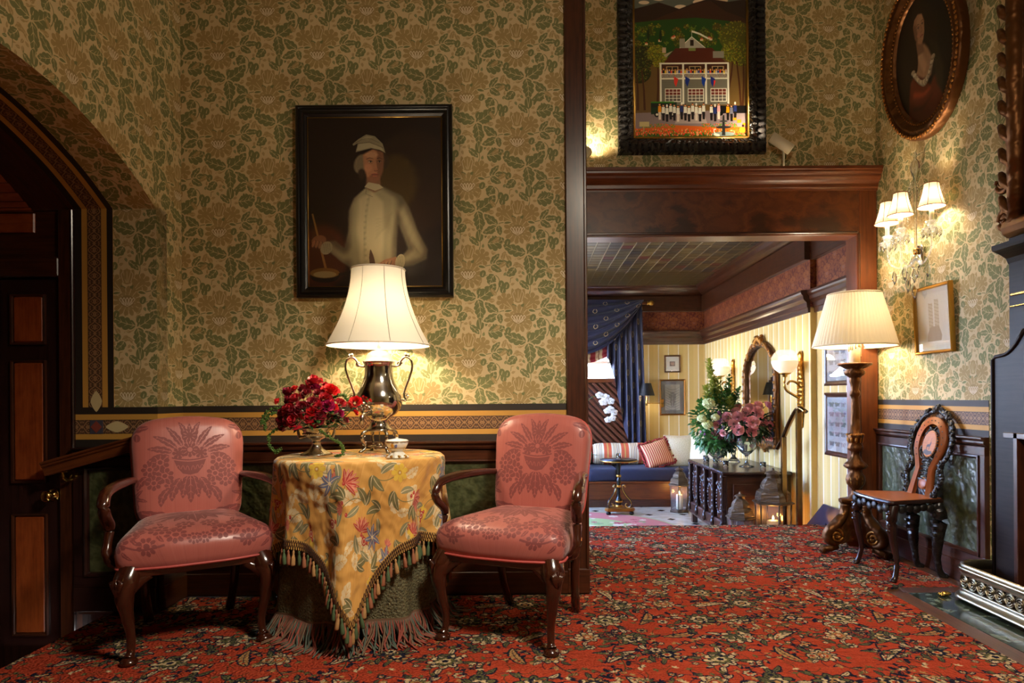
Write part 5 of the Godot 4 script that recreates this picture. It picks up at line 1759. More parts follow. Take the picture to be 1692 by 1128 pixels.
func make_armchair(label: String) -> Node3D:
	var t := thing("armchair", label, "armchair")
	t.set_meta("group", "damask armchairs either side of the round table")
	# seat: plan y is towards the back
	var ol := outline_dense(round_poly([Vector2(-0.315, -0.27), Vector2(-0.12, -0.315), Vector2(0.12, -0.315), Vector2(0.315, -0.27), Vector2(0.235, 0.26), Vector2(-0.235, 0.26)], 0.055), 0.05)
	var st := S()
	loft(st, ol, [[0.955, 0.955, 0.392], [1.0, 1.0, 0.398], [1.012, 1.012, 0.425], [1.02, 1.02, 0.45], [1.012, 1.012, 0.475], [0.985, 0.985, 0.497], [0.93, 0.93, 0.517], [0.82, 0.82, 0.535], [0.66, 0.66, 0.549], [0.45, 0.45, 0.558], [0.22, 0.22, 0.562], [0.0, 0.0, 0.563]], flat_at(0), Vector2(-0.35, -0.33))
	var seat := obj("seat", st, M.damask_seat, t)
	var pts := []
	for p in ol: pts.append(Vector3(p.x * 1.004, 0.395, -p.y * 1.004))
	st = S()
	tube(st, pts, 0.006, 6, 1.0, Vector3.UP, Transform3D.IDENTITY, true)
	obj("piping", st, M.piping, seat)
	wood_box("seat_rail", Vector3(0, 0.375, 0.275), Vector3(0.5, 0.03, 0.03), M.mahog, t)
	# back
	var bo := outline_dense(round_poly([Vector2(-0.232, -0.05), Vector2(0.232, -0.05), Vector2(0.262, 0.488), Vector2(0.0, 0.525), Vector2(-0.262, 0.488)], 0.125, 8), 0.05)
	var bx := Transform3D(Basis(Vector3.RIGHT, deg_to_rad(-11)), Vector3(0, 0.505, -0.25))
	st = S()
	loft(st, bo, [[0.94, 0.95, -0.05], [0.985, 0.985, -0.045], [1.0, 1.0, -0.03], [1.004, 1.004, 0.0], [1.0, 1.0, 0.022], [0.97, 0.975, 0.038], [0.90, 0.91, 0.050], [0.76, 0.78, 0.058], [0.5, 0.5, 0.063], [0.25, 0.25, 0.065], [0, 0, 0.0655]], bx, Vector2(-0.375, -0.585), true, Vector2(0, 0.23))
	var bk := obj("backrest", st, M.damask, t)
	pts = []
	for p in bo: pts.append(bx * Vector3(p.x * 1.003, (p.y - 0.23) * 1.003 + 0.23, -0.04))
	st = S()
	tube(st, pts, 0.005, 6, 1.0, Vector3.UP, Transform3D.IDENTITY, true)
	obj("piping", st, M.piping, bk)
	for s in [-1.0, 1.0]:
		# shepherd's crook arm
		var ap := smooth_path([Vector3(s * 0.235, 0.70, -0.315), Vector3(s * 0.255, 0.715, -0.20), Vector3(s * 0.29, 0.718, -0.06), Vector3(s * 0.326, 0.712, 0.06), Vector3(s * 0.348, 0.694, 0.15), Vector3(s * 0.352, 0.652, 0.192), Vector3(s * 0.345, 0.608, 0.178), Vector3(s * 0.336, 0.572, 0.140), Vector3(s * 0.334, 0.536, 0.130), Vector3(s * 0.340, 0.49, 0.146), Vector3(s * 0.342, 0.45, 0.160), Vector3(s * 0.328, 0.41, 0.158), Vector3(s * 0.30, 0.39, 0.15)], 5)
		st = S()
		tube(st, ap, smooth_num([0.018, 0.021, 0.025, 0.026, 0.025, 0.024, 0.024, 0.025, 0.02, 0.018, 0.021, 0.024, 0.018], 5), 10, 0.85)
		obj("arm", st, M.mahog, t)
		# cabriole front leg
		var lp := smooth_path([Vector3(s * 0.248, 0.39, 0.235), Vector3(s * 0.268, 0.345, 0.268), Vector3(s * 0.278, 0.29, 0.288), Vector3(s * 0.268, 0.20, 0.278), Vector3(s * 0.256, 0.11, 0.262), Vector3(s * 0.257, 0.05, 0.266), Vector3(s * 0.264, 0.028, 0.276)], 5)
		st = S()
		tube(st, lp, smooth_num([0.054, 0.052, 0.036, 0.024, 0.0175, 0.016, 0.022], 5), 14, 1.0, Vector3.BACK)
		lathe(st, [[0, 0], [0.026, 0], [0.034, 0.006], [0.036, 0.014], [0.03, 0.022], [0.022, 0.03], [0, 0.034]], 14, Transform3D(Basis.IDENTITY, Vector3(s * 0.264, 0, 0.278)))
		# ears that join the knee to the rail
		for e in [[Vector3(-s * 0.075, 0.365, 0.012), Vector3(-s * 0.03, 0.335, 0.012)], [Vector3(s * 0.005, 0.365, -0.085), Vector3(s * 0.01, 0.335, -0.04)]]:
			tube(st, smooth_path([Vector3(s * 0.258, 0, 0.258) + e[0], Vector3(s * 0.262, 0, 0.262) + e[1], Vector3(s * 0.272, 0.285, 0.276)], 4), smooth_num([0.018, 0.024, 0.02], 4), 8)
		var lg := obj("front_leg", st, M.mahog, t)
		st = S()
		for k in 7:
			var a := (k - 3) * 0.26
			var d := Vector3(sin(a) * 0.75 * 0.035 + s * 0.002, 0, 0)
			var top := Vector3(s * 0.306, 0.368, 0.312)
			var r := Vector3(cos(s * 0.7), 0, -sin(s * 0.7))
			tube(st, [top + r * sin(a) * 0.038 + Vector3(0, -0.004 * absf(k - 3), -0.004), top + r * sin(a) * 0.024 + Vector3(0, -0.03, 0.0), top + r * sin(a) * 0.006 + Vector3(-s * 0.004, -0.075, -0.004)], [0.007, 0.009, 0.004], 6)
		obj("carved_shell", st, M.mahog, lg)
		# rear leg
		st = S()
		tube(st, smooth_path([Vector3(s * 0.205, 0.42, -0.235), Vector3(s * 0.205, 0.28, -0.235), Vector3(s * 0.198, 0.14, -0.25), Vector3(s * 0.185, 0.012, -0.298), Vector3(s * 0.185, 0.0, -0.302)], 4), smooth_num([0.026, 0.024, 0.021, 0.024, 0.024], 4), 8)
		obj("rear_leg", st, M.mahog, t)
	return t

func make_carved_chair():
	var t := thing("carved_chair", "dark carved wooden chair with inlaid horseshoe back beside the hearth", "chair", Vector3(2.285, 0, -4.045), -PI / 2)
	# seat board
	var ol := outline_dense(round_poly([Vector2(-0.235, -0.18), Vector2(-0.1, -0.205), Vector2(0.1, -0.205), Vector2(0.235, -0.18), Vector2(0.15, 0.19), Vector2(-0.15, 0.19)], 0.03, 4), 0.06)
	var st := S()
	loft(st, ol, [[0.94, 0.94, 0.452], [0.99, 0.99, 0.455], [1.0, 1.0, 0.464], [0.985, 0.985, 0.472], [0.97, 0.97, 0.476]], flat_at(0), Vector2.ZERO, false)
	var seat := obj("seat", st, M.black_wood, t)
	st = S()
	loft(st, ol, [[0.94, 0.94, 0.472], [0.94, 0.94, 0.4785]], flat_at(0), Vector2.ZERO, false)
	obj("inlaid_top", st, M.inlay_wood, seat)
	st = S()
	for k in 7:       # carved leafy apron along the front and sides
		ball(st, Vector3(-0.18 + k * 0.06, 0.43 - 0.014 * (k % 2), 0.185), Vector3(0.032, 0.028, 0.014), 8, 5)
		for s in [-1.0, 1.0]: ball(st, Vector3(s * (0.205 - k * 0.010), 0.43 - 0.010 * (k % 2), 0.14 - k * 0.047), Vector3(0.012, 0.026, 0.028), 8, 5)
	obj("carved_apron", st, M.ebony, t)
	for s in [-1.0, 1.0]:
		st = S()
		tube(st, smooth_path([Vector3(s * 0.19, 0.45, 0.14), Vector3(s * 0.205, 0.36, 0.165), Vector3(s * 0.205, 0.24, 0.155), Vector3(s * 0.205, 0.12, 0.135), Vector3(s * 0.215, 0.03, 0.15), Vector3(s * 0.222, 0.0, 0.17)], 4), smooth_num([0.032, 0.032, 0.022, 0.016, 0.016, 0.02], 4), 8)
		for k in 4: ball(st, Vector3(s * 0.205, 0.40 - k * 0.034, 0.178), Vector3(0.022, 0.013, 0.02), 6, 4)
		obj("front_leg", st, M.black_wood, t)
		st = S()
		tube(st, smooth_path([Vector3(s * 0.12, 0.45, -0.15), Vector3(s * 0.135, 0.36, -0.165), Vector3(s * 0.125, 0.22, -0.155), Vector3(s * 0.115, 0.10, -0.16), Vector3(s * 0.12, 0.03, -0.175), Vector3(s * 0.122, 0.0, -0.205)], 4), smooth_num([0.036, 0.042, 0.032, 0.02, 0.019, 0.024], 4), 8)
		for k in 5: box(st, Vector3(s * 0.14, 0.42 - k * 0.04, -0.125), Vector3(0.036, 0.022, 0.03), 0.004)
		obj("rear_leg", st, M.ebony, t)
	# back, built upright then leaned
	var bk := Transform3D(Basis(Vector3.RIGHT, deg_to_rad(-12.5)) * Basis.from_scale(Vector3(1.17, 1.03, 1.0)), Vector3(0, 0.475, -0.125))
	var outer := []
	var inner := []
	for k in 33:
		var u := k / 32.0
		var a := lerpf(-0.62 * PI - PI * 0.12, 0.62 * PI + PI * 0.12, u)   # angle from straight up
		outer.append(Vector2(sin(a) * 0.125, 0.325 + cos(a) * 0.155))
		inner.append(Vector2(sin(a) * 0.088, 0.318 + cos(a) * 0.118))
	outer[0] = Vector2(-0.072, 0.16); outer[32] = Vector2(0.072, 0.16)
	outer.insert(0, Vector2(-0.10, 0.0)); outer.append(Vector2(0.10, 0.0))
	inner[0] = Vector2(-0.038, 0.17); inner[32] = Vector2(0.038, 0.17)
	inner.insert(0, Vector2(-0.058, 0.0)); inner.append(Vector2(0.058, 0.0))
	st = S()
	for k in outer.size() - 1:
		for z in [[-0.012, true], [0.012, false]]:
			var a := Vector3(outer[k].x, outer[k].y, z[0])
			var b := Vector3(outer[k + 1].x, outer[k + 1].y, z[0])
			var c := Vector3(inner[k + 1].x, inner[k + 1].y, z[0])
			var d := Vector3(inner[k].x, inner[k].y, z[0])
			if z[1]: quad(st, bk * a, bk * d, bk * c, bk * b, Vector2(k * 0.03, 0), Vector2(k * 0.03, 0.04), Vector2(k * 0.03 + 0.03, 0.04), Vector2(k * 0.03 + 0.03, 0))
			else: quad(st, bk * a, bk * b, bk * c, bk * d, Vector2(k * 0.03, 0), Vector2(k * 0.03 + 0.03, 0), Vector2(k * 0.03 + 0.03, 0.04), Vector2(k * 0.03, 0.04))
		for e in [outer, inner]:
			quad(st, bk * Vector3(e[k].x, e[k].y, -0.012), bk * Vector3(e[k + 1].x, e[k + 1].y, -0.012), bk * Vector3(e[k + 1].x, e[k + 1].y, 0.012), bk * Vector3(e[k].x, e[k].y, 0.012), Vector2.ZERO, Vector2.ZERO, Vector2.ZERO, Vector2.ZERO)
	var band := obj("horseshoe_band", st, M.inlay_wood, t)
	st = S()
	for k in range(2, outer.size() - 2, 2):
		var p: Vector2 = (outer[k] + inner[k]) / 2
		ball(st, bk * Vector3(p.x, p.y, 0.012), Vector3(0.006, 0.005, 0.002), 6, 4)
	tag(obj("inlay_dots", st, M.ebony, band), "", "", "", "stuff")
	# oval picture panel
	var ov := []
	for k in 24: ov.append(Vector2(cos(TAU * k / 24) * 0.058, sin(TAU * k / 24) * 0.082))
	st = S()
	loft(st, ov, [[1, 1, -0.01], [1, 1, 0.006], [0.94, 0.94, 0.010]], bk * Transform3D(Basis.IDENTITY, Vector3(0, 0.315, 0)), Vector2(-0.058, -0.082), false)
	var om: StandardMaterial3D = M.inlay.duplicate()
	om.uv1_scale = Vector3(1 / 0.116, 1 / 0.164, 1)
	obj("oval_panel", st, om, t)
	st = S()
	for k in 30: ball(st, bk * Vector3(cos(TAU * k / 30) * 0.061, 0.315 + sin(TAU * k / 30) * 0.086, 0.004), Vector3(0.006, 0.006, 0.006), 6, 4)
	for s in [-1.0, 1.0]:
		tube(st, smooth_path([bk * Vector3(s * 0.02, 0.235, 0), bk * Vector3(s * 0.05, 0.225, 0), bk * Vector3(s * 0.075, 0.25, 0), bk * Vector3(s * 0.07, 0.30, 0)], 4), 0.007, 6)
		tube(st, smooth_path([bk * Vector3(s * 0.01, 0.40, 0), bk * Vector3(s * 0.04, 0.425, 0), bk * Vector3(s * 0.07, 0.40, 0), bk * Vector3(s * 0.085, 0.36, 0)], 4), 0.007, 6)
	obj("oval_border", st, M.ebony, t)
	# lattice and roundel below
	st = S()
	for k in 4:
		for s in [-1.0, 1.0]:
			tube(st, [bk * Vector3(s * -0.04, 0.12 + k * 0.028, 0), bk * Vector3(s * 0.04, 0.145 + k * 0.028, 0)], 0.006, 6)
	obj("lattice", st, M.ebony, t)
	st = S()
	lathe(st, [[0, 0.004], [0.03, 0.004], [0.036, 0.0], [0.036, -0.008], [0, -0.008]], 18, bk * Transform3D(Basis(Vector3.RIGHT, PI / 2), Vector3(0, 0.075, 0)))
	obj("roundel", st, M.inlay_wood, t)
	wood_box("backing", bk * Vector3(0, 0.055, -0.012), Vector3(0.16, 0.11, 0.012), M.ebony, t)
	# carved vine border
	rng.seed = 5
	for s in [-1.0, 1.0]:
		st = S()
		var vp := smooth_path([Vector2(s * 0.105, 0.0), Vector2(s * 0.125, 0.06), Vector2(s * 0.15, 0.12), Vector2(s * 0.125, 0.165), Vector2(s * 0.115, 0.20), Vector2(s * 0.155, 0.25), Vector2(s * 0.168, 0.33), Vector2(s * 0.15, 0.41), Vector2(s * 0.105, 0.475), Vector2(s * 0.05, 0.505), Vector2(0, 0.53)], 5)
		var v3 := []
		for p in vp: v3.append(bk * Vector3(p.x, p.y, 0))
		tube(st, v3, 0.014, 8)
		for k in range(1, vp.size()):
			var p: Vector2 = vp[k]
			var off := Vector2(p.x, p.y - 0.25).normalized() * (0.016 if k % 2 else 0.002)
			var q := bk * Vector3(p.x + off.x, p.y + off.y, rng.randf_range(-0.004, 0.012))
			ball(st, Vector3.ZERO, Vector3(0.021, 0.012, 0.011), 7, 4, Transform3D(Basis(Vector3(0, 0, 1), rng.randf() * TAU) * Basis(Vector3.RIGHT, rng.randf()), q))
			if k % 3 == 0:
				for m in 4: ball(st, q + Vector3(rng.randf_range(-0.014, 0.014), rng.randf_range(-0.016, 0.016), 0.010), Vector3(0.007, 0.007, 0.007), 6, 4)
		obj("carved_vine", st, M.ebony, t)

func make_tablecloths():
	var c := Vector3(-0.838, 0, -3.255)
	var R := 0.402
	var H := 0.816
	# the olive cloth below
	var u := thing("undercloth", "olive green damask cloth hanging to the floor under the gold cloth", "tablecloth", c)
	var fold := func(th: float) -> float: return 0.5 * sin(th * 11 + 0.6) + 0.32 * sin(th * 7 + 2.0) + 0.2 * sin(th * 17 + 1.0)
	var prof := func(th: float, t: float) -> Vector3:
		var y := lerpf(H - 0.006, 0.10, t)
		var r: float = R - 0.035 + (0.004 + 0.034 * t) * fold.call(th)
		return Vector3(r * sin(th), y, maxf(r * cos(th), -0.40))
	var st := S()
	sheet(st, 220, 12, func(a, b): return prof.call(a * TAU, b), func(a, b): return Vector2(a * 2.6, b * 0.72))
	obj("drape", st, M.under, u)
	st = S()
	sheet(st, 220, 2, func(a, b):
		var p: Vector3 = prof.call(a * TAU, 0.985 + b * 0.03)
		return p + Vector3(p.x, 0, p.z).normalized() * 0.005, func(a, b): return Vector2(a, b))
	obj("gimp", st, M.cord_tan, u)
	rng.seed = 31
	for k in 3:
		st = S()
		for i in 230:
			var th := TAU * (i + k / 3.0) / 230.0
			var p: Vector3 = prof.call(th, 1.0)
			var o := Vector3(p.x, 0, p.z).normalized()
			var tg := Vector3(o.z, 0, -o.x)
			var spread := rng.randf_range(0.01, 0.10)
			var sw := rng.randf_range(-0.05, 0.05)
			var ln := rng.randf_range(0.0, 0.05)
			tube(st, [p + o * 0.004, p + o * (0.012 + spread * 0.25) + tg * sw * 0.3 + Vector3(0, -0.045, 0), Vector3(p.x, 0.012, p.z) + o * spread * 0.7 + tg * sw, Vector3(p.x, 0.006, p.z) + o * (spread + ln) + tg * (sw * 1.3 + rng.randf_range(-0.02, 0.02))], [0.0035, 0.0042, 0.0042, 0.0035], 4)
		tag(obj("fringe", st, [M.cord_red, M.cord_teal, M.cord_tan][k], u), "", "", "", "stuff")
	# the gold cloth: a square with one corner to the front
	var t := thing("tablecloth", "gold floral tablecloth with tasselled hem on the round table", "tablecloth", c)
	var cor := 0.16          # bearing of the front corner, to the right of straight ahead
	var aa := 0.785
	var ext := func(th: float) -> float:
		var d := fposmod(th - cor + PI / 4, PI / 2) - PI / 4
		return minf(aa / cos(PI / 4 - absf(d)), 1.10)
	var ff := func(th: float) -> float:
		return 0.62 * sin(th * 10 + 0.9) + 0.36 * sin(th * 6 + 1.3) + 0.3 * sin(th * 17)
	var pos := func(th: float, rho: float) -> Vector3:
		if rho <= R - 0.015: return Vector3(rho * sin(th), H + 0.004, rho * cos(th))
		var e := rho - (R - 0.015)
		var bend := 0.024
		if e < bend * PI / 2:
			var a := e / bend
			var r := R - 0.015 + sin(a) * bend
			return Vector3(r * sin(th), H + 0.004 - bend * (1 - cos(a)), r * cos(th))
		var dn := e - bend * PI / 2
		var k := clampf(dn / 0.5, 0, 1.2)
		var r2: float = R + 0.010 + 0.012 * k + (ff.call(th) - 0.35) * 0.05 * smoothstep(0.0, 0.8, k) + 0.05 * smoothstep(0.55, 1.2, k) * maxf(0.0, cos(th - cor))
		return Vector3(r2 * sin(th), maxf(H - 0.02 - dn, 0.03), maxf(r2 * cos(th), -0.402))
	st = S()
	var hem := 0.045
	sheet(st, 320, 30, func(a, b):
		var th: float = a * TAU
		var full: float = ext.call(th) - hem
		var rho: float = b * 4.0 * (R - 0.015) if b < 0.25 else lerpf(R - 0.015, full, pow((b - 0.25) / 0.75, 1.15))
		return pos.call(th, rho), func(a, b):
		var th: float = a * TAU
		var full: float = ext.call(th) - hem
		var rho: float = b * 4.0 * (R - 0.015) if b < 0.25 else lerpf(R - 0.015, full, pow((b - 0.25) / 0.75, 1.15))
		return Vector2(sin(th) * rho, cos(th) * rho) + Vector2(0.13, 0.31))
	obj("cloth", st, M.cloth, t)
	# netted braid along the hem: a lattice of cords
	st = S()
	var net := S()
	sheet(st, 240, 2, func(a, b):
		var th: float = a * TAU
		var p: Vector3 = pos.call(th, ext.call(th) - hem + b * hem)
		return p, func(a, b): return Vector2(a, b))
	var braid := obj("braid", st, M.braid, t)
	var N := 330
	for i in N:
		for s in [-1.0, 1.0]:
			var pp := []
			for k in 4:
				var th = TAU * (i + s * k * 0.4) / N
				var p: Vector3 = pos.call(th, ext.call(th) - hem + 0.002 + k / 3.0 * (hem - 0.004))
				pp.append(p + Vector3(p.x, 0, p.z).normalized() * 0.004)
			tube(net, pp, 0.0016, 3)
	tag(obj("netting", net, M.net, braid), "", "", "", "stuff")
	# tassels
	var meshes := []
	for k in 1:
		st = S()
		lathe(st, [[0, 0.0], [0.004, -0.002], [0.0055, -0.010], [0.004, -0.017], [0.0055, -0.021], [0.009, -0.036], [0.0105, -0.062], [0.008, -0.068], [0, -0.066]], 7)
		meshes.append(commit(st))
	var acc := 0.0
	var last: Vector3 = pos.call(0.0, ext.call(0.0))
	var n := 0
	for i in range(1, 1441):
		var th := TAU * i / 1440.0
		var p: Vector3 = pos.call(th, ext.call(th))
		acc += p.distance_to(last)
		last = p
		if acc > 0.021:
			acc = 0.0
			var o := obj("tassel", meshes[0], [M.tas_green, M.tas_rust, M.tas_tan, M.tas_green, M.tas_rust][n % 5], t)
			o.position = p + Vector3(p.x, 0, p.z).normalized() * 0.006
			o.rotation = Vector3(rng.randf_range(-0.15, 0.15), rng.randf() * 3, rng.randf_range(-0.15, 0.15))
			n += 1

func make_urn_lamp():
	var t := thing("urn_lamp", "silver coffee urn turned into a lamp with a white bell shade", "lamp", Vector3(-0.787, 0.820, -3.42))
	var Y := func(y: float) -> float: return y - 0.816
	var st := S()
	lathe(st, [[0.0, Y.call(0.925)], [0.07, Y.call(0.925)], [0.076, Y.call(0.930)], [0.070, Y.call(0.938)], [0.056, Y.call(0.948)], [0.050, Y.call(0.962)], [0.046, Y.call(0.983)], [0.056, Y.call(0.995)], [0.088, Y.call(1.015)], [0.110, Y.call(1.042)], [0.121, Y.call(1.08)], [0.117, Y.call(1.11)], [0.104, Y.call(1.14)], [0.088, Y.call(1.172)], [0.078, Y.call(1.2)], [0.073, Y.call(1.228)], [0.073, Y.call(1.26)], [0.077, Y.call(1.275)], [0.083, Y.call(1.282)], [0.083, Y.call(1.288)]], 40)
	obj("urn_body", st, M.silver, t)
	st = S()
	lathe(st, [[0.084, Y.call(1.287)], [0.082, Y.call(1.292)], [0.070, Y.call(1.298)], [0.067, Y.call(1.312)], [0.056, Y.call(1.33)], [0.036, Y.call(1.343)], [0.012, Y.call(1.349)], [0.007, Y.call(1.355)], [0.010, Y.call(1.363)], [0.006, Y.call(1.373)], [0.004, Y.call(1.40)], [0.004, Y.call(1.68)], [0, Y.call(1.68)]], 32)
	obj("lid", st, M.silver, t)
	for s in [-1.0, 1.0]:
		st = S()
		var p := smooth_path([Vector3(s * 0.075, Y.call(1.262), 0), Vector3(s * 0.105, Y.call(1.268), 0), Vector3(s * 0.118, Y.call(1.295), 0), Vector3(s * 0.142, Y.call(1.312), 0), Vector3(s * 0.168, Y.call(1.295), 0), Vector3(s * 0.174, Y.call(1.255), 0), Vector3(s * 0.16, Y.call(1.205), 0), Vector3(s * 0.142, Y.call(1.16), 0), Vector3(s * 0.13, Y.call(1.12), 0), Vector3(s * 0.138, Y.call(1.085), 0), Vector3(s * 0.118, Y.call(1.09), 0)], 5)
		tube(st, p, 0.0062, 8, 1.0, Vector3.BACK)
		tube(st, spiral(Vector3(s * 0.108, Y.call(1.276), 0), 0.014, 0.004, 0.0, 1.4 * s, 14), 0.004, 6, 1.0, Vector3.BACK)
		tube(st, spiral(Vector3(s * 0.142, Y.call(1.105), 0), 0.016, 0.005, 1.0, 1.3 * s, 14), 0.004, 6, 1.0, Vector3.BACK)
		ball(st, Vector3(s * 0.142, Y.call(1.322), 0), Vector3(0.010, 0.012, 0.008), 8, 5)
		ball(st, Vector3(s * 0.155, Y.call(1.318), 0), Vector3(0.008, 0.012, 0.006), 8, 5)
		obj("handle", st, M.silver, t)
	st = S()      # spigot with scrolled tap, to the front and a little left
	var sx := Transform3D(Basis(Vector3.UP, -0.3), Vector3.ZERO)
	tube(st, [sx * Vector3(0, Y.call(1.02), 0.09), sx * Vector3(0, Y.call(1.015), 0.15), sx * Vector3(0, Y.call(1.005), 0.165), sx * Vector3(0, Y.call(0.965), 0.168)], [0.012, 0.011, 0.013, 0.009], 10)
	for k in 5:
		tube(st, spiral(sx * Vector3((k - 2) * 0.014, Y.call(1.045 + 0.008 * (k % 2)), 0.158), 0.014, 0.004, k * 1.3, 1.2, 10, sx.basis.x, Vector3.UP), 0.0042, 6)
	ball(st, sx * Vector3(0, Y.call(1.07), 0.155), Vector3(0.012, 0.008, 0.008), 8, 5)
	obj("spigot", st, M.silver_worn, t)
	for k in 4:
		st = S()
		var a := PI / 4 + k * PI / 2 + 0.15
		var d := Vector3(cos(a), 0, sin(a))
		tube(st, smooth_path([d * 0.066 + Vector3(0, Y.call(0.93), 0), d * 0.092 + Vector3(0, Y.call(0.915), 0), d * 0.094 + Vector3(0, Y.call(0.885), 0), d * 0.078 + Vector3(0, Y.call(0.858), 0), d * 0.082 + Vector3(0, Y.call(0.835), 0), d * 0.104 + Vector3(0, Y.call(0.822), 0)], 4), smooth_num([0.008, 0.010, 0.009, 0.006, 0.006, 0.009], 4), 7)
		tube(st, spiral(d * 0.088 + Vector3(0, Y.call(0.905), 0), 0.014, 0.003, 0.5, 1.3, 12, d, Vector3.UP), 0.004, 6)
		tube(st, spiral(d * 0.084 + Vector3(0, Y.call(0.862), 0), 0.012, 0.003, 2.5, 1.3, 12, d, Vector3.UP), 0.004, 6)
		ball(st, d * 0.104 + Vector3(0, Y.call(0.820), 0), Vector3(0.011, 0.006, 0.011), 8, 5)
		obj("scroll_leg", st, M.silver_worn, t)
	st = S()
	lathe(st, [[0.056, Y.call(0.842)], [0.062, Y.call(0.846)], [0.056, Y.call(0.850)], [0.052, Y.call(0.846)], [0.056, Y.call(0.842)]], 28)
	lathe(st, [[0, Y.call(0.842)], [0.018, Y.call(0.842)], [0.02, Y.call(0.856)], [0.008, Y.call(0.866)], [0.003, Y.call(0.87)], [0.003, Y.call(0.925)]], 16)
	obj("burner_ring", st, M.silver_worn, t)
	# shade: eight panels, flaring downwards
	var rim := 1.372
	var hh := 0.396
	st = S()
	var pr := []
	for i in 17:
		var u := i / 16.0
		pr.append([0.138 + 0.128 * pow(1.0 - u, 1.85), Y.call(rim) + u * hh])
	lathe(st, pr, 48)
	var sh := obj("lamp_shade", st, M.shade_white, t)
	st = S()
	for k in 8:
		var a := k * TAU / 8 + 0.35
		var pts := []
		for q in pr: pts.append(Vector3(cos(a) * (q[0] + 0.001), q[1], sin(a) * (q[0] + 0.001)))
		tube(st, pts, 0.0017, 4)
	obj("seam", st, M.shade_seam, sh)
	st = S()
	for q in [pr[0], pr[16]]:
		var ring := []
		for k in 40: ring.append(Vector3(cos(TAU * k / 40) * q[0], q[1], sin(TAU * k / 40) * q[0]))
		tube(st, ring, 0.0045, 6, 1.0, Vector3.UP, Transform3D.IDENTITY, true)
	obj("rim_tape", st, M.shade_white, sh)
	st = S()
	ball(st, Vector3(0.0, Y.call(1.555), 0.0), Vector3(0.032, 0.045, 0.032), 12, 8)
	obj("bulb", st, M.bulb, t)
	omni(t, Vector3(0.0, Y.call(1.555), 0.0), WARM, L.urn, 0.08)

func rose_mesh(seed_no: int, ruffle: float, petals: int) -> ArrayMesh:      # unit radius, opening along +y
	var r := RandomNumberGenerator.new()
	r.seed = seed_no
	var st := S()
	for i in petals:
		var t := float(i) / petals
		var a := i * 2.399 + r.randf() * 0.3
		var rad := lerpf(0.14, 0.95, pow(t, 0.8))
		var hgt := lerpf(0.85, 0.25, t)
		var half := lerpf(1.3, 0.62, t)
		var lean := lerpf(0.05, 0.55, t)
		var base := lerpf(0.15, -0.55, t)
		var ph := r.randf() * 6.0
		sheet(st, 5, 3, func(u, v):
			var aa: float = a + (u - 0.5) * 2.0 * half * (0.55 + 0.45 * v)
			var rr: float = rad * (0.45 + 0.55 * v) + lean * v * v * 0.35 + ruffle * sin(u * 9 + ph) * v
			var y: float = lerpf(base, hgt, v) - 0.35 * pow(absf(u - 0.5) * 2.0, 2.0) * v * (0.4 + t) - lean * 0.3 * pow(v, 3.0)
			return Vector3(cos(aa) * rr, y, sin(aa) * rr), func(u, v): return Vector2(u, v))
	return commit(st)

func aim(d: Vector3) -> Basis:
	var y := d.normalized()
	var x := Vector3.RIGHT.cross(y)
	if x.length() < 0.05: x = Vector3.BACK.cross(y)
	x = x.normalized()
	return Basis(x, y, x.cross(y).normalized())

func leaf_quad(st: SurfaceTool, p: Vector3, d: Vector3, nrm: Vector3, ln: float, wd: float, droop := 0.2):
	var dd := d.normalized()
	var s := dd.cross(nrm).normalized() * wd * 0.5
	var up := s.cross(dd).normalized()
	var a := p
	var b := p + dd * ln * 0.45 + up * ln * 0.08
	var c := p + dd * ln - up * ln * droop
	st.set_smooth_group(-1)
	tri(st, a, b + s - up * wd * 0.12, b); tri(st, a, b, b - s - up * wd * 0.12)
	tri(st, b + s - up * wd * 0.12, c, b); tri(st, b, c, b - s - up * wd * 0.12)

func place_words(x: float, y: float, xs: Array, ys: Array) -> String:
	var h: String = ["far left", "left", "centre left", "centre right", "right", "far right"][xs.filter(func(e): return x > e).size()]
	var v: String = ["top row", "upper row", "middle row", "lower row", "bottom row"][ys.filter(func(e): return y > e).size()]
	return "in the %s, %s of" % [v, h]

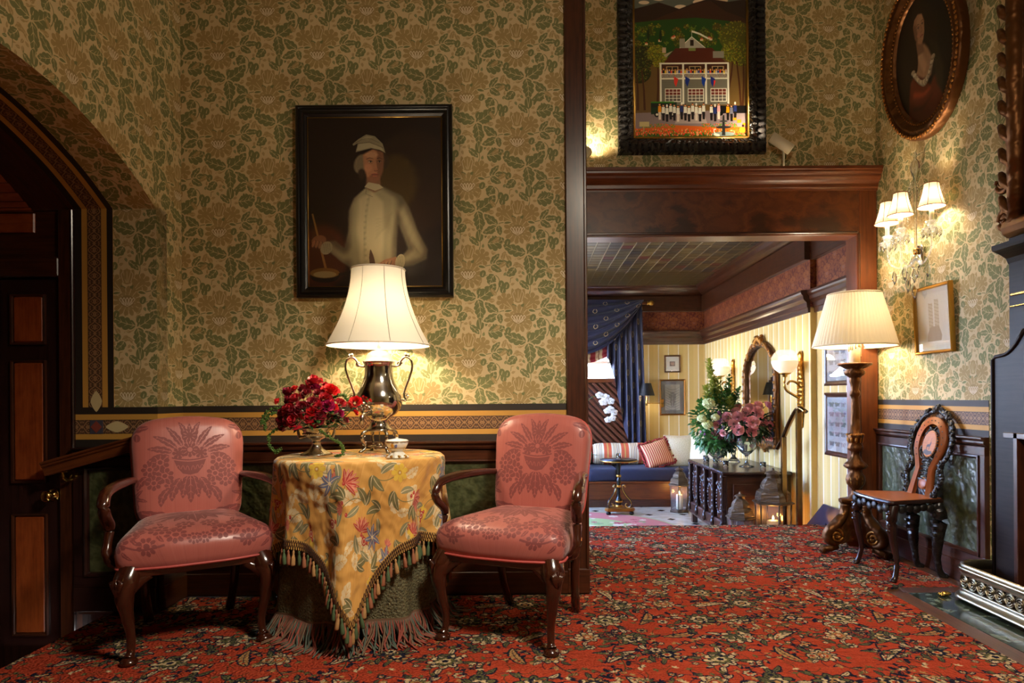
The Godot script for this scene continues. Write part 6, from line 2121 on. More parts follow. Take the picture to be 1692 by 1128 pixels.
func make_rose_bowl():
	var at := Vector3(-1.062, 0.820, -3.25)
	var t := thing("flower_bowl", "silver footed bowl with two handles holding red roses", "bowl", at)
	var st := S()
	lathe(st, [[0, 0], [0.072, 0], [0.076, 0.004], [0.070, 0.010], [0.052, 0.018], [0.034, 0.03], [0.024, 0.046], [0.020, 0.058], [0.024, 0.062], [0.020, 0.068], [0.022, 0.076], [0.03, 0.082]], 36, Transform3D.IDENTITY, 18, 0.10, 1, 6)
	obj("foot", st, M.silver_worn, t)
	st = S()
	lathe(st, [[0.0, 0.078], [0.03, 0.080], [0.046, 0.088], [0.058, 0.098], [0.062, 0.106], [0.060, 0.114], [0.066, 0.124], [0.074, 0.134], [0.076, 0.140], [0.070, 0.138], [0.055, 0.118], [0, 0.10]], 36)
	var bw := obj("bowl_body", st, M.silver_worn, t)
	st = S()
	for k in 30: ball(st, Vector3(cos(TAU * k / 30) * 0.063, 0.107, sin(TAU * k / 30) * 0.063), Vector3(0.005, 0.005, 0.005), 6, 4)
	obj("beading", st, M.silver, bw)
	for s in [-1.0, 1.0]:
		st = S()
		tube(st, smooth_path([Vector3(s * 0.05, 0.092, 0), Vector3(s * 0.078, 0.088, 0), Vector3(s * 0.086, 0.10, 0), Vector3(s * 0.094, 0.13, 0), Vector3(s * 0.112, 0.145, 0), Vector3(s * 0.10, 0.152, 0)], 4), smooth_num([0.007, 0.009, 0.008, 0.006, 0.006, 0.004], 4), 7)
		obj("handle", st, M.silver_worn, t)
	# roses, each a flower of its own
	var ms := [rose_mesh(1, 0.02, 15), rose_mesh(2, 0.03, 17), rose_mesh(3, 0.07, 22)]
	var list := [[555, 640, 100, 0.13, 0, 0], [410, 500, 70, 0.09, 1, 0], [515, 370, 80, 0.08, 0, 0], [640, 480, 80, 0.13, 1, 1], [760, 420, 75, 0.11, 0, 1], [900, 370, 82, 0.08, 1, 0], [930, 265, 95, 0.04, 2, 2], [680, 140, 95, 0.0, 0, 0], [640, 300, 66, 0.07, 1, 1], [760, 525, 56, 0.13, 0, 2], [740, 605, 62, 0.13, 1, 0], [775, 690, 40, 0.12, 0, 2], [330, 545, 74, 0.06, 0, 1], [295, 645, 74, 0.05, 1, 1], [330, 725, 60, 0.07, 0, 1], [380, 275, 74, 0.02, 1, 1], [450, 225, 40, 0.03, 0, 2], [190, 392, 42, 0.0, 0, 2], [845, 180, 38, 0.02, 1, 0], [1060, 430, 64, 0.03, 0, 0], [1160, 450, 42, 0.01, 1, 2], [1235, 560, 36, 0.0, 0, 2], [940, 455, 72, 0.10, 2, 3], [1060, 560, 54, 0.06, 2, 3], [1140, 645, 34, 0.05, 1, 1], [730, 215, 52, 0.03, 2, 3], [300, 250, 40, 0.0, 2, 3], [860, 570, 62, 0.12, 1, 1], [470, 480, 60, 0.11, 1, 0], [560, 230, 60, 0.03, 0, 1], [520, 520, 56, 0.13, 0, 1], [840, 470, 60, 0.12, 0, 0], [1000, 480, 50, 0.07, 1, 2], [420, 640, 60, 0.10, 1, 1], [640, 220, 60, 0.02, 1, 0], [790, 300, 66, 0.06, 1, 1], [230, 560, 50, 0.0, 0, 1], [400, 380, 66, 0.05, 1, 1], [960, 620, 50, 0.08, 0, 1], [850, 640, 50, 0.11, 0, 1]]
	for q in list:
		var px = (q[0] - 705.0) / 8.056 / 331.0
		var py = (665.0 - q[1]) / 8.056 / 331.0 + 0.168
		var p := at + Vector3(px, py, q[3] * 1.0)
		var o := MeshInstance3D.new()
		o.mesh = ms[q[4]]
		o.material_override = [M.red_rose, M.red_deep, M.red_bright, M.magenta][q[5]]
		o.name = numbered("rose")
		add_child(o)
		var d := Vector3(px * 1.1, py - 0.12, q[3] + 0.08)
		o.transform = Transform3D(aim(d).scaled(Vector3.ONE * q[2] / 8.056 / 331.0 * 1.28), p)
		var lb: String = ["crimson rose in the silver bowl", "dark red rose in the silver bowl", "bright scarlet rose in the silver bowl", "magenta flower in the silver bowl"][q[5]]
		if q[0] == 1235: lb = "small scarlet bud nearest the urn spigot"
		elif q[0] == 555: lb = "largest open crimson rose low at the front of the silver bowl"
		elif q[0] == 680: lb = "topmost crimson rose of the silver bowl"
		elif q[0] == 190: lb = "small scarlet bud at the far left of the rose bowl"
		else: lb = lb.replace(" in the silver bowl", " %s the silver bowl" % place_words(q[0], q[1], [300, 480, 660, 830, 1000], [250, 400, 520, 620]))
		tag(o, lb, "rose", "red roses in the silver bowl")
	# one carnation in front of the urn
	var cn := obj("carnation", ms[2], M.red_bright)
	cn.transform = Transform3D(aim(Vector3(0.2, 0.5, 0.7)).scaled(Vector3.ONE * 0.032), at + Vector3(0.205, 0.265, 0.03))
	tag(cn, "ruffled red carnation standing out in front of the silver urn", "flower")
	var stm := S()
	tube(stm, smooth_path([at + Vector3(0.205, 0.25, 0.03), at + Vector3(0.15, 0.19, 0.03), at + Vector3(0.06, 0.13, 0.0)], 5), 0.003, 5)
	obj("stem", stm, M.leaf, cn)
	cn.get_node("stem").transform = cn.transform.affine_inverse()
	# dark core of leaves and drooping catkins
	st = S()
	rng.seed = 91
	for i in 260:
		var a := rng.randf() * TAU
		var e := rng.randf_range(-0.1, 1.0)
		var d := Vector3(cos(a) * cos(e), sin(e), sin(a) * cos(e))
		leaf_quad(st, at + Vector3(0, 0.15, 0.02) + d * Vector3(0.15, 0.13, 0.11) * rng.randf_range(0.6, 1.0), d + Vector3(rng.randf() - 0.5, rng.randf() - 0.5, rng.randf() - 0.5), Vector3(rng.randf() - 0.5, 1, rng.randf() - 0.5), 0.045, 0.022)
	tag(obj("rose_foliage", st, M.leaf_dark), "dark green leaves between the roses of the silver bowl", "foliage", "", "stuff")
	var n := 0
	for q in [[[-0.13, 0.20, 0.03], [-0.19, 0.215, 0.03], [-0.24, 0.19, 0.03], [-0.258, 0.14, 0.03]], [[-0.14, 0.19, 0.02], [-0.21, 0.19, 0.02], [-0.24, 0.16, 0.02], [-0.248, 0.11, 0.02]], [[-0.17, 0.12, 0.04], [-0.215, 0.08, 0.05], [-0.21, 0.03, 0.05], [-0.185, 0.0, 0.05], [-0.16, 0.015, 0.05]], [[0.06, 0.11, 0.13], [0.12, 0.07, 0.14], [0.165, 0.04, 0.14], [0.17, 0.0, 0.13], [0.13, -0.02, 0.12]], [[0.08, 0.25, 0.02], [0.115, 0.275, 0.03], [0.15, 0.275, 0.03], [0.168, 0.25, 0.03]]]:
		var pts := []
		for p in q: pts.append(at + Vector3(p[0], p[1] + 0.02, p[2]))
		pts = smooth_path(pts, 8)
		st = S()
		tube(st, pts, 0.0025, 5)
		for p in pts:
			for k in 5:
				ball(st, p + Vector3(rng.randf_range(-0.007, 0.007), rng.randf_range(-0.007, 0.007), rng.randf_range(-0.007, 0.007)), Vector3(0.0042, 0.0034, 0.0042), 5, 4)
		var lb: String = ["pale green catkin arching up at the left of the roses", "pale green catkin hanging below the left one", "curled green catkin low at the left of the rose bowl", "long green catkin hanging at the right of the rose bowl", "green catkin bending towards the urn handle"][n]
		tag(obj("catkin", st, M.leaf), lb, "catkin", "catkins among the roses")
		n += 1

func make_sugar_bowl():
	var t := thing("sugar_bowl", "small white porcelain sugar bowl with gilt lines on the table", "sugar bowl", Vector3(-0.622, 0.820, -3.06))
	var st := S()
	lathe(st, [[0.0, 0.030], [0.022, 0.030], [0.026, 0.036], [0.040, 0.048], [0.050, 0.066], [0.052, 0.078], [0.048, 0.078], [0.03, 0.05], [0, 0.045]], 32, Transform3D.IDENTITY, 16, 0.03, 2, 5)
	obj("bowl", st, M.porcelain, t)
	st = S()
	lathe(st, [[0.053, 0.077], [0.054, 0.081], [0.046, 0.086], [0.02, 0.090], [0.006, 0.092], [0.006, 0.098], [0, 0.098]], 32)
	var lid := obj("lid", st, M.porcelain, t)
	st = S()
	ball(st, Vector3(0, 0.103, 0), Vector3(0.007, 0.008, 0.007), 10, 6)
	obj("knob", st, M.gilt_line, lid)
	st = S()
	for r in [[0.0535, 0.079], [0.0512, 0.073], [0.041, 0.048]]:
		var ring := []
		for k in 32: ring.append(Vector3(cos(TAU * k / 32) * r[0], r[1], sin(TAU * k / 32) * r[0]))
		tube(st, ring, 0.0012, 5, 1.0, Vector3.UP, Transform3D.IDENTITY, true)
	obj("gilt_line", st, M.gilt_line, t)
	st = S()
	lathe(st, [[0, 0.0], [0.03, 0.0], [0.05, 0.002], [0.052, 0.008], [0.036, 0.018], [0.028, 0.030], [0, 0.030]], 32, Transform3D.IDENTITY, 8, 0.28, 1, 4)
	obj("scalloped_base", st, M.porcelain, t)
	st = S()
	for k in 8: ball(st, Vector3(cos(TAU * k / 8 + 0.39) * 0.044, 0.010, sin(TAU * k / 8 + 0.39) * 0.044), Vector3(0.009, 0.007, 0.005), 7, 4)
	obj("gilt_leaf", st, M.gilt_line, t)
	# painted figures on the side
	for q in [[-0.012, C(190, 130, 40)], [0.004, C(110, 110, 150)]]:
		st = S()
		ball(st, Vector3(q[0], 0.061, 0.047), Vector3(0.007, 0.012, 0.003), 8, 5)
		obj("painted_figure", st, mat(q[1], 0.3), t)

# picture: frame built of four mitred rails round a flat picture, facing local +z
func picture(called: String, label: String, at: Vector3, turn: float, w: float, h: float, fw: float, prof: Array, fm: Material, pm: Material, inner: Material = null, inner_w := 0.008, mount := 0.0, glazed := false, cat := "painting") -> Node3D:
	var t := thing(called, label, cat, at, turn)
	var iw := w - 2 * fw
	var ih := h - 2 * fw
	var cs := [Vector3(-w / 2, -h / 2, 0), Vector3(w / 2, -h / 2, 0), Vector3(w / 2, h / 2, 0), Vector3(-w / 2, h / 2, 0)]
	var ci := [Vector3(-iw / 2, -ih / 2, 0), Vector3(iw / 2, -ih / 2, 0), Vector3(iw / 2, ih / 2, 0), Vector3(-iw / 2, ih / 2, 0)]
	for k in 4:
		var a: Vector3 = cs[k]
		var b: Vector3 = cs[(k + 1) % 4]
		var a2: Vector3 = ci[k]
		var b2: Vector3 = ci[(k + 1) % 4]
		var st := S(true)
		for i in prof.size() - 1:
			var p = prof[i]
			var q = prof[i + 1]
			var pa := a.lerp(a2, p[0]) + Vector3(0, 0, p[1])
			var pb := b.lerp(b2, p[0]) + Vector3(0, 0, p[1])
			var qa := a.lerp(a2, q[0]) + Vector3(0, 0, q[1])
			var qb := b.lerp(b2, q[0]) + Vector3(0, 0, q[1])
			var L := a.distance_to(b)
			quad(st, pa, qa, qb, pb, Vector2(0, p[0] * fw), Vector2(0, q[0] * fw), Vector2(L, q[0] * fw), Vector2(L, p[0] * fw))
		obj("frame_rail", st, fm, t)
	if inner:
		for k in 4:
			var a: Vector3 = ci[k]
			var b: Vector3 = ci[(k + 1) % 4]
			var st := S()
			tube(st, [a + Vector3(0, 0, 0.014), b + Vector3(0, 0, 0.014)], inner_w, 6)
			obj("gilt_slip", st, inner, t)
	if mount > 0.0:
		var st := S()
		box(st, Vector3(0, 0, 0.004), Vector3(iw, ih, 0.004), 0, 0)
		obj("mount_board", st, M.cream_paint, t)
	var st := S()
	var pw := iw - 2 * mount
	var ph := ih - 2 * mount
	box(st, Vector3(0, 0, 0.007), Vector3(pw, ph, 0.006), 0, 0, Transform3D.IDENTITY, Vector2(-pw / 2, -ph / 2))
	var m2: StandardMaterial3D = pm.duplicate()
	m2.uv1_scale = Vector3(1 / pw, 1 / ph, 1)
	obj("canvas" if cat == "painting" else "print", st, m2, t)
	if glazed:
		st = S()
		box(st, Vector3(0, 0, 0.0135), Vector3(iw, ih, 0.002), 0, 0)
		obj("glass", st, M.pane, t)
	return t

func make_pictures():
	picture("portrait_painting", "portrait of a man in white cap and buttoned coat stirring a pan", Vector3(-0.860, 2.2035, -ZB), 0, 0.876, 1.075, 0.062, [[0, 0], [0, 0.034], [0.12, 0.042], [0.26, 0.042], [0.32, 0.034], [0.44, 0.036], [0.5, 0.030], [0.72, 0.026], [0.78, 0.030], [0.92, 0.022], [1.0, 0.012]], M.frame_black, M.portrait, M.gilt_line, 0.0025)
	var v := picture("village_painting", "folk painting of a white inn with people and flower beds", Vector3(1.193, 3.545, -ZO), 0, 1.068, 1.366, 0.118, [[0, 0], [0, 0.05], [0.08, 0.062], [0.2, 0.066], [0.34, 0.056], [0.46, 0.044], [0.56, 0.048], [0.72, 0.040], [0.84, 0.034], [1.0, 0.018]], M.carved_black, M.village, M.gilt_line, 0.011)
	# carved leaves run along each side of the frame
	var lf := S()
	ball(lf, Vector3.ZERO, Vector3(0.019, 0.034, 0.012), 8, 5)
	for s in [-1.0, 1.0]: ball(lf, Vector3(s * 0.014, -0.012, -0.002), Vector3(0.009, 0.022, 0.008), 6, 4, Transform3D(Basis(Vector3.BACK, s * 0.5), Vector3.ZERO))
	var lm := commit(lf)
	for side in 4:
		var horiz := side % 2 == 0
		var n := 22 if horiz else 28
		var ln := 1.0 if horiz else 1.29
		for k in n:
			var o := obj("carved_leaf", lm, M.carved_black, v)
			var u := (k - (n - 1) / 2.0) / n * ln
			if horiz:
				o.position = Vector3(u, (-0.648 if side == 0 else 0.648), 0.062)
				o.rotation.z = 0.0 if side == 0 else PI
			else:
				o.position = Vector3((0.500 if side == 1 else -0.500), u, 0.062)
				o.rotation.z = PI / 2 if side == 1 else -PI / 2
	# oval portrait on the right wall
	var t := thing("oval_portrait", "oval portrait of a lady in a gilt carved frame high on the right wall", "painting", Vector3(XR, 3.215, -4.105), -PI / 2)
	var lean := Transform3D(Basis(Vector3.RIGHT, deg_to_rad(5)), Vector3(0, 0, 0.045))
	var ov := []
	for k in 48: ov.append(Vector2(cos(TAU * k / 48), sin(TAU * k / 48)))
	var st := S()
	var rx := 0.415
	var ry := 0.500
	var pr := [[1.0, 0.0], [1.0, 0.04], [0.985, 0.055], [0.955, 0.062], [0.93, 0.052], [0.905, 0.05], [0.885, 0.058], [0.85, 0.054], [0.81, 0.034], [0.78, 0.030], [0.765, 0.034], [0.745, 0.026], [0.735, 0.012]]
	for i in pr.size() - 1:
		for k in 48:
			var a: Vector2 = ov[k]
			var b: Vector2 = ov[(k + 1) % 48]
			var f := func(e: Vector2, q) -> Vector3:
				var d: float = (1.0 - q[0]) * 0.45
				return lean * Vector3(e.x * (rx - d), e.y * (ry - d), q[1])
			st.set_smooth_group(0)
			quad(st, f.call(a, pr[i]), f.call(a, pr[i + 1]), f.call(b, pr[i + 1]), f.call(b, pr[i]), Vector2(k * 0.06, i * 0.02), Vector2(k * 0.06, i * 0.02 + 0.02), Vector2(k * 0.06 + 0.06, i * 0.02 + 0.02), Vector2(k * 0.06 + 0.06, i * 0.02))
	var fr := obj("oval_frame", st, M.gold_dark, t)
	st = S()
	for k in 96:
		var a := TAU * k / 96
		ball(st, lean * Vector3(cos(a) * (rx - 0.022), sin(a) * (ry - 0.022), 0.060), Vector3(0.010, 0.015, 0.008) if k % 2 else Vector3(0.013, 0.009, 0.007), 6, 4)
		ball(st, lean * Vector3(cos(a) * (rx - 0.098), sin(a) * (ry - 0.098), 0.034), Vector3(0.006, 0.006, 0.005), 5, 4)
	obj("carved_wreath", st, M.gold, fr)
	var oc := []
	for e in ov: oc.append(Vector2(e.x * (rx - 0.116), e.y * (ry - 0.116)))
	st = S()
	loft(st, oc, [[1, 1, 0.006], [1, 1, 0.012]], lean, Vector2(-(rx - 0.116), -(ry - 0.116)), false)
	var lm2: StandardMaterial3D = M.lady.duplicate()
	lm2.uv1_scale = Vector3(0.5 / (rx - 0.116), 0.5 / (ry - 0.116), 1)
	obj("canvas", st, lm2, t)
	# small print under the sconce, tipped a little forward
	var p := picture("framed_print", "gilt framed sepia drawing under the crystal sconce", Vector3(XR - 0.012, 1.567, -4.075), -PI / 2, 0.372, 0.424, 0.02, [[0, 0], [0, 0.026], [0.3, 0.03], [0.7, 0.026], [1.0, 0.012]], M.gold_bright, M.prints[0], null, 0, 0.0, true, "picture")
	p.rotation = Vector3(0, -PI / 2, 0)
	p.rotate_object_local(Vector3.RIGHT, deg_to_rad(2.5))

func make_picture_lamps():
	for q in [["white cylinder picture lamp below the village painting", Vector3(1.80, 2.888, -4.64), Vector3(1.42, 3.18, -4.70), L.pic], ["white cylinder picture lamp beside the tall corner post", Vector3(0.385, 2.80, -4.62), Vector3(0.52, 2.98, -4.78), L.pic2]]:
		var t := thing("picture_lamp", q[0], "lamp", q[1])
		var d: Vector3 = (q[2] - q[1]).normalized()
		var b := aim(d)
		var st := S()
		lathe(st, [[0, -0.085], [0.036, -0.085], [0.038, -0.082], [0.038, 0.08], [0.036, 0.083], [0.034, 0.08], [0.034, 0.05], [0, 0.05]], 24, Transform3D(b, Vector3.ZERO))
		obj("can", st, M.spot_paint, t)
		st = S()
		lathe(st, [[0, 0.06], [0.033, 0.06], [0.033, 0.064], [0, 0.066]], 20, Transform3D(b, Vector3.ZERO))
		obj("lens", st, M.bulb, t)
		st = S()
		tube(st, [Vector3.ZERO + b * Vector3(0, -0.02, 0), Vector3(0.02, -0.10, -0.01), Vector3(0.02, -0.155, -0.01)], 0.008, 8)
		obj("stem", st, M.spot_paint, t)
		spot(t, d * 0.09, d * 2.0, WARM, q[3], 42.0)

func make_floor_lamp():
	var t := thing("floor_lamp", "tall carved gilt floor lamp with cream pleated shade", "floor lamp", Vector3(2.265, 0, -4.55))
	var Y := func(zy: float) -> float: return 1.1 - (460 + zy / 2.45 + 4 - 656) / 237.4
	var R := func(zr: float) -> float: return zr / 2.45 / 237.4
	var pr := []
	for q in [[895, 0], [900, 42], [885, 30], [870, 17], [850, 17], [842, 26], [830, 34], [815, 37], [798, 34], [785, 24], [775, 22], [765, 40], [758, 46], [748, 40], [738, 28], [715, 16], [700, 17], [692, 30], [680, 30], [668, 24], [660, 28], [645, 30], [634, 33], [628, 30], [624, 20], [560, 18], [490, 15], [478, 15], [474, 19], [466, 21], [458, 19], [450, 15], [430, 17], [415, 23], [404, 20], [398, 24], [390, 36], [378, 40], [368, 30], [362, 42], [352, 62], [347, 66], [343, 64], [350, 40], [352, 0]]:
		pr.append([R.call(float(q[1])), Y.call(float(q[0]))])
	var st := S()
	lathe(st, pr, 28)
	var stem := obj("stem", st, M.gold_dark, t)
	# gadroons and leaves on the bulbs
	st = S()
	for k in 10:
		var a := TAU * k / 10
		var d := Vector3(cos(a), 0, sin(a))
		ball(st, d * R.call(30.0) + Vector3(0, Y.call(815.0), 0), Vector3(0.012, 0.034, 0.012), 7, 5)
		ball(st, d * R.call(26.0) + Vector3(0, Y.call(650.0), 0), Vector3(0.011, 0.026, 0.010), 7, 5)
		ball(st, d * R.call(30.0) + Vector3(0, Y.call(632.0), 0), Vector3(0.010, 0.010, 0.010), 6, 4)
		ball(st, d * R.call(24.0) + Vector3(0, Y.call(683.0), 0), Vector3(0.010, 0.016, 0.010), 6, 4)
		ball(st, d * R.call(36.0) + Vector3(0, Y.call(380.0), 0), Vector3(0.008, 0.008, 0.008), 6, 4)
	obj("gadroons", st, M.gold, stem)
	# three-sided plinth on scrolled paws
	var yp: float = Y.call(895.0)
	st = S()
	var tri3 := []
	for k in 3:
		for e in [-0.22, 0.22]:
			var a = TAU * k / 3 + 1.05 + e
			tri3.append(Vector2(cos(a), sin(a)) * 0.112)
	loft(st, tri3, [[0.8, 0.8, yp - 0.03], [0.95, 0.95, yp - 0.018], [1.0, 1.0, yp - 0.010], [1.0, 1.0, yp + 0.004], [0.9, 0.9, yp + 0.012]], flat_at(0), Vector2.ZERO, false)
	loft(st, tri3, [[0.66, 0.66, yp - 0.05], [0.55, 0.55, yp - 0.20], [0.7, 0.7, 0.09], [0.5, 0.5, 0.05]], flat_at(0), Vector2.ZERO, false)
	obj("plinth", st, M.gold_dark, t)
	for k in 3:
		var a := -(TAU * k / 3 + 1.05)
		var d := Vector3(cos(a), 0, sin(a))
		var up := Vector3.UP
		st = S()
		tube(st, smooth_path([d * 0.075 + up * (yp - 0.03), d * 0.085 + up * (yp - 0.10), d * 0.125 + up * (yp - 0.155), d * 0.185 + up * 0.155, d * 0.20 + up * 0.11, d * 0.165 + up * 0.075, d * 0.12 + up * 0.085, d * 0.115 + up * 0.125, d * 0.145 + up * 0.14], 5), smooth_num([0.028, 0.03, 0.036, 0.036, 0.032, 0.028, 0.022, 0.016, 0.012], 5), 8, 1.25, d.cross(up))
		tube(st, spiral(d * 0.15 + up * 0.125, 0.045, 0.006, 0.4, 1.7, 22, d, up), 0.012, 7, 2.6, d.cross(up))
		# a solid carved web fills each scroll
		var web := [Vector2(0.03, yp - 0.03), Vector2(0.085, yp - 0.03), Vector2(0.095, yp - 0.09), Vector2(0.13, yp - 0.15), Vector2(0.185, 0.175), Vector2(0.208, 0.13), Vector2(0.195, 0.085), Vector2(0.15, 0.06), Vector2(0.10, 0.07), Vector2(0.03, 0.10)]
		plate(st, web, 0.05, 0.008, Transform3D(Basis(d, up, d.cross(up)), -d.cross(up) * 0.025))
		var lg := obj("scroll_leg", st, M.gold_dark, t)
		st = S()
		var sd := d.cross(up)
		for sg in [-1.0, 1.0]: tube(st, spiral(d * 0.145 + up * 0.125 + sd * 0.03 * sg, 0.052, 0.008, 0.4, 1.8, 26, d, up), 0.010, 6)
		for m in 9:
			ball(st, d * (0.07 + 0.012 * m) + up * (yp - 0.05 - 0.022 * m) + sd * 0.03 * sin(m * 2.1), Vector3(0.014, 0.012, 0.014), 6, 4)
		obj("carved_leaves", st, M.gold, lg)
		st = S()
		tube(st, [d * 0.13 + up * 0.05, d * 0.18 + up * 0.035, d * 0.225 + up * 0.026], [0.024, 0.026, 0.022], 8)
		for m in 4:
			ball(st, d * 0.232 + sd * (m - 1.5) * 0.014 + up * 0.022, Vector3(0.018, 0.022, 0.008), 7, 5, Transform3D.IDENTITY)
		obj("paw", st, M.gold_dark, lg)
	# candle tube, dripped
	st = S()
	var y0: float = Y.call(352.0)
	lathe(st, [[0, y0], [0.036, y0], [0.036, y0 + 0.16], [0, y0 + 0.16]], 16)
	for k in 14:
		var a := k * 2.4
		var ln := 0.03 + 0.07 * fposmod(k * 0.37, 1.0)
		tube(st, [Vector3(cos(a) * 0.036, y0 + 0.16, sin(a) * 0.036), Vector3(cos(a) * 0.037, y0 + 0.16 - ln, sin(a) * 0.037)], [0.005, 0.007], 6)
	obj("candle_tube", st, M.candle, t)
	# pleated shade
	var rb := 0.270
	var rt := 0.172
	st = S()
	var pr2 := []
	for i in 9: pr2.append([lerpf(rb, rt, i / 8.0), 1.438 + 0.36 * i / 8.0])
	lathe(st, pr2, 180, Transform3D.IDENTITY, 60, 0.045, 0, 8)
	var sh := obj("lamp_shade", st, M.shade_cream, t)
	st = S()
	for q in [[rb, 1.438], [rt, 1.798]]:
		var ring := []
		for k in 48: ring.append(Vector3(cos(TAU * k / 48) * q[0], q[1], sin(TAU * k / 48) * q[0]))
		tube(st, ring, 0.006, 6, 1.0, Vector3.UP, Transform3D.IDENTITY, true)
	obj("rim_tape", st, M.shade_cream, sh)
	st = S()
	ball(st, Vector3(0, 1.60, 0), Vector3(0.03, 0.045, 0.03), 12, 8)
	obj("bulb", st, M.bulb, t)
	omni(t, Vector3(0, 1.60, 0), WARM, L.floor, 0.08)

func make_sconce():
	var o := Vector3(2.50, 2.0, -4.22)
	var t := thing("crystal_sconce", "crystal wall sconce with three small lit shades", "wall lamp", o)
	var st := S()
	lathe(st, [[0, -0.06], [0.03, -0.06], [0.036, -0.04], [0.036, 0.04], [0.03, 0.06], [0, 0.06]], 20, Transform3D(Basis.from_scale(Vector3(0.35, 1, 1)), Vector3(0.028, 0, 0)))
	obj("wall_plate", st, M.silver, t)
	st = S()
	lathe(st, [[0, -0.16], [0.010, -0.15], [0.018, -0.12], [0.010, -0.10], [0.03, -0.07], [0.038, -0.05], [0.028, -0.03], [0.012, 0.0], [0.016, 0.02], [0.010, 0.06], [0.008, 0.3], [0.014, 0.42], [0.008, 0.46], [0.012, 0.5], [0.026, 0.54], [0.030, 0.57], [0.022, 0.60], [0.008, 0.62], [0.014, 0.64], [0.008, 0.66], [0, 0.665]], 14)
	obj("crystal_stem", st, M.glass, t)
	st = S()
	lathe(st, [[0, 0.0], [0.014, 0.0], [0.014, 0.04], [0, 0.04]], 12)
	obj("brass_collar", st, M.brass, t)
	var drop := S()
	lathe(drop, [[0, -0.05], [0.009, -0.03], [0.010, -0.016], [0.003, -0.002], [0, 0.0]], 6)
	var dm := commit(drop)
	var big := S()
	lathe(big, [[0, -0.095], [0.016, -0.06], [0.018, -0.035], [0.006, -0.004], [0, 0.0]], 8, Transform3D(Basis.from_scale(Vector3(1, 1, 0.6)), Vector3.ZERO))
	var bm := commit(big)
	var tips := [Vector3(2.40, 2.155, -4.37) - o, Vector3(2.447, 2.150, -3.965) - o, Vector3(2.395, 2.165, -4.205) - o]
	for k in 3:
		var e: Vector3 = tips[k]
		st = S()
		tube(st, smooth_path([Vector3(0, -0.03, 0), e * 0.4 + Vector3(0, -0.14, 0), Vector3(e.x, 0.02, e.z) * 0.9 + Vector3(0, -0.05, 0), Vector3(e.x, 0.06, e.z), Vector3(e.x, e.y - 0.06, e.z)], 5), 0.0055, 8)
		lathe(st, [[0, -0.075], [0.02, -0.07], [0.046, -0.05], [0.052, -0.042], [0.044, -0.046], [0.016, -0.058], [0.018, -0.045], [0.026, -0.02], [0.034, 0.0], [0.028, -0.004], [0.012, -0.02], [0, -0.02]], 14, Transform3D(Basis.IDENTITY, e))
		var arm := obj("arm", st, M.crystal, t)
		for m in 8:
			var a := TAU * m / 8
			var p := obj("crystal_drop", dm, M.glass, arm)
			p.position = e + Vector3(cos(a) * 0.048, -0.05, sin(a) * 0.048)
		var b2 := obj("pendant", bm, M.glass, arm)
		b2.position = e * 0.75 + Vector3(0, -0.20, 0)
		st = S()
		lathe(st, [[0, -0.02], [0.0135, -0.02], [0.0135, 0.11], [0, 0.11]], 12, Transform3D(Basis.IDENTITY, e))
		obj("candle_tube", st, M.candle, t)
		st = S()
		var pr := []
		for i in 9:
			var u := i / 8.0
			pr.append([0.041 + 0.036 * pow(1.0 - u, 1.5), 0.085 + u * 0.142])
		lathe(st, pr, 24, Transform3D(Basis.IDENTITY, e))
		var sh := obj("lamp_shade", st, M.shade_cream, t)
		st = S()
		for m in 6:
			var a := TAU * m / 6 + 0.3
			var pts := []
			for q in pr: pts.append(e + Vector3(cos(a) * (q[0] + 0.001), q[1], sin(a) * (q[0] + 0.001)))
			tube(st, pts, 0.0018, 4)
		for q in [pr[0], pr[8]]:
			var ring := []
			for m in 24: ring.append(e + Vector3(cos(TAU * m / 24) * q[0], q[1], sin(TAU * m / 24) * q[0]))
			tube(st, ring, 0.003, 5, 1.0, Vector3.UP, Transform3D.IDENTITY, true)
		obj("shade_trim", st, M.shade_trim, sh)
		st = S()
		ball(st, e + Vector3(0, 0.145, 0), Vector3(0.014, 0.024, 0.014), 10, 6)
		obj("bulb", st, M.bulb, t)
		omni(t, e + Vector3(0, 0.145, 0), WARM, L.sconce, 0.03)
	# strings of beads from the crown to the arms, and the pendants below
	var bead := S()
	ball(bead, Vector3.ZERO, Vector3(0.0075, 0.0075, 0.0075), 6, 4)
	var bdm := commit(bead)
	for k in 5:
		var a := TAU * k / 5 + 0.5
		var g := Node3D.new()
		g.name = "bead_string"
		t.add_child(g, true)
		for m in 18:
			var u := m / 17.0
			var r := 0.03 + 0.06 * sin(u * PI * 0.55)
			var b := obj("bead", bdm, M.glass, g)
			b.position = Vector3(-absf(cos(a)) * r, lerpf(0.46, 0.06, u), sin(a) * r)
	for k in 4:
		var b := obj("pendant", bm, M.glass, t)
		b.position = Vector3(-0.02 - 0.02 * (k % 2), -0.10 - 0.05 * (k % 3), (k - 1.5) * 0.035)

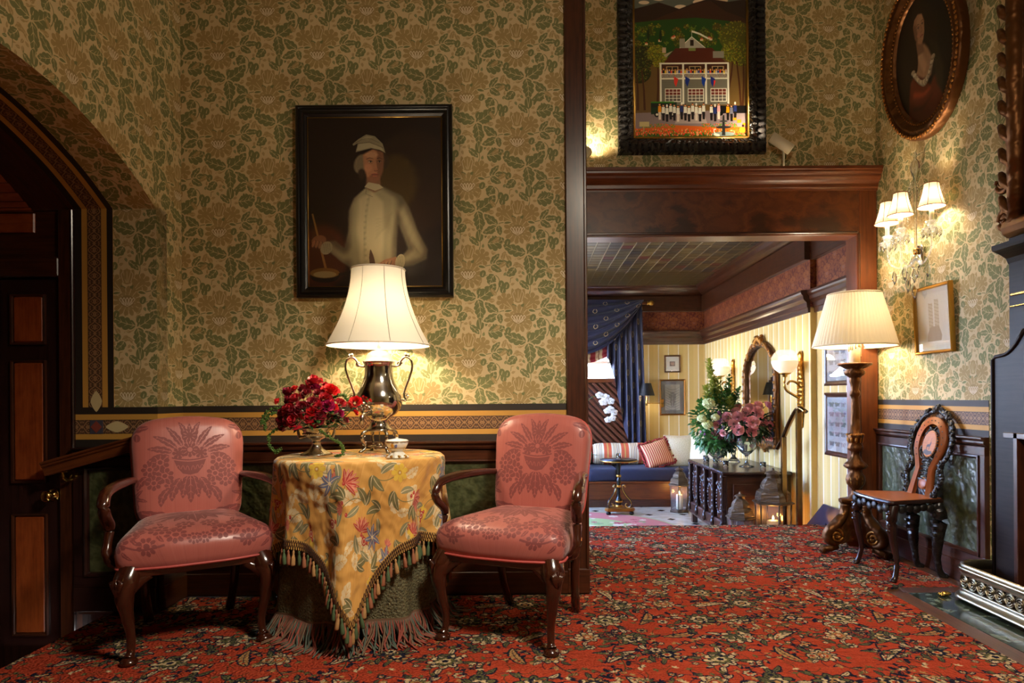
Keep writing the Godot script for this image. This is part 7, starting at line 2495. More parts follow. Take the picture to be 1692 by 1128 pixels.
func make_handrail():
	var t := thing("handrail", "short sloping wooden handrail on brass brackets behind the left armchair", "handrail")
	var a := Vector3(-2.478, 0.715, -ZJ + 0.085)
	var b := Vector3(-1.975, 0.852, -ZJ + 0.085)
	var up := (b - a).cross(Vector3.FORWARD).normalized()
	if up.y < 0: up = -up
	var st := S()
	mould(st, a, b, [[-0.03, 0.0], [0.012, 0.0], [0.014, 0.004], [0.014, 0.042], [0.020, 0.046], [0.022, 0.052], [0.018, 0.056], [0.026, 0.062], [0.028, 0.068], [0.022, 0.074], [-0.03, 0.074]], Vector3.BACK, up)
	obj("rail", st, M.casing, t)
	for x in [-2.40, -2.028]:
		var u = (x - a.x) / (b.x - a.x)
		var p := a.lerp(b, u)
		st = S()
		tube(st, smooth_path([p + Vector3(0, 0.0, -0.01), p + Vector3(0, -0.03, -0.012), p + Vector3(0.006, -0.05, -0.04), p + Vector3(0.012, -0.045, -0.076)], 4), 0.009, 8)
		lathe(st, [[0, 0], [0.032, 0], [0.032, 0.006], [0.02, 0.014], [0.010, 0.018], [0, 0.018]], 18, Transform3D(Basis(Vector3.RIGHT, PI / 2), p + Vector3(0.012, -0.045, -0.082)))
		box(st, p + Vector3(0, 0.001, 0), Vector3(0.07, 0.006, 0.024), 0.001, -1)
		obj("bracket", st, M.brass, t)

func make_fireplace():
	# dark chimneypiece at the right edge
	var t := thing("fireplace", "dark wooden chimneypiece at the right edge behind the brass fender", "fireplace")
	var x := XR - 0.035
	wood_box("upper_panel", Vector3(x, 1.57, -2.52), Vector3(0.07, 0.66, 1.70), M.mantel, t)
	var st := S()
	mould(st, Vector3(XR, 1.74, -3.375), Vector3(XR, 1.74, -1.62), [[0, 0], [0.05, 0], [0.055, 0.02], [0.07, 0.03], [0.08, 0.055], [0.11, 0.075], [0.13, 0.085], [0.15, 0.092], [0.155, 0.105], [0.155, 0.12], [0, 0.122]], Vector3.LEFT)
	obj("mantel_shelf", st, M.mantel, t)
	st = S()
	box(st, Vector3(x - 0.04, 1.605, -2.52), Vector3(0.012, 0.014, 1.66), 0.004, -2)
	box(st, Vector3(x - 0.042, 1.545, -2.52), Vector3(0.014, 0.008, 1.66), 0.003, -2)
	obj("panel_bead", st, M.brass, t)
	# scrolled wing: tall plain leg with a concave top towards the shelf
	st = S()
	var wing := [Vector2(3.49, 0.0), Vector2(3.49, 1.285), Vector2(3.46, 1.30)]
	for k in 7:
		var u := k / 6.0
		wing.append(Vector2(lerpf(3.42, 3.26, u), 1.305 + 0.12 * u * u))
	wing.append_array([Vector2(3.10, 1.44), Vector2(3.10, 0.9), Vector2(3.33, 0.9), Vector2(3.33, 0.0)])
	var tr := Transform3D(Basis(Vector3(0, 0, -1), Vector3(0, 1, 0), Vector3(1, 0, 0)), Vector3(XR - 0.075, 0, 0))
	plate(st, wing, 0.08, 0.006, tr)
	obj("wing_board", st, M.mantel, t)
	st = S()
	var pts := [Vector3(XR - 0.076, 0.0, -3.482), Vector3(XR - 0.076, 1.28, -3.482), Vector3(XR - 0.076, 1.296, -3.46)]
	for k in 7:
		var u := k / 6.0
		pts.append(Vector3(XR - 0.076, 1.299 + 0.12 * u * u, -lerpf(3.42, 3.26, u)))
	tube(st, pts, 0.010, 8)
	obj("wing_bead", st, M.mantel, t)
	wood_box("firebox_frame", Vector3(XR - 0.05, 0.45, -3.315), Vector3(0.07, 0.9, 0.03), M.wood, t)
	wood_box("firebox_frame", Vector3(XR - 0.05, 0.885, -2.6), Vector3(0.07, 0.03, 1.6), M.wood, t)
	st = S()
	box(st, Vector3(XR - 0.02, 0.43, -2.6), Vector3(0.03, 0.86, 1.58), 0, 0)
	obj("firebox", st, M.frame_black, t)
	wood_box("wing_board", Vector3(XR - 0.035, 0.62, -1.70), Vector3(0.08, 1.24, 0.22), M.mantel, t)
	wood_box("breast_board", Vector3(XR - 0.035, 1.07, -2.55), Vector3(0.075, 0.34, 1.5), M.mantel, t)
	# gilt mirror above
	var m := thing("overmantel_mirror", "carved gilt mirror frame cut by the right edge of the picture", "mirror", Vector3(XR - 0.01, 0, 0))
	st = S()
	box(st, Vector3(-0.015, 2.75, -2.6), Vector3(0.01, 1.6, 1.5), 0, 0)
	obj("mirror_glass", st, M.mirror, m)
	for q in [[3.40, 1.0], [1.80, -1.0]]:
		st = S()
		tube(st, [Vector3(-0.03, 1.97, -q[0] + q[1] * 0.05), Vector3(-0.03, 3.6, -q[0] + q[1] * 0.05)], 0.045, 10)
		rng.seed = 61
		for k in 13:
			var y := 2.02 + k * 0.125
			var z: float = -q[0] + q[1] * 0.0
			tube(st, smooth_path([Vector3(-0.045, y, z + q[1] * 0.05), Vector3(-0.06, y + 0.05, z + q[1] * 0.01), Vector3(-0.055, y + 0.10, z - q[1] * 0.025), Vector3(-0.04, y + 0.11, z - q[1] * 0.055)], 4), smooth_num([0.022, 0.026, 0.018, 0.006], 4), 7)
		var zz: float = -q[0] - q[1] * 0.0
		tube(st, spiral(Vector3(-0.045, 2.0, zz), 0.062, 0.01, 0.5, 1.6, 24, Vector3(0, 0, q[1]), Vector3.UP), 0.02, 8)
		tube(st, spiral(Vector3(-0.045, 2.20, zz - q[1] * 0.02), 0.05, 0.01, 2.6, 1.5, 24, Vector3(0, 0, q[1]), Vector3.UP), 0.016, 8)
		obj("frame_rail", st, M.gold_dark, m)
	st = S()
	tube(st, [Vector3(-0.03, 1.955, -3.4), Vector3(-0.03, 1.955, -1.8)], 0.05, 10)
	obj("frame_rail", st, M.gold_dark, m)
	# brass fender
	var f := thing("fender", "polished brass fender with pierced scrolls on the marble hearth", "fender")
	var path := []
	for k in 3: path.append(Vector2(2.545 - k * 0.07, 3.55))
	for k in 9:
		var a := PI / 2 + PI / 2 * k / 8
		path.append(Vector2(2.395 + cos(a) * 0.10, 3.45 + sin(a) * 0.10))
	for k in 16: path.append(Vector2(2.295, 3.44 - k * 0.11))
	var sweep := func(prof: Array, m2: Material, called: String):
		var s2 := S()
		for i in path.size() - 1:
			for j in prof.size() - 1:
				var v := []
				for e in [[i, j], [i, j + 1], [i + 1, j + 1], [i + 1, j]]:
					var a: Vector2 = path[maxi(e[0] - 1, 0)]
					var b: Vector2 = path[mini(e[0] + 1, path.size() - 1)]
					var d := (b - a).normalized()
					var n := Vector2(d.y, -d.x)
					if n.dot(Vector2(-1, 0.3)) < 0: n = -n
					var p: Vector2 = path[e[0]] + n * prof[e[1]][0]
					v.append(Vector3(p.x, prof[e[1]][1], -p.y))
				s2.set_smooth_group(0)
				quad(s2, v[0], v[1], v[2], v[3], Vector2.ZERO, Vector2.ZERO, Vector2.ZERO, Vector2.ZERO)
		return obj(called, s2, m2, f)
	sweep.call([[-0.004, 0.03], [0.026, 0.016], [0.034, 0.02], [0.034, 0.028], [0.026, 0.036], [0.012, 0.05], [0.008, 0.062], [0.012, 0.068], [0.008, 0.074], [0.0, 0.076], [-0.004, 0.03]], M.fender, "base_moulding")
	sweep.call([[-0.004, 0.142], [0.006, 0.142], [0.010, 0.150], [0.006, 0.156], [0.016, 0.164], [0.020, 0.174], [0.016, 0.184], [0.006, 0.188], [0.008, 0.196], [0.0, 0.202], [-0.010, 0.196], [-0.006, 0.15], [-0.004, 0.142]], M.fender, "top_moulding")
	sweep.call([[-0.006, 0.07], [-0.006, 0.15]], M.fender_dark, "back_sheet")
	# pierced band: a run of interlaced scrolls
	var c := Curve3D.new()
	for p in path: c.add_point(Vector3(p.x, 0.109, -p.y))
	var L2 := c.get_baked_length()
	var k2 := 0
	var dd := 0.03
	while dd < L2 - 0.02:
		var p := c.sample_baked(dd)
		var q := c.sample_baked(dd + 0.01)
		var dir := (q - p).normalized()
		var out := dir.cross(Vector3.UP)
		if out.x > 0.3: out = -out
		st = S()
		var ce := p + out * 0.002
		for s in [0.0, PI]:
			tube(st, spiral(ce, 0.032, 0.006, s, 1.1, 16, dir, Vector3.UP), 0.0042, 5)
		tube(st, spiral(ce, 0.033, 0.033, 0.0, 1.0, 16, dir, Vector3.UP), 0.003, 5)
		obj("pierced_scroll", st, M.fender, f)
		dd += 0.066
	for q in [Vector3(2.262, 0, -3.56), Vector3(2.262, 0, -2.4)]:
		st = S()
		ball(st, q + Vector3(0, 0.014, 0), Vector3(0.03, 0.014, 0.018), 8, 5)
		for j in 3: ball(st, q + Vector3(-0.026, 0.009, (j - 1) * 0.013), Vector3(0.012, 0.009, 0.007), 6, 4)
		obj("paw_foot", st, M.brass, f)

# ---------------------------------------------------------------- the yellow room beyond
func cushion_mesh(st: SurfaceTool, w: float, h: float, th: float, xf: Transform3D):
	for s in [-1.0, 1.0]:
		sheet(st, 14, 14, func(u, v):
			var a: float = u * 2 - 1
			var b: float = v * 2 - 1
			var k: float = pow(maxf(0.0, (1 - a * a) * (1 - b * b)), 0.42)
			var pin: float = 1.0 - 0.07 * (1 - absf(a)) * absf(b) - 0.07 * (1 - absf(b)) * absf(a)
			return xf * Vector3(a * w / 2 * pin, b * h / 2 * pin, s * th / 2 * k), func(u, v): return Vector2(u * w, v * h), s > 0)

func make_sofa():
	var t := thing("window_seat", "built-in window seat with navy cushions along the far wall", "sofa")
	wood_box("seat_base", Vector3(0.45, FF + 0.16, -9.06), Vector3(4.1, 0.32, 0.85), M.casing, t)
	wood_box("base_moulding", Vector3(0.45, FF + 0.325, -8.63), Vector3(4.1, 0.03, 0.04), M.casing, t, 0.01)
	wood_box("plinth", Vector3(0.45, FF + 0.05, -8.627), Vector3(4.1, 0.10, 0.02), M.wood, t, 0.004)
	for q in [[-0.9, 0.75], [0.76, 1.16], [1.17, 2.50]]:
		var st := S()
		var w: float = q[1] - q[0]
		var ol := rrect(w, 0.74, 0.05, 4)
		loft(st, ol, [[0.97, 0.97, 0.34], [1, 1, 0.36], [1.0, 1.0, 0.46], [0.985, 0.97, 0.488], [0.93, 0.90, 0.50], [0.5, 0.5, 0.508], [0, 0, 0.51]], Transform3D(flat_at(0).basis, Vector3((q[0] + q[1]) / 2, FF, -9.005)))
		obj("seat_cushion", st, M.navy, t)
	# striped bolsters
	var n := 0
	for q in [[-0.6, 0.86], [0.87, 1.66], [1.67, 2.46]]:
		var b := thing("bolster", ["striped bolster at the window end of the seat", "orange and cream striped bolster behind the black side table", "striped bolster behind the cream cushions"][n], "bolster", Vector3((q[0] + q[1]) / 2, FF + 0.66, -9.17))
		b.set_meta("group", "striped bolsters on the window seat")
		n += 1
		var w: float = q[1] - q[0]
		var st := S()
		var pr := [[0, -w / 2], [0.09, -w / 2], [0.125, -w / 2 + 0.012], [0.14, -w / 2 + 0.04]]
		for k in 5: pr.append([0.15 + 0.003 * sin(k * 2.0), lerpf(-w / 2 + 0.1, w / 2 - 0.1, k / 4.0)])
		pr.append_array([[0.14, w / 2 - 0.04], [0.125, w / 2 - 0.012], [0.09, w / 2], [0, w / 2]])
		# stripes follow the length, so u runs along the axis
		st.set_smooth_group(0)
		for i in pr.size() - 1:
			for j in 24:
				var v := []
				var us := []
				for e in [[i, j], [i, j + 1], [i + 1, j + 1], [i + 1, j]]:
					var a = TAU * e[1] / 24
					v.append(Vector3(pr[e[0]][1], cos(a) * pr[e[0]][0], sin(a) * pr[e[0]][0]))
					us.append(Vector2(pr[e[0]][1], e[1] * 0.05))
				quad(st, v[0], v[1], v[2], v[3], us[0], us[1], us[2], us[3])
		obj("cover", st, M.bolster, b)
		st = S()
		for s in [-1.0, 1.0]:
			var ring := []
			for k in 24: ring.append(Vector3(s * (w / 2 - 0.012), cos(TAU * k / 24) * 0.127, sin(TAU * k / 24) * 0.127))
			tube(st, ring, 0.006, 5, 1.0, Vector3.RIGHT, Transform3D.IDENTITY, true)
		obj("piping", st, M.cream, b)
	# cushions
	var xf := Transform3D(Basis(Vector3.UP, 0.1) * Basis(Vector3.RIGHT, -0.42) * Basis(Vector3.BACK, 0.28) * Basis.from_scale(Vector3(0.86, 0.86, 0.86)), Vector3(1.72, FF + 0.68, -8.86))
	var c := thing("cushion", "red and cream striped cushion with tufted fringe on the window seat", "cushion")
	var st := S()
	cushion_mesh(st, 0.46, 0.42, 0.18, xf)
	obj("cover", st, M.cushion, c)
	st = S()
	rng.seed = 17
	for k in 110:
		var u := k / 110.0 * 4.0
		var e: int = int(u)
		var f := (u - e) * 2 - 1
		var p: Vector3 = [Vector3(f * 0.23, -0.21, 0), Vector3(0.23, f * 0.21, 0), Vector3(-f * 0.23, 0.21, 0), Vector3(-0.23, -f * 0.21, 0)][e]
		ball(st, xf * (p * 1.04 + Vector3(rng.randf() * 0.02 - 0.01, rng.randf() * 0.02 - 0.01, rng.randf() * 0.03 - 0.015)), Vector3(0.016, 0.014, 0.014), 6, 4)
	tag(obj("tuft_fringe", st, mat(C(150, 48, 44), 0.8), c), "", "", "", "stuff")
	for q in [["plump cream cushion next to the striped cushion", Vector3(2.08, FF + 0.70, -8.96), 0.1, -0.3], ["cream cushion leaning in the far corner behind the flowers", Vector3(2.36, FF + 0.74, -8.80), -0.7, -0.25]]:
		var b := thing("cushion", q[0], "cushion")
		st = S()
		cushion_mesh(st, 0.46, 0.46, 0.2, Transform3D(Basis(Vector3.UP, q[2]) * Basis(Vector3.RIGHT, q[3]), q[1]))
		obj("cover", st, M.cream, b)
		st = S()
		var ring := []
		for k in 4:
			for m in 8:
				var f := m / 8.0 * 2 - 1
				var p: Vector3 = [Vector3(f * 0.23, -0.23, 0), Vector3(0.23, f * 0.23, 0), Vector3(-f * 0.23, 0.23, 0), Vector3(-0.23, -f * 0.23, 0)][k]
				var pin := 1.0 - 0.07 * (1 - absf(f))
				ring.append(Transform3D(Basis(Vector3.UP, q[2]) * Basis(Vector3.RIGHT, q[3]), q[1]) * (p * pin))
		tube(st, ring, 0.008, 5, 1.0, Vector3.BACK, Transform3D.IDENTITY, true)
		obj("piping", st, M.cream, b)

func make_side_table():
	var at := Vector3(1.10, FF, -8.12)
	var t := thing("side_table", "small round black and gilt pedestal table before the window seat", "table", at)
	var st := S()
	lathe(st, [[0, 0.655], [0.20, 0.655], [0.225, 0.662], [0.232, 0.672], [0.225, 0.682], [0.0, 0.684]], 40)
	var top := obj("table_top", st, M.frame_black, t)
	st = S()
	var ring := []
	for k in 40: ring.append(Vector3(cos(TAU * k / 40) * 0.229, 0.666, sin(TAU * k / 40) * 0.229))
	tube(st, ring, 0.007, 6, 1.0, Vector3.UP, Transform3D.IDENTITY, true)
	obj("gilt_edge", st, M.gold_bright, top)
	st = S()
	lathe(st, [[0, 0.09], [0.045, 0.09], [0.038, 0.11], [0.028, 0.12], [0.042, 0.15], [0.046, 0.17], [0.03, 0.20], [0.02, 0.22], [0.02, 0.30], [0.026, 0.33], [0.018, 0.35], [0.028, 0.40], [0.026, 0.43], [0.018, 0.45], [0.020, 0.50], [0.028, 0.62], [0.04, 0.645], [0.06, 0.656], [0, 0.656]], 20)
	obj("column", st, M.frame_black, t)
	for q in [[0.029, 0.475], [0.027, 0.345], [0.044, 0.16], [0.043, 0.10]]:
		st = S()
		lathe(st, [[q[0] - 0.006, q[1] - 0.016], [q[0] + 0.002, q[1] - 0.008], [q[0] + 0.004, q[1]], [q[0] + 0.002, q[1] + 0.008], [q[0] - 0.006, q[1] + 0.016]], 20)
		obj("gilt_ring", st, M.gold_bright, t)
	for k in 3:
		var a := TAU * k / 3 + 0.5
		var d := Vector3(cos(a), 0, sin(a))
		var pp := smooth_path([d * 0.085 + Vector3.UP * 0.34, d * 0.07 + Vector3.UP * 0.365, d * 0.05 + Vector3.UP * 0.35, d * 0.055 + Vector3.UP * 0.30, d * 0.10 + Vector3.UP * 0.23, d * 0.155 + Vector3.UP * 0.17, d * 0.155 + Vector3.UP * 0.11, d * 0.115 + Vector3.UP * 0.092, d * 0.085 + Vector3.UP * 0.12, d * 0.10 + Vector3.UP * 0.14], 5)
		st = S()
		tube(st, pp, smooth_num([0.010, 0.011, 0.012, 0.013, 0.014, 0.015, 0.015, 0.013, 0.010, 0.008], 5), 8)
		var sc := obj("scroll_support", st, M.frame_black, t)
		st = S()
		var p2 := []
		for p in pp: p2.append(p + d.cross(Vector3.UP) * 0.010 + d * 0.004)
		tube(st, p2, 0.005, 6)
		p2 = []
		for p in pp: p2.append(p - d.cross(Vector3.UP) * 0.010 + d * 0.004)
		tube(st, p2, 0.005, 6)
		obj("gilt_edge", st, M.gold_bright, sc)
		st = S()
		ball(st, d * 0.165 + Vector3.UP * 0.026, Vector3(0.03, 0.026, 0.03), 12, 8)
		obj("ball_foot", st, M.frame_black, t)
	st = S()
	var tri3 := []
	for k in 3:
		for e in [-0.16, 0.16]:
			tri3.append(Vector2(cos(TAU * k / 3 - 0.5 + e), sin(TAU * k / 3 - 0.5 + e)) * 0.20)
	loft(st, tri3, [[0.95, 0.95, 0.05], [1, 1, 0.058], [1, 1, 0.08], [0.94, 0.94, 0.09]], flat_at(0), Vector2.ZERO, false)
	obj("base_board", st, M.gold, t)
	var g := thing("votive_glass", "little glass candle holder on the black side table", "candle holder", at + Vector3(0, 0.684, 0))
	st = S()
	lathe(st, [[0, 0.0], [0.028, 0.0], [0.03, 0.07], [0.027, 0.07], [0.025, 0.01], [0, 0.008]], 16)
	obj("glass", st, M.glass, g)
	st = S()
	lathe(st, [[0, 0.009], [0.022, 0.009], [0.022, 0.03], [0, 0.03]], 12)
	obj("candle", st, M.candle, g)

func make_lantern(label: String, at: Vector3, w: float, body: float, roof: float, turn: float, lit: bool):
	var t := thing("lantern", label, "lantern", at, turn)
	t.set_meta("group", "bronze floor lanterns around the chest")
	var st := S(true)
	lathe(st, [[0, 0], [w * 1.02, 0], [w * 1.02, 0.02], [w * 0.94, 0.035], [0, 0.035]], 6)
	obj("base", st, M.lantern, t)
	for k in 6:
		var a := TAU * k / 6
		var b := TAU * (k + 1) / 6
		var p := Vector3(cos(a) * w * 0.86, 0.03, sin(a) * w * 0.86)
		var q := Vector3(cos(a) * w * 0.98, body, sin(a) * w * 0.98)
		st = S()
		tube(st, [p, q], w * 0.05, 6)
		obj("corner_post", st, M.lantern, t)
		st = S(true)
		var p2 := Vector3(cos(b) * w * 0.86, 0.03, sin(b) * w * 0.86)
		var q2 := Vector3(cos(b) * w * 0.98, body, sin(b) * w * 0.98)
		quad(st, p, q, q2, p2, Vector2.ZERO, Vector2.ZERO, Vector2.ZERO, Vector2.ZERO)
		obj("glass_pane", st, M.pane, t)
	st = S()
	var pr := [[w * 1.0, body - 0.01], [w * 1.16, body], [w * 1.16, body + 0.012], [w * 1.02, body + 0.02]]
	for i in 9:
		var u := i / 8.0
		pr.append([w * lerpf(1.0, 0.36, u) + w * 0.16 * sin(u * PI) * (1.0 if u < 0.5 else 0.2) - w * 0.10 * sin(u * TAU) * (1.0 if u > 0.5 else 0.0), body + 0.02 + roof * 0.72 * u])
	st.set_smooth_group(-1)
	for i in pr.size() - 1:
		for k in 6:
			var a := TAU * k / 6
			var b := TAU * (k + 1) / 6
			quad(st, Vector3(cos(a) * pr[i][0], pr[i][1], sin(a) * pr[i][0]), Vector3(cos(a) * pr[i + 1][0], pr[i + 1][1], sin(a) * pr[i + 1][0]), Vector3(cos(b) * pr[i + 1][0], pr[i + 1][1], sin(b) * pr[i + 1][0]), Vector3(cos(b) * pr[i][0], pr[i][1], sin(b) * pr[i][0]), Vector2(k, i) * 0.1, Vector2(k, i + 1) * 0.1, Vector2(k + 1, i + 1) * 0.1, Vector2(k + 1, i) * 0.1)
	obj("roof", st, M.lantern, t)
	st = S()
	var y0 := body + 0.02 + roof * 0.72
	lathe(st, [[w * 0.36, y0 - 0.004], [w * 0.34, y0 + roof * 0.10], [w * 0.46, y0 + roof * 0.105], [w * 0.42, y0 + roof * 0.14], [w * 0.2, y0 + roof * 0.2], [w * 0.08, y0 + roof * 0.22], [w * 0.10, y0 + roof * 0.26], [w * 0.04, y0 + roof * 0.29], [0, y0 + roof * 0.30]], 12)
	obj("finial", st, M.lantern, t)
	st = S()
	lathe(st, [[0, 0.035], [w * 0.34, 0.035], [w * 0.34, body * 0.62], [w * 0.30, body * 0.64], [0, body * 0.63]], 16)
	obj("candle", st, M.candle, t)
	if lit:
		st = S()
		lathe(st, [[0, body * 0.64], [0.009, body * 0.64 + 0.012], [0.010, body * 0.64 + 0.022], [0.004, body * 0.64 + 0.04], [0, body * 0.64 + 0.048]], 10)
		obj("flame", st, M.flame, t)
		omni(t, Vector3(0, body * 0.64 + 0.02, 0), Color(1.0, 0.68, 0.32), L.candle, 0.02)

func make_chest():
	var t := thing("carved_chest", "dark oak chest with carved wreath panels under the flowers", "chest")
	var x0 := 1.87
	var x1 := 2.50
	var z0 := 6.30
	var z1 := 7.60
	var y0 := FF + 0.12
	var y1 := FF + 0.69
	var cx := (x0 + x1) / 2
	var cz := -(z0 + z1) / 2
	wood_box("carcase", Vector3(cx + 0.01, (y0 + y1) / 2, cz), Vector3(x1 - x0 - 0.04, y1 - y0, z1 - z0 - 0.03), M.wood, t)
	wood_box("chest_top", Vector3(cx - 0.005, y1 + 0.018, cz), Vector3(x1 - x0 + 0.05, 0.036, z1 - z0 + 0.06), M.black_wood, t, 0.010)
	wood_box("lower_rail", Vector3(x0 + 0.005, y0 + 0.06, cz), Vector3(0.04, 0.12, z1 - z0), M.wood, t, 0.008)
	wood_box("base_moulding", Vector3(x0 - 0.004, y0 + 0.012, cz), Vector3(0.05, 0.03, z1 - z0 + 0.02), M.wood, t, 0.008)
	wood_box("end_moulding", Vector3(cx, y0 + 0.012, -z0 + 0.006), Vector3(x1 - x0, 0.03, 0.04), M.wood, t, 0.008)
	for q in [Vector2(x0 + 0.03, z0 + 0.03), Vector2(x0 + 0.03, z1 - 0.03), Vector2(x1 - 0.04, z0 + 0.03), Vector2(x1 - 0.04, z1 - 0.03)]:
		wood_box("foot", Vector3(q.x, FF + 0.06, -q.y), Vector3(0.06, 0.12, 0.06), M.wood, t)
	# end panel towards the viewer
	wood_box("end_panel", Vector3(cx, y0 + 0.32, -z0 + 0.018), Vector3(x1 - x0 - 0.16, 0.34, 0.01), M.wood, t, 0.005)
	# front: five bays divided by carved uprights
	rng.seed = 23
	var n := 4
	for k in n + 1:
		var z := -lerpf(z0 + 0.02, z1 - 0.02, k / float(n))
		wood_box("upright", Vector3(x0 - 0.004, (y0 + y1) / 2 + 0.05, z), Vector3(0.05, y1 - y0 - 0.12, 0.05), M.black_wood, t, 0.008)
		var st := S()
		for m in 9: ball(st, Vector3(x0 - 0.022, y0 + 0.10 + m * 0.056, z), Vector3(0.014, 0.034, 0.018), 7, 5)
		ball(st, Vector3(x0 - 0.026, y0 + 0.06, z), Vector3(0.022, 0.05, 0.03), 8, 5)
		obj("carved_drop", st, M.black_wood, t)
	for k in n:
		var z := -lerpf(z0 + 0.02, z1 - 0.02, (k + 0.5) / float(n))
		var st := S()
		for m in 22:
			var a := TAU * m / 22
			ball(st, Vector3(x0 + 0.002, y0 + 0.30 + sin(a) * 0.125, z + cos(a) * 0.075), Vector3(0.014, 0.016, 0.016) * rng.randf_range(0.8, 1.3), 6, 4)
		for m in 6: ball(st, Vector3(x0 + 0.002, y0 + 0.455 + rng.randf_range(-0.02, 0.025), z + (m - 2.5) * 0.028), Vector3(0.014, 0.018, 0.018), 6, 4)
		obj("carved_wreath", st, M.black_wood, t)
		wood_box("panel", Vector3(x0 + 0.008, y0 + 0.31, z), Vector3(0.012, 0.36, 0.16), M.wood, t, 0.004)

func vase(called: String, label: String, at: Vector3, prof: Array, water: Array) -> Node3D:
	var t := thing(called, label, "vase", at)
	var st := S()
	lathe(st, prof, 28)
	obj("glass", st, M.glass, t)
	if water:
		st = S()
		lathe(st, water, 24)
		obj("water", st, M.water, t)
	return t

func puff(st: SurfaceTool, c: Vector3, r: float, n: int, dot: float, sd: int, squash := 1.0):
	var g := RandomNumberGenerator.new()
	g.seed = sd
	for i in n:
		var y := 1.0 - 2.0 * (i + 0.5) / n
		var a := i * 2.399
		var q := sqrt(1 - y * y)
		var d := Vector3(cos(a) * q, y * squash, sin(a) * q)
		ball(st, c + d * r * g.randf_range(0.82, 1.0), Vector3(dot, dot, dot) * g.randf_range(0.8, 1.2), 5, 4)

func make_flowers():
	var top := FF + 0.726
	# vases
	var gob := Vector3(2.24, top, -6.76)
	vase("goblet_vase", "tall glass goblet vase holding the pink peonies", gob, [[0, 0.0], [0.075, 0.0], [0.076, 0.006], [0.03, 0.022], [0.014, 0.05], [0.014, 0.10], [0.022, 0.12], [0.05, 0.14], [0.085, 0.18], [0.10, 0.23], [0.098, 0.29], [0.108, 0.33], [0.104, 0.33], [0.094, 0.29], [0.095, 0.23], [0.08, 0.185], [0.045, 0.15], [0, 0.142]], [[0, 0.146], [0.044, 0.154], [0.078, 0.19], [0.091, 0.23], [0.09, 0.26], [0, 0.26]])
	var bow := Vector3(2.10, top, -7.32)
	vase("bowl_vase", "round glass bowl vase under the red and green bouquet", bow, [[0, 0.0], [0.05, 0.0], [0.05, 0.006], [0.02, 0.016], [0.018, 0.03], [0.06, 0.05], [0.105, 0.09], [0.12, 0.14], [0.11, 0.19], [0.105, 0.19], [0.115, 0.14], [0.10, 0.094], [0.056, 0.056], [0, 0.05]], [])
	vase("candlestick_vase", "slender glass column between the two flower vases", Vector3(2.26, top, -7.25), [[0, 0], [0.07, 0], [0.07, 0.01], [0.02, 0.06], [0.016, 0.10], [0.03, 0.13], [0.014, 0.16], [0.016, 0.22], [0.03, 0.25], [0, 0.25]], [])
	var n := 0
	for q in [Vector3(1.99, top, -7.40), Vector3(2.02, top, -7.12), Vector3(2.03, top, -6.78), Vector3(2.36, top, -6.62), Vector3(1.94, top, -7.18)]:
		var g := thing("votive_glass", ["lit glass votive at the far end of the chest", "lit glass votive in front of the bowl vase", "lit glass votive in the middle of the chest edge", "lit glass votive nearest the mirror frame", "lit glass votive left of the bowl vase"][n], "candle holder", q, 0.0, "lit votives on the carved chest")
		var st := S()
		lathe(st, [[0, 0.0], [0.026, 0.0], [0.03, 0.06], [0.027, 0.06], [0.024, 0.008], [0, 0.006]], 14)
		obj("glass", st, M.glass, g)
		st = S()
		lathe(st, [[0, 0.007], [0.021, 0.007], [0.021, 0.026], [0, 0.026]], 12)
		obj("candle", st, M.candle, g)
		st = S()
		lathe(st, [[0, 0.027], [0.006, 0.032], [0.006, 0.038], [0, 0.052]], 8)
		obj("flame", st, M.flame, g)
		n += 1
	# peonies
	var pm := [rose_mesh(11, 0.06, 30), rose_mesh(12, 0.09, 26)]
	for q in [[388, 605, 50, 0.05, 0], [430, 665, 46, 0.12, 0], [470, 715, 50, 0.16, 0], [485, 600, 52, 0.09, 0], [480, 552, 44, 0.03, 0], [520, 520, 40, -0.02, 1], [580, 555, 44, 0.06, 0], [610, 650, 58, 0.16, 0], [610, 728, 54, 0.15, 1], [680, 560, 56, 0.10, 0], [630, 520, 46, 0.02, 0], [695, 675, 36, 0.12, 1], [720, 500, 46, 0.0, 0], [825, 500, 40, -0.04, 1], [820, 682, 40, 0.04, 1], [762, 656, 30, 0.08, 1], [545, 622, 24, 0.12, 1], [714, 602, 20, 0.10, 1], [272, 672, 34, 0.10, 0], [326, 742, 32, 0.14, 0], [318, 640, 30, 0.06, 2], [318, 580, 28, 0.02, 2]]:
		var dx: float = (q[0] - 610) / 5.64 / 156.0
		var dy: float = (760 - q[1]) / 5.64 / 156.0 + 0.34
		var p := gob + Vector3(dx * 0.92, dy, q[3] + 0.04)
		var lb := "pink peony in the tall glass goblet vase"
		if q[0] == 610 and q[1] == 650: lb = "largest open pink peony at the front of the bouquet"
		elif q[4] == 2: lb = "upper mauve flower beside the pink peonies" if q[1] < 600 else "lower mauve flower beside the pink peonies"
		elif q[2] < 26: lb = "tight pink peony bud amid the open peonies" if q[0] < 600 else "tight pink peony bud right of the open peonies"
		elif q[0] > 800: lb = "upper pink peony at the right end by the gilt mirror" if q[1] < 600 else "lower pink peony at the right end by the gilt mirror"
		elif q[0] < 330: lb = "leftmost pink peony bud of the bouquet" if q[0] < 300 else "low pink peony bud left of the open peonies"
		else: lb = "pink peony %s the goblet vase" % place_words(q[0], q[1], [420, 480, 560, 640, 700], [530, 580, 640, 690])
		var o := obj("peony", pm[q[4] % 2], [M.peony, M.peony2, M.mauve][q[4]])
		tag(o, lb, "peony", "pink peonies in the goblet vase")
		o.transform = Transform3D(aim(Vector3(dx * 1.2, dy - 0.42, q[3] + 0.16)).scaled(Vector3.ONE * q[2] / 5.64 / 156.0), p)
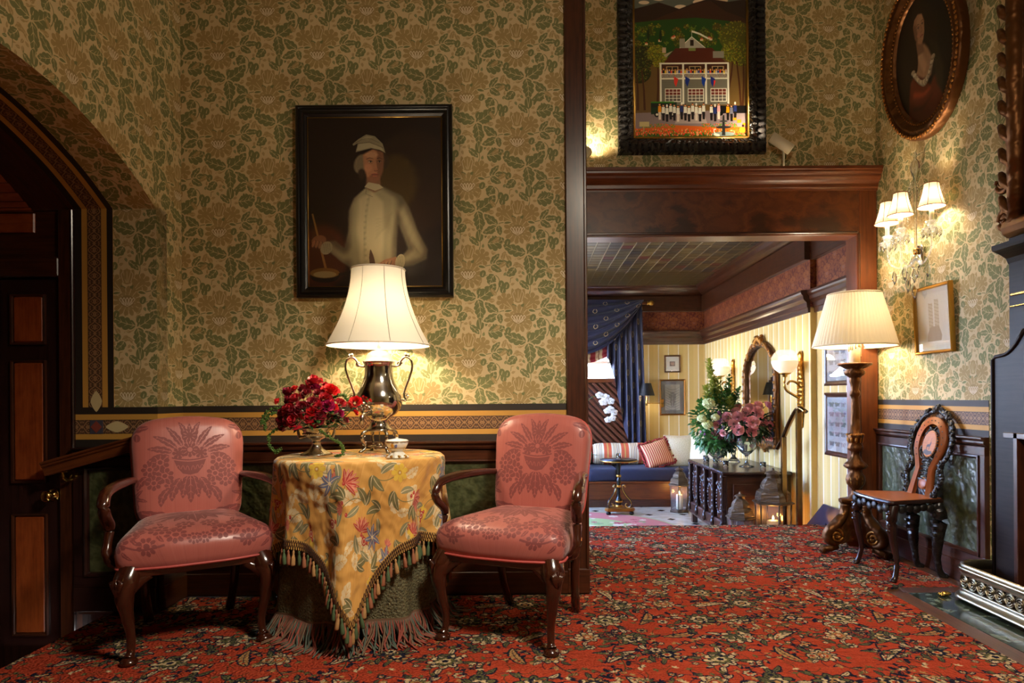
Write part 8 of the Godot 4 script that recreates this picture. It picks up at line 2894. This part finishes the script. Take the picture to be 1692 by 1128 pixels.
	# hydrangeas and sedum
	var k := 0
	for q in [[225, 480, 56], [205, 668, 46], [150, 612, 36], [272, 605, 34]]:
		var st := S()
		var p := gob + Vector3((q[0] - 610) / 5.64 / 156.0 * 0.96, (760 - q[1]) / 5.64 / 156.0 + 0.34, 0.12 + 0.02 * k)
		puff(st, p, q[2] / 5.64 / 156.0 * 0.92, 70, 0.014, k + 3, 0.75)
		tag(obj("hydrangea", st, M.hydra), ["large creamy hydrangea head high at the left of the bouquet", "creamy hydrangea head low at the left of the peonies", "small greenish hydrangea at the far left of the bouquet", "half hidden hydrangea behind the mauve flowers"][k], "hydrangea", "hydrangeas in the bouquet")
		k += 1
	var sd := S()
	for q in [[0.0, 0.0, 0.10], [0.09, -0.03, 0.09], [-0.08, 0.0, 0.085], [0.16, -0.06, 0.07]]:
		puff(sd, bow + Vector3(q[0] + 0.02, 0.29 + q[1], 0.05), q[2], 110, 0.011, k, 0.7)
		k += 1
	tag(obj("sedum", sd, M.sedum), "brownish red sedum heads spilling from the glass bowl", "flower", "", "stuff")
	sd = S()
	puff(sd, bow + Vector3(-0.15, 0.33, 0.03), 0.05, 60, 0.011, 77, 0.8)
	puff(sd, bow + Vector3(0.03, 0.37, 0.06), 0.035, 40, 0.010, 78, 0.8)
	tag(obj("sedum", sd, M.mauve), "mauve flower heads at the left of the red sedum", "flower", "", "stuff")
	# foliage
	rng.seed = 44
	var bunch := func(called: String, label: String, m: Material, c: Vector3, r: Vector3, cnt: int, ln: float, wd: float, bias: Vector3):
		var st := S()
		for i in cnt:
			var a := rng.randf() * TAU
			var y := rng.randf_range(-1, 1)
			var q := sqrt(1 - y * y)
			var d := Vector3(cos(a) * q, y, sin(a) * q)
			leaf_quad(st, c + d * r * pow(rng.randf(), 0.4), d + bias + Vector3(rng.randf() - 0.5, rng.randf() - 0.5, rng.randf() - 0.5), Vector3(rng.randf() - 0.5, 1, rng.randf() - 0.5), ln * rng.randf_range(0.7, 1.2), wd * rng.randf_range(0.7, 1.2), 0.25)
		tag(obj(called, st, m), label, "foliage", "", "stuff")
	bunch.call("foliage", "dark glossy peony leaves under the pink flowers", M.leaf_dark, gob + Vector3(-0.03, 0.42, 0.02), Vector3(0.21, 0.11, 0.16), 330, 0.10, 0.035, Vector3(0, -0.2, 0.3))
	bunch.call("foliage", "dense green leaves behind the peonies", M.leaf_mid, gob + Vector3(-0.26, 0.60, -0.05), Vector3(0.19, 0.20, 0.14), 480, 0.06, 0.04, Vector3(0, 0.3, 0.2))
	bunch.call("foliage", "ivy leaves spreading to the left of the hydrangeas", M.leaf_mid, gob + Vector3(-0.46, 0.47, 0.0), Vector3(0.12, 0.20, 0.10), 190, 0.06, 0.05, Vector3(-0.4, 0, 0.2))
	bunch.call("foliage", "broad green leaves hanging over the glass bowl", M.leaf_mid, bow + Vector3(-0.06, 0.24, 0.04), Vector3(0.17, 0.09, 0.12), 190, 0.085, 0.06, Vector3(-0.3, -0.5, 0.3))
	bunch.call("foliage", "dark leaves below the red sedum", M.leaf_dark, bow + Vector3(0.06, 0.19, 0.05), Vector3(0.12, 0.08, 0.10), 150, 0.07, 0.04, Vector3(0.1, -0.6, 0.3))
	bunch.call("foliage", "leaves at the right side of the bouquet by the mirror", M.leaf_dark, gob + Vector3(0.14, 0.44, 0.0), Vector3(0.09, 0.15, 0.12), 150, 0.09, 0.035, Vector3(0.4, 0.1, 0.2))
	k = 0
	for q in [[Vector3(-0.30, 0.66, -0.04), Vector3(-0.38, 1.10, -0.02), 260, M.leaf_lime], [Vector3(-0.26, 0.62, -0.06), Vector3(-0.28, 0.90, -0.04), 110, M.leaf_lime], [Vector3(-0.20, 0.60, -0.05), Vector3(-0.16, 0.92, -0.04), 110, M.leaf_mid], [Vector3(-0.14, 0.60, -0.02), Vector3(-0.08, 0.80, 0.02), 90, M.leaf_mid], [Vector3(-0.18, 0.58, 0.04), Vector3(-0.20, 0.70, 0.08), 60, M.leaf_lime], [Vector3(-0.36, 0.60, 0.0), Vector3(-0.42, 0.84, 0.0), 110, M.leaf_lime]]:
		var st := S()
		var a: Vector3 = gob + q[0]
		var b: Vector3 = gob + q[1]
		tube(st, [gob + Vector3(-0.03, 0.3, 0), a, b], 0.004, 5)
		for i in q[2]:
			var u := rng.randf()
			var p := a.lerp(b, u)
			var d := Vector3(rng.randf() - 0.5, rng.randf() * 0.6, rng.randf() - 0.5).normalized()
			leaf_quad(st, p + d * 0.015, d, Vector3(0, 1, 0.3), 0.055 * (1.1 - 0.4 * u), 0.036 * (1.1 - 0.4 * u), 0.15)
		tag(obj("leafy_branch", st, q[3]), ["tallest yellow green branch rising above the bouquet", "short yellow green branch behind the tall one", "upright green branch left of the mirror", "small green branch next to the mirror edge", "lime sprig just above the pink peonies", "yellow green branch at the left of the bouquet"][k], "branch")
		k += 1

func make_far_wall_things():
	# gilt mirror above the chest
	var t := thing("wall_mirror", "arched gilt mirror behind the flowers on the striped wall", "mirror", Vector3(XR, 1.14, -7.14), -PI / 2)
	var ol := []
	for k in 17:
		var a := PI * k / 16.0
		ol.append(Vector2(cos(a) * 0.50, 0.18 + sin(a) * 0.36))
	ol.append(Vector2(-0.50, -0.58)); ol.append(Vector2(0.50, -0.58))
	var st := S()
	loft(st, ol, [[0.9, 0.93, 0.012], [0.9, 0.93, 0.016]], Transform3D.IDENTITY, Vector2.ZERO, false)
	obj("mirror_glass", st, M.mirror, t)
	st = S()
	loft(st, ol, [[0.98, 0.98, 0.0], [0.98, 0.98, 0.011]], Transform3D.IDENTITY, Vector2.ZERO, false)
	obj("backboard", st, M.gold_dark, t)
	st = S()
	var ring := []
	for p in outline_dense(ol, 0.08): ring.append(Vector3(p.x * 0.96, p.y * 0.965, 0.03))
	tube(st, ring, 0.034, 9, 0.9, Vector3.BACK, Transform3D.IDENTITY, true)
	var fr := obj("mirror_frame", st, M.gold_dark, t)
	st = S()
	rng.seed = 71
	for k in ring.size():
		ball(st, ring[k] + Vector3(0, 0, 0.026), Vector3(0.024, 0.018, 0.012), 6, 4)
	for s in [-1.0, 1.0]:
		tube(st, spiral(Vector3(s * 0.08, 0.545, 0.04), 0.06, 0.012, 1.2 if s > 0 else PI - 1.2, s * 1.4, 20), 0.018, 7)
		tube(st, spiral(Vector3(s * 0.16, -0.575, 0.04), 0.06, 0.012, -1.2 if s > 0 else PI + 1.2, -s * 1.4, 20), 0.016, 7)
		tube(st, smooth_path([Vector3(s * 0.06, 0.50, 0.05), Vector3(s * 0.18, 0.52, 0.05), Vector3(s * 0.30, 0.44, 0.05), Vector3(s * 0.36, 0.36, 0.04)], 4), 0.016, 7)
		tube(st, smooth_path([Vector3(s * 0.02, -0.58, 0.05), Vector3(s * 0.18, -0.60, 0.05), Vector3(s * 0.34, -0.56, 0.05), Vector3(s * 0.44, -0.58, 0.04)], 4), 0.016, 7)
	for k in 7: ball(st, Vector3((k - 3) * 0.035, 0.56 + 0.02 * cos(k - 3.0), 0.055), Vector3(0.016, 0.04, 0.016), 7, 5, Transform3D(Basis(Vector3.BACK, -(k - 3) * 0.0), Vector3.ZERO))
	obj("carved_crest", st, M.gold, fr)
	# two globe sconces
	for q in [["gilt sconce with a glass globe beside the brass stair rail", 6.10, 2.385, 1.42], ["gilt sconce with a glass globe left of the mirror", 8.12, 2.37, 1.46]]:
		var s := thing("globe_sconce", q[0], "wall lamp", Vector3(0, 0, -q[1]))
		s.set_meta("group", "globe sconces either side of the mirror")
		var gx: float = q[2]
		var gy: float = q[3]
		st = S()
		lathe(st, [[0.03, -0.118], [0.06, -0.104], [0.09, -0.08], [0.108, -0.052], [0.119, -0.02], [0.12, 0.0]], 28, Transform3D(Basis.IDENTITY, Vector3(gx, gy, 0)))
		obj("frosted_bowl", st, M.frost, s)
		st = S()
		lathe(st, [[0.12, 0.0], [0.118, 0.03], [0.105, 0.062], [0.08, 0.092], [0.06, 0.104], [0.052, 0.107]], 28, Transform3D(Basis.IDENTITY, Vector3(gx, gy, 0)))
		obj("clear_globe", st, M.globe, s)
		st = S()
		ball(st, Vector3(gx, gy + 0.0, 0), Vector3(0.03, 0.035, 0.03), 12, 8)
		obj("bulb", st, M.bulb, s)
		omni(s, Vector3(gx, gy, 0), WARM, L.globe, 0.06)
		st = S()
		lathe(st, [[0, -0.15], [0.02, -0.15], [0.022, -0.13], [0.05, -0.122], [0.056, -0.112], [0.03, -0.11], [0, -0.11]], 18, Transform3D(Basis.IDENTITY, Vector3(gx, gy, 0)))
		tube(st, smooth_path([Vector3(gx, gy - 0.14, 0), Vector3(gx - 0.006, gy - 0.22, 0), Vector3(gx + 0.01, gy - 0.27, 0), Vector3(gx + 0.05, gy - 0.30, 0), Vector3(gx + 0.10, gy - 0.33, 0), Vector3(XR - 0.02, gy - 0.35, 0)], 4), 0.012, 8)
		tube(st, smooth_path([Vector3(gx + 0.02, gy - 0.22, 0), Vector3(gx + 0.05, gy - 0.19, 0), Vector3(gx + 0.10, gy - 0.20, 0), Vector3(XR - 0.02, gy - 0.24, 0)], 4), 0.011, 8)
		obj("arm", st, M.brass, s)
		st = S()
		for m in 16:
			var u := m / 15.0
			ball(st, Vector3(XR - 0.012, gy + 0.02 - u * 0.62, 0), Vector3(0.018, 0.03, 0.028 + 0.022 * sin(u * PI)), 8, 5)
			for sg in [-1.0, 1.0]: ball(st, Vector3(XR - 0.02, gy + 0.0 - u * 0.58, sg * (0.02 + 0.03 * sin(u * PI))), Vector3(0.016, 0.026, 0.012), 6, 4)
		lathe(st, [[0, 0], [0.036, 0.004], [0.045, 0.012], [0.03, 0.024], [0, 0.03]], 12, Transform3D(Basis(Vector3.BACK, PI / 2), Vector3(XR - 0.008, gy + 0.05, 0)))
		obj("wall_plate", st, M.gold_bright, s)
	# brass stair rail
	var b := thing("stair_rail", "polished brass stair rail with square posts by the striped wall", "handrail")
	var brs: StandardMaterial3D = M.brass.duplicate()
	brs.albedo_color = C(150, 112, 62)
	for q in [[Vector3(2.275, 0.0, -5.53), 0.985], [Vector3(2.33, FF, -6.0), 1.08]]:
		st = S()
		box(st, q[0] + Vector3(0, q[1] / 2, 0), Vector3(0.042, q[1], 0.042), 0.005, 1)
		obj("post", st, brs, b)
	st = S()
	tube(st, smooth_path([Vector3(2.30, 0.96, -5.44), Vector3(2.275, 0.99, -5.53), Vector3(2.30, 0.87, -5.77), Vector3(2.33, 0.72, -6.0), Vector3(2.34, 0.60, -6.18)], 5), 0.024, 10, 0.7)
	obj("rail", st, brs, b)
	# framed pictures
	var gp := [[0, 0], [0, 0.02], [0.3, 0.026], [0.7, 0.02], [1.0, 0.010]]
	picture("framed_print", "small square print in a wide cream mount above the swing lamp", Vector3(2.078, 1.568, -ZF), 0, 0.235, 0.25, 0.02, gp, M.gold_dark, M.prints[1], null, 0, 0.0, true, "picture")
	picture("framed_print", "grey ornament engraving in gilt frame beside the swing lamp", Vector3(2.075, 1.083, -ZF), 0, 0.37, 0.52, 0.022, gp, M.gold, M.prints[2], null, 0, 0.0, true, "picture")
	picture("moth_case", "upper framed case of moths behind the floor lamp shade", Vector3(XR + 0.053, 1.46, -5.50), -PI / 2, 0.44, 0.56, 0.04, gp, M.wood, M.prints[3], null, 0, 0.0, true, "picture")
	picture("moth_case", "lower framed case of moths beside the floor lamp stem", Vector3(XR + 0.053, 0.85, -5.50), -PI / 2, 0.44, 0.54, 0.04, gp, M.wood, M.prints[3], null, 0, 0.0, true, "picture")
	# swing arm lamp
	var w := thing("swing_lamp", "brass swing-arm lamp with black shade in front of the curtain", "wall lamp", Vector3(1.80, 1.0, -ZF))
	st = S()
	tube(st, [Vector3(0.12, 0.0, 0.02), Vector3(0.12, 0.0, 0.12), Vector3(-0.06, 0.0, 0.2), Vector3(-0.15, 0.0, 0.28)], 0.007, 8)
	tube(st, [Vector3(-0.15, -0.03, 0.28), Vector3(-0.15, 0.09, 0.28)], 0.012, 8)
	obj("arm", st, M.brass, w)
	st = S()
	box(st, Vector3(0.12, 0.0, 0.012), Vector3(0.05, 0.12, 0.02), 0.004, -1)
	obj("wall_plate", st, M.brass, w)
	st = S()
	lathe(st, [[0.115, 0.09], [0.065, 0.265]], 28, Transform3D(Basis.IDENTITY, Vector3(-0.15, 0.02, 0.28)))
	obj("lamp_shade", st, M.black_shade, w)
	st = S()
	lathe(st, [[0, 0.07], [0.012, 0.07], [0.012, 0.13], [0, 0.13]], 10, Transform3D(Basis.IDENTITY, Vector3(-0.15, 0.02, 0.28)))
	obj("candle_tube", st, M.candle, w)
	st = S()
	ball(st, Vector3(-0.15, 0.17, 0.28), Vector3(0.015, 0.025, 0.015), 10, 6)
	obj("bulb", st, M.bulb, w)
	omni(w, Vector3(-0.15, 0.17, 0.28), WARM, L.swing, 0.03)

func make_window_dressing():
	# lattice screen of slanting slats behind the seat
	var t := thing("lattice_screen", "wooden screen of slanting slats behind the window seat", "screen")
	var z := -9.42
	wood_box("top_rail", Vector3(0.55, 1.335, z), Vector3(2.05, 0.06, 0.05), M.casing, t)
	wood_box("end_stile", Vector3(1.56, 0.87, z), Vector3(0.08, 0.9, 0.045), M.oak_screen, t)
	wood_box("back_panel", Vector3(0.55, 0.635, z - 0.018), Vector3(2.0, 1.35, 0.008), M.wood, t, 0)
	for k in 26:
		var c := -0.95 + k * 0.098
		# each slat runs from the upper left to the lower right, clipped to the frame
		var x0 := c
		var x1 := c + 0.92
		var a := Vector2(maxf(x0, -0.42), 0)
		var b := Vector2(minf(x1, 1.52), 0)
		if b.x - a.x < 0.05: continue
		a.y = 1.305 - (a.x - x0)
		b.y = 1.305 - (b.x - x0)
		var mid := (a + b) / 2
		var st := S()
		box(st, Vector3.ZERO, Vector3(a.distance_to(b), 0.040, 0.024), 0.006, 0, Transform3D(Basis(Vector3.BACK, (b - a).angle()), Vector3(mid.x, mid.y, z)))
		obj("slat", st, M.oak_screen, t)
	# curtain pole
	var p := thing("curtain_pole", "wooden curtain pole with a carved gilt finial", "curtain pole")
	var st := S()
	tube(st, [Vector3(-0.9, 2.425, -9.30), Vector3(1.68, 2.425, -9.30)], 0.02, 12)
	obj("pole", st, M.casing, p)
	st = S()
	lathe(st, [[0.018, 0], [0.03, 0.01], [0.016, 0.022], [0.03, 0.04], [0.038, 0.06], [0.03, 0.085], [0.01, 0.10], [0, 0.105]], 14, Transform3D(Basis(Vector3.BACK, -PI / 2), Vector3(1.68, 2.425, -9.30)))
	obj("finial", st, M.gold_bright, p)
	# falling curtain: the inner edge steps down to the right
	var c := thing("curtain", "navy curtain with gold wreaths falling in folds at the right of the window", "curtain")
	st = S()
	var fold := func(u: float) -> float: return 0.035 * sin(u * 40.0) + 0.018 * sin(u * 23.0 + 1.0)
	sheet(st, 110, 26, func(u, v):
		var xx: float = lerpf(1.12, 1.60, u)
		var len_: float = lerpf(0.80, 2.02, smoothstep(0.0, 0.62, u)) if u < 0.62 else 2.02
		var y: float = 2.43 - v * len_
		var spread: float = 1.0 + 0.16 * v
		return Vector3(1.42 + (xx - 1.42) * spread + 0.02 * v, y, -9.24 + fold.call(u) * (0.35 + 0.65 * v)), func(u, v):
		var len_: float = lerpf(0.80, 2.02, smoothstep(0.0, 0.62, u)) if u < 0.62 else 2.02
		return Vector2(u * 0.95, v * len_))
	obj("drape", st, M.curtain, c)
	var s := thing("swag", "navy wreath-patterned swag draped across the top of the window", "curtain")
	st = S()
	sheet(st, 60, 44, func(u, v):
		var xx: float = lerpf(-0.5, 1.60, u)
		var e: float = 1.0 - pow(absf(u * 2 - 1), 2.6)
		var y: float = 2.46 - v * (0.04 + 0.74 * e)
		var q: float = 0.030 * sin(v * 36.0 + u * 3.0) * (0.3 + e)
		return Vector3(xx, y, -9.20 + 0.11 * sin(v * PI) + q), func(u, v):
		var e: float = 1.0 - pow(absf(u * 2 - 1), 2.6)
		return Vector2(u * 2.1, v * (0.3 + 0.95 * e)))
	obj("drape", st, M.curtain, s)
	# gathered red shade
	var r := thing("roman_shade", "gathered red and cream striped shade in the bright window", "window shade")
	st = S()
	sheet(st, 60, 40, func(u, v):
		var xx: float = lerpf(-0.5, 1.22, u)
		var sc: float = 0.14 * absf(sin(u * PI * 2.0))
		var y: float = 2.3 - v * (0.58 + sc)
		return Vector3(xx, y, -9.40 + 0.035 * sin(v * 40.0 + 0.9 * sin(u * 14.0)) * smoothstep(0.2, 0.6, v) + 0.02 * sin(u * 50)), func(u, v): return Vector2(u * 1.7, v))
	obj("cloth", st, M.roman, r)
	# orchid on a bracket shelf of the seat
	var o := thing("orchid", "white orchid in front of the lattice screen", "orchid", Vector3(0.70, FF + 0.51, -8.82))
	st = S()
	lathe(st, [[0, 0], [0.06, 0], [0.075, 0.13], [0.07, 0.13], [0, 0.11]], 18)
	obj("pot", st, M.porcelain, o)
	st = S()
	tube(st, smooth_path([Vector3(0.0, 0.12, 0), Vector3(-0.04, 0.40, 0.02), Vector3(0.0, 0.74, 0.02), Vector3(0.15, 0.95, 0.02), Vector3(0.34, 0.90, 0.03), Vector3(0.42, 0.70, 0.03)], 5), 0.005, 6)
	obj("stem", st, M.leaf_mid, o)
	for k in 5:
		st = S()
		leaf_quad(st, Vector3(0, 0.12, 0), Vector3(cos(k * 1.4), 0.5, sin(k * 1.4)), Vector3.UP, 0.26, 0.07, 0.4)
		obj("leaf", st, M.leaf_mid, o)
	for q in [[0.16, 0.93, 1.0], [0.24, 0.90, 1.1], [0.21, 0.84, 1.1], [0.31, 0.85, 1.0], [0.30, 0.74, 1.05], [0.26, 0.72, 0.9], [0.35, 0.70, 1.0], [0.33, 0.62, 0.95], [0.27, 0.60, 0.9]]:
		st = S()
		for m in 5:
			var a := TAU * m / 5 + 0.4
			ball(st, Vector3(q[0] + 0.08 + cos(a) * 0.030 * q[2], q[1] + 0.04 + sin(a) * 0.026 * q[2], 0.05), Vector3(0.028, 0.022, 0.006) * q[2], 8, 5)
		ball(st, Vector3(q[0] + 0.08, q[1] + 0.034, 0.062), Vector3(0.010, 0.012, 0.012), 7, 5)
		obj("blossom", st, M.orchid, o)
	# round rug at the foot of the steps
	st = S()
	lathe(st, [[0, 0], [1.22, 0.0], [1.22, 0.008], [0, 0.010]], 64)
	var rm: StandardMaterial3D = M.far_rug
	st = S()
	var ol := []
	for k in 64: ol.append(Vector2(cos(TAU * k / 64), sin(TAU * k / 64)) * 1.25)
	loft(st, ol, [[1, 1, 0], [1, 1, 0.010]], Transform3D(flat_at(0).basis, Vector3(0.42, FF, -7.05)), Vector2(-1.25, -1.25), false)
	rm.uv1_scale = Vector3(0.4, 0.4, 1)
	tag(obj("round_rug", st, rm), "pale green and pink round rug on the stone floor", "rug")

# ---------------------------------------------------------------- all together
const WARM := Color(1.0, 0.92, 0.79)
var L := {"urn": 1.0, "floor": 1.0, "sconce": 0.3, "pic": 0.5, "pic2": 0.5, "candle": 0.1, "globe": 0.6, "swing": 0.2, "hall": 3.0}

func _ready():
	# camera: level, lens shifted so that uprights stay upright, rolled by less than half a degree
	var cam := Camera3D.new()
	cam.name = "camera"
	cam.projection = Camera3D.PROJECTION_FRUSTUM
	cam.near = 0.05
	cam.far = 100.0
	cam.size = 0.05 * 1128.0 / 1080.0
	cam.frustum_offset = Vector2((846.0 - 875.0) / 1080.0, (656.0 - 564.0) / 1080.0) * 0.05
	cam.position = Vector3(0, 1.1, 0)
	cam.rotation = Vector3(0, 0, -0.0075)
	add_child(cam)
	cam.make_current()
	var env := Environment.new()
	env.background_mode = Environment.BG_SKY
	var sky := Sky.new()
	var sm := ProceduralSkyMaterial.new()
	sm.sky_top_color = C(120, 160, 235)
	sm.sky_horizon_color = C(205, 222, 250)
	sm.ground_horizon_color = C(190, 200, 215)
	sm.ground_bottom_color = C(120, 120, 120)
	sky.sky_material = sm
	env.sky = sky
	env.background_energy_multiplier = 80.0
	env.tonemap_mode = Environment.TONE_MAPPER_LINEAR
	env.tonemap_exposure = 1.0
	env.sdfgi_enabled = true
	env.ssao_enabled = true
	env.ssil_enabled = true
	var we := WorldEnvironment.new()
	we.name = "environment"
	we.environment = env
	add_child(we)
	L = {"urn": 0.78, "floor": 0.62, "sconce": 0.36, "pic": 0.55, "pic2": 0.3, "candle": 0.07, "globe": 0.12, "swing": 0.2, "hall": 10.5, "hall_all": 1.9}
	rng.seed = 1
	make_materials()
	build_rooms()
	make_added_lamp()
	make_tablecloths()
	var ch := make_armchair("rose red damask armchair left of the round table beside the handrail")
	ch.position = Vector3(-1.59, 0, -3.09)
	ch.rotation.y = deg_to_rad(31)
	copy(ch, "rose red damask armchair right of the round table beside the opening", Vector3(-0.055, 0, -3.14), deg_to_rad(-22))
	make_carved_chair()
	make_pictures()
	make_floor_lamp()
	make_fireplace()
	make_handrail()
	make_urn_lamp()
	make_rose_bowl()
	make_sugar_bowl()
	make_sconce()
	make_picture_lamps()
	make_sofa()
	make_side_table()
	make_chest()
	make_lantern("bronze lantern with lit candle between the window seat and the chest", Vector3(1.885, FF, -8.26), 0.125, 0.34, 0.21, 0.2, true)
	make_lantern("smaller bronze lantern in front of the end of the chest", Vector3(1.96, FF, -6.10), 0.12, 0.32, 0.22, 0.5, false)
	make_lantern("large bronze lantern beside the brass stair rail", Vector3(2.265, FF, -6.10), 0.165, 0.46, 0.30, 0.5, true)
	make_flowers()
	make_far_wall_things()
	make_window_dressing()
	tell_apart()

# two flowers that would still read alike are told apart by their height
func tell_apart():
	var by := {}
	for n in get_children():
		if n.has_meta("category") and n.get_meta("category") in ["rose", "peony"]:
			by.get_or_add(n.get_meta("label"), []).append(n)
	for k in by:
		var a: Array = by[k]
		if a.size() < 2: continue
		a.sort_custom(func(p, q): return p.position.y > q.position.y)
		for i in a.size(): a[i].set_meta("label", k + (", upper one" if i == 0 else ", lower one" if i == a.size() - 1 else ", middle one"))

# unseen lamp added above the viewer; its opaque shade sends the light down
func make_added_lamp():
	var t := thing("added_lamp", "unseen lamp with opaque bell shade added above the viewer", "added lamp", Vector3(0.75, 3.0, -1.25))
	var st := S()
	lathe(st, [[0.22, 0.0], [0.2, 0.06], [0.14, 0.14], [0.06, 0.2], [0.03, 0.22], [0.03, 0.225], [0.065, 0.205], [0.145, 0.145], [0.206, 0.06], [0.226, 0.0], [0.22, 0.0]], 32)
	obj("shade", st, M.brass, t)
	st = S()
	lathe(st, [[0, 0.02], [0.16, 0.02], [0.16, 0.028], [0, 0.028]], 32)
	obj("diffuser", st, glow(C(255, 240, 220), 3.0), t)
	st = S()
	tube(st, [Vector3(0, 0.22, 0), Vector3(0, 1.4, 0)], 0.012, 8)
	obj("rod", st, M.brass, t)
	spot(t, Vector3(0, -0.01, 0), Vector3(-0.12, -1.0, -0.10), Color(1.0, 0.95, 0.87), L.hall, 66.0, 0.26)
	omni(t, Vector3(0, -0.05, 0), Color(1.0, 0.94, 0.84), L.hall_all, 0.14)  # soft fill added so the upper walls are not too dark
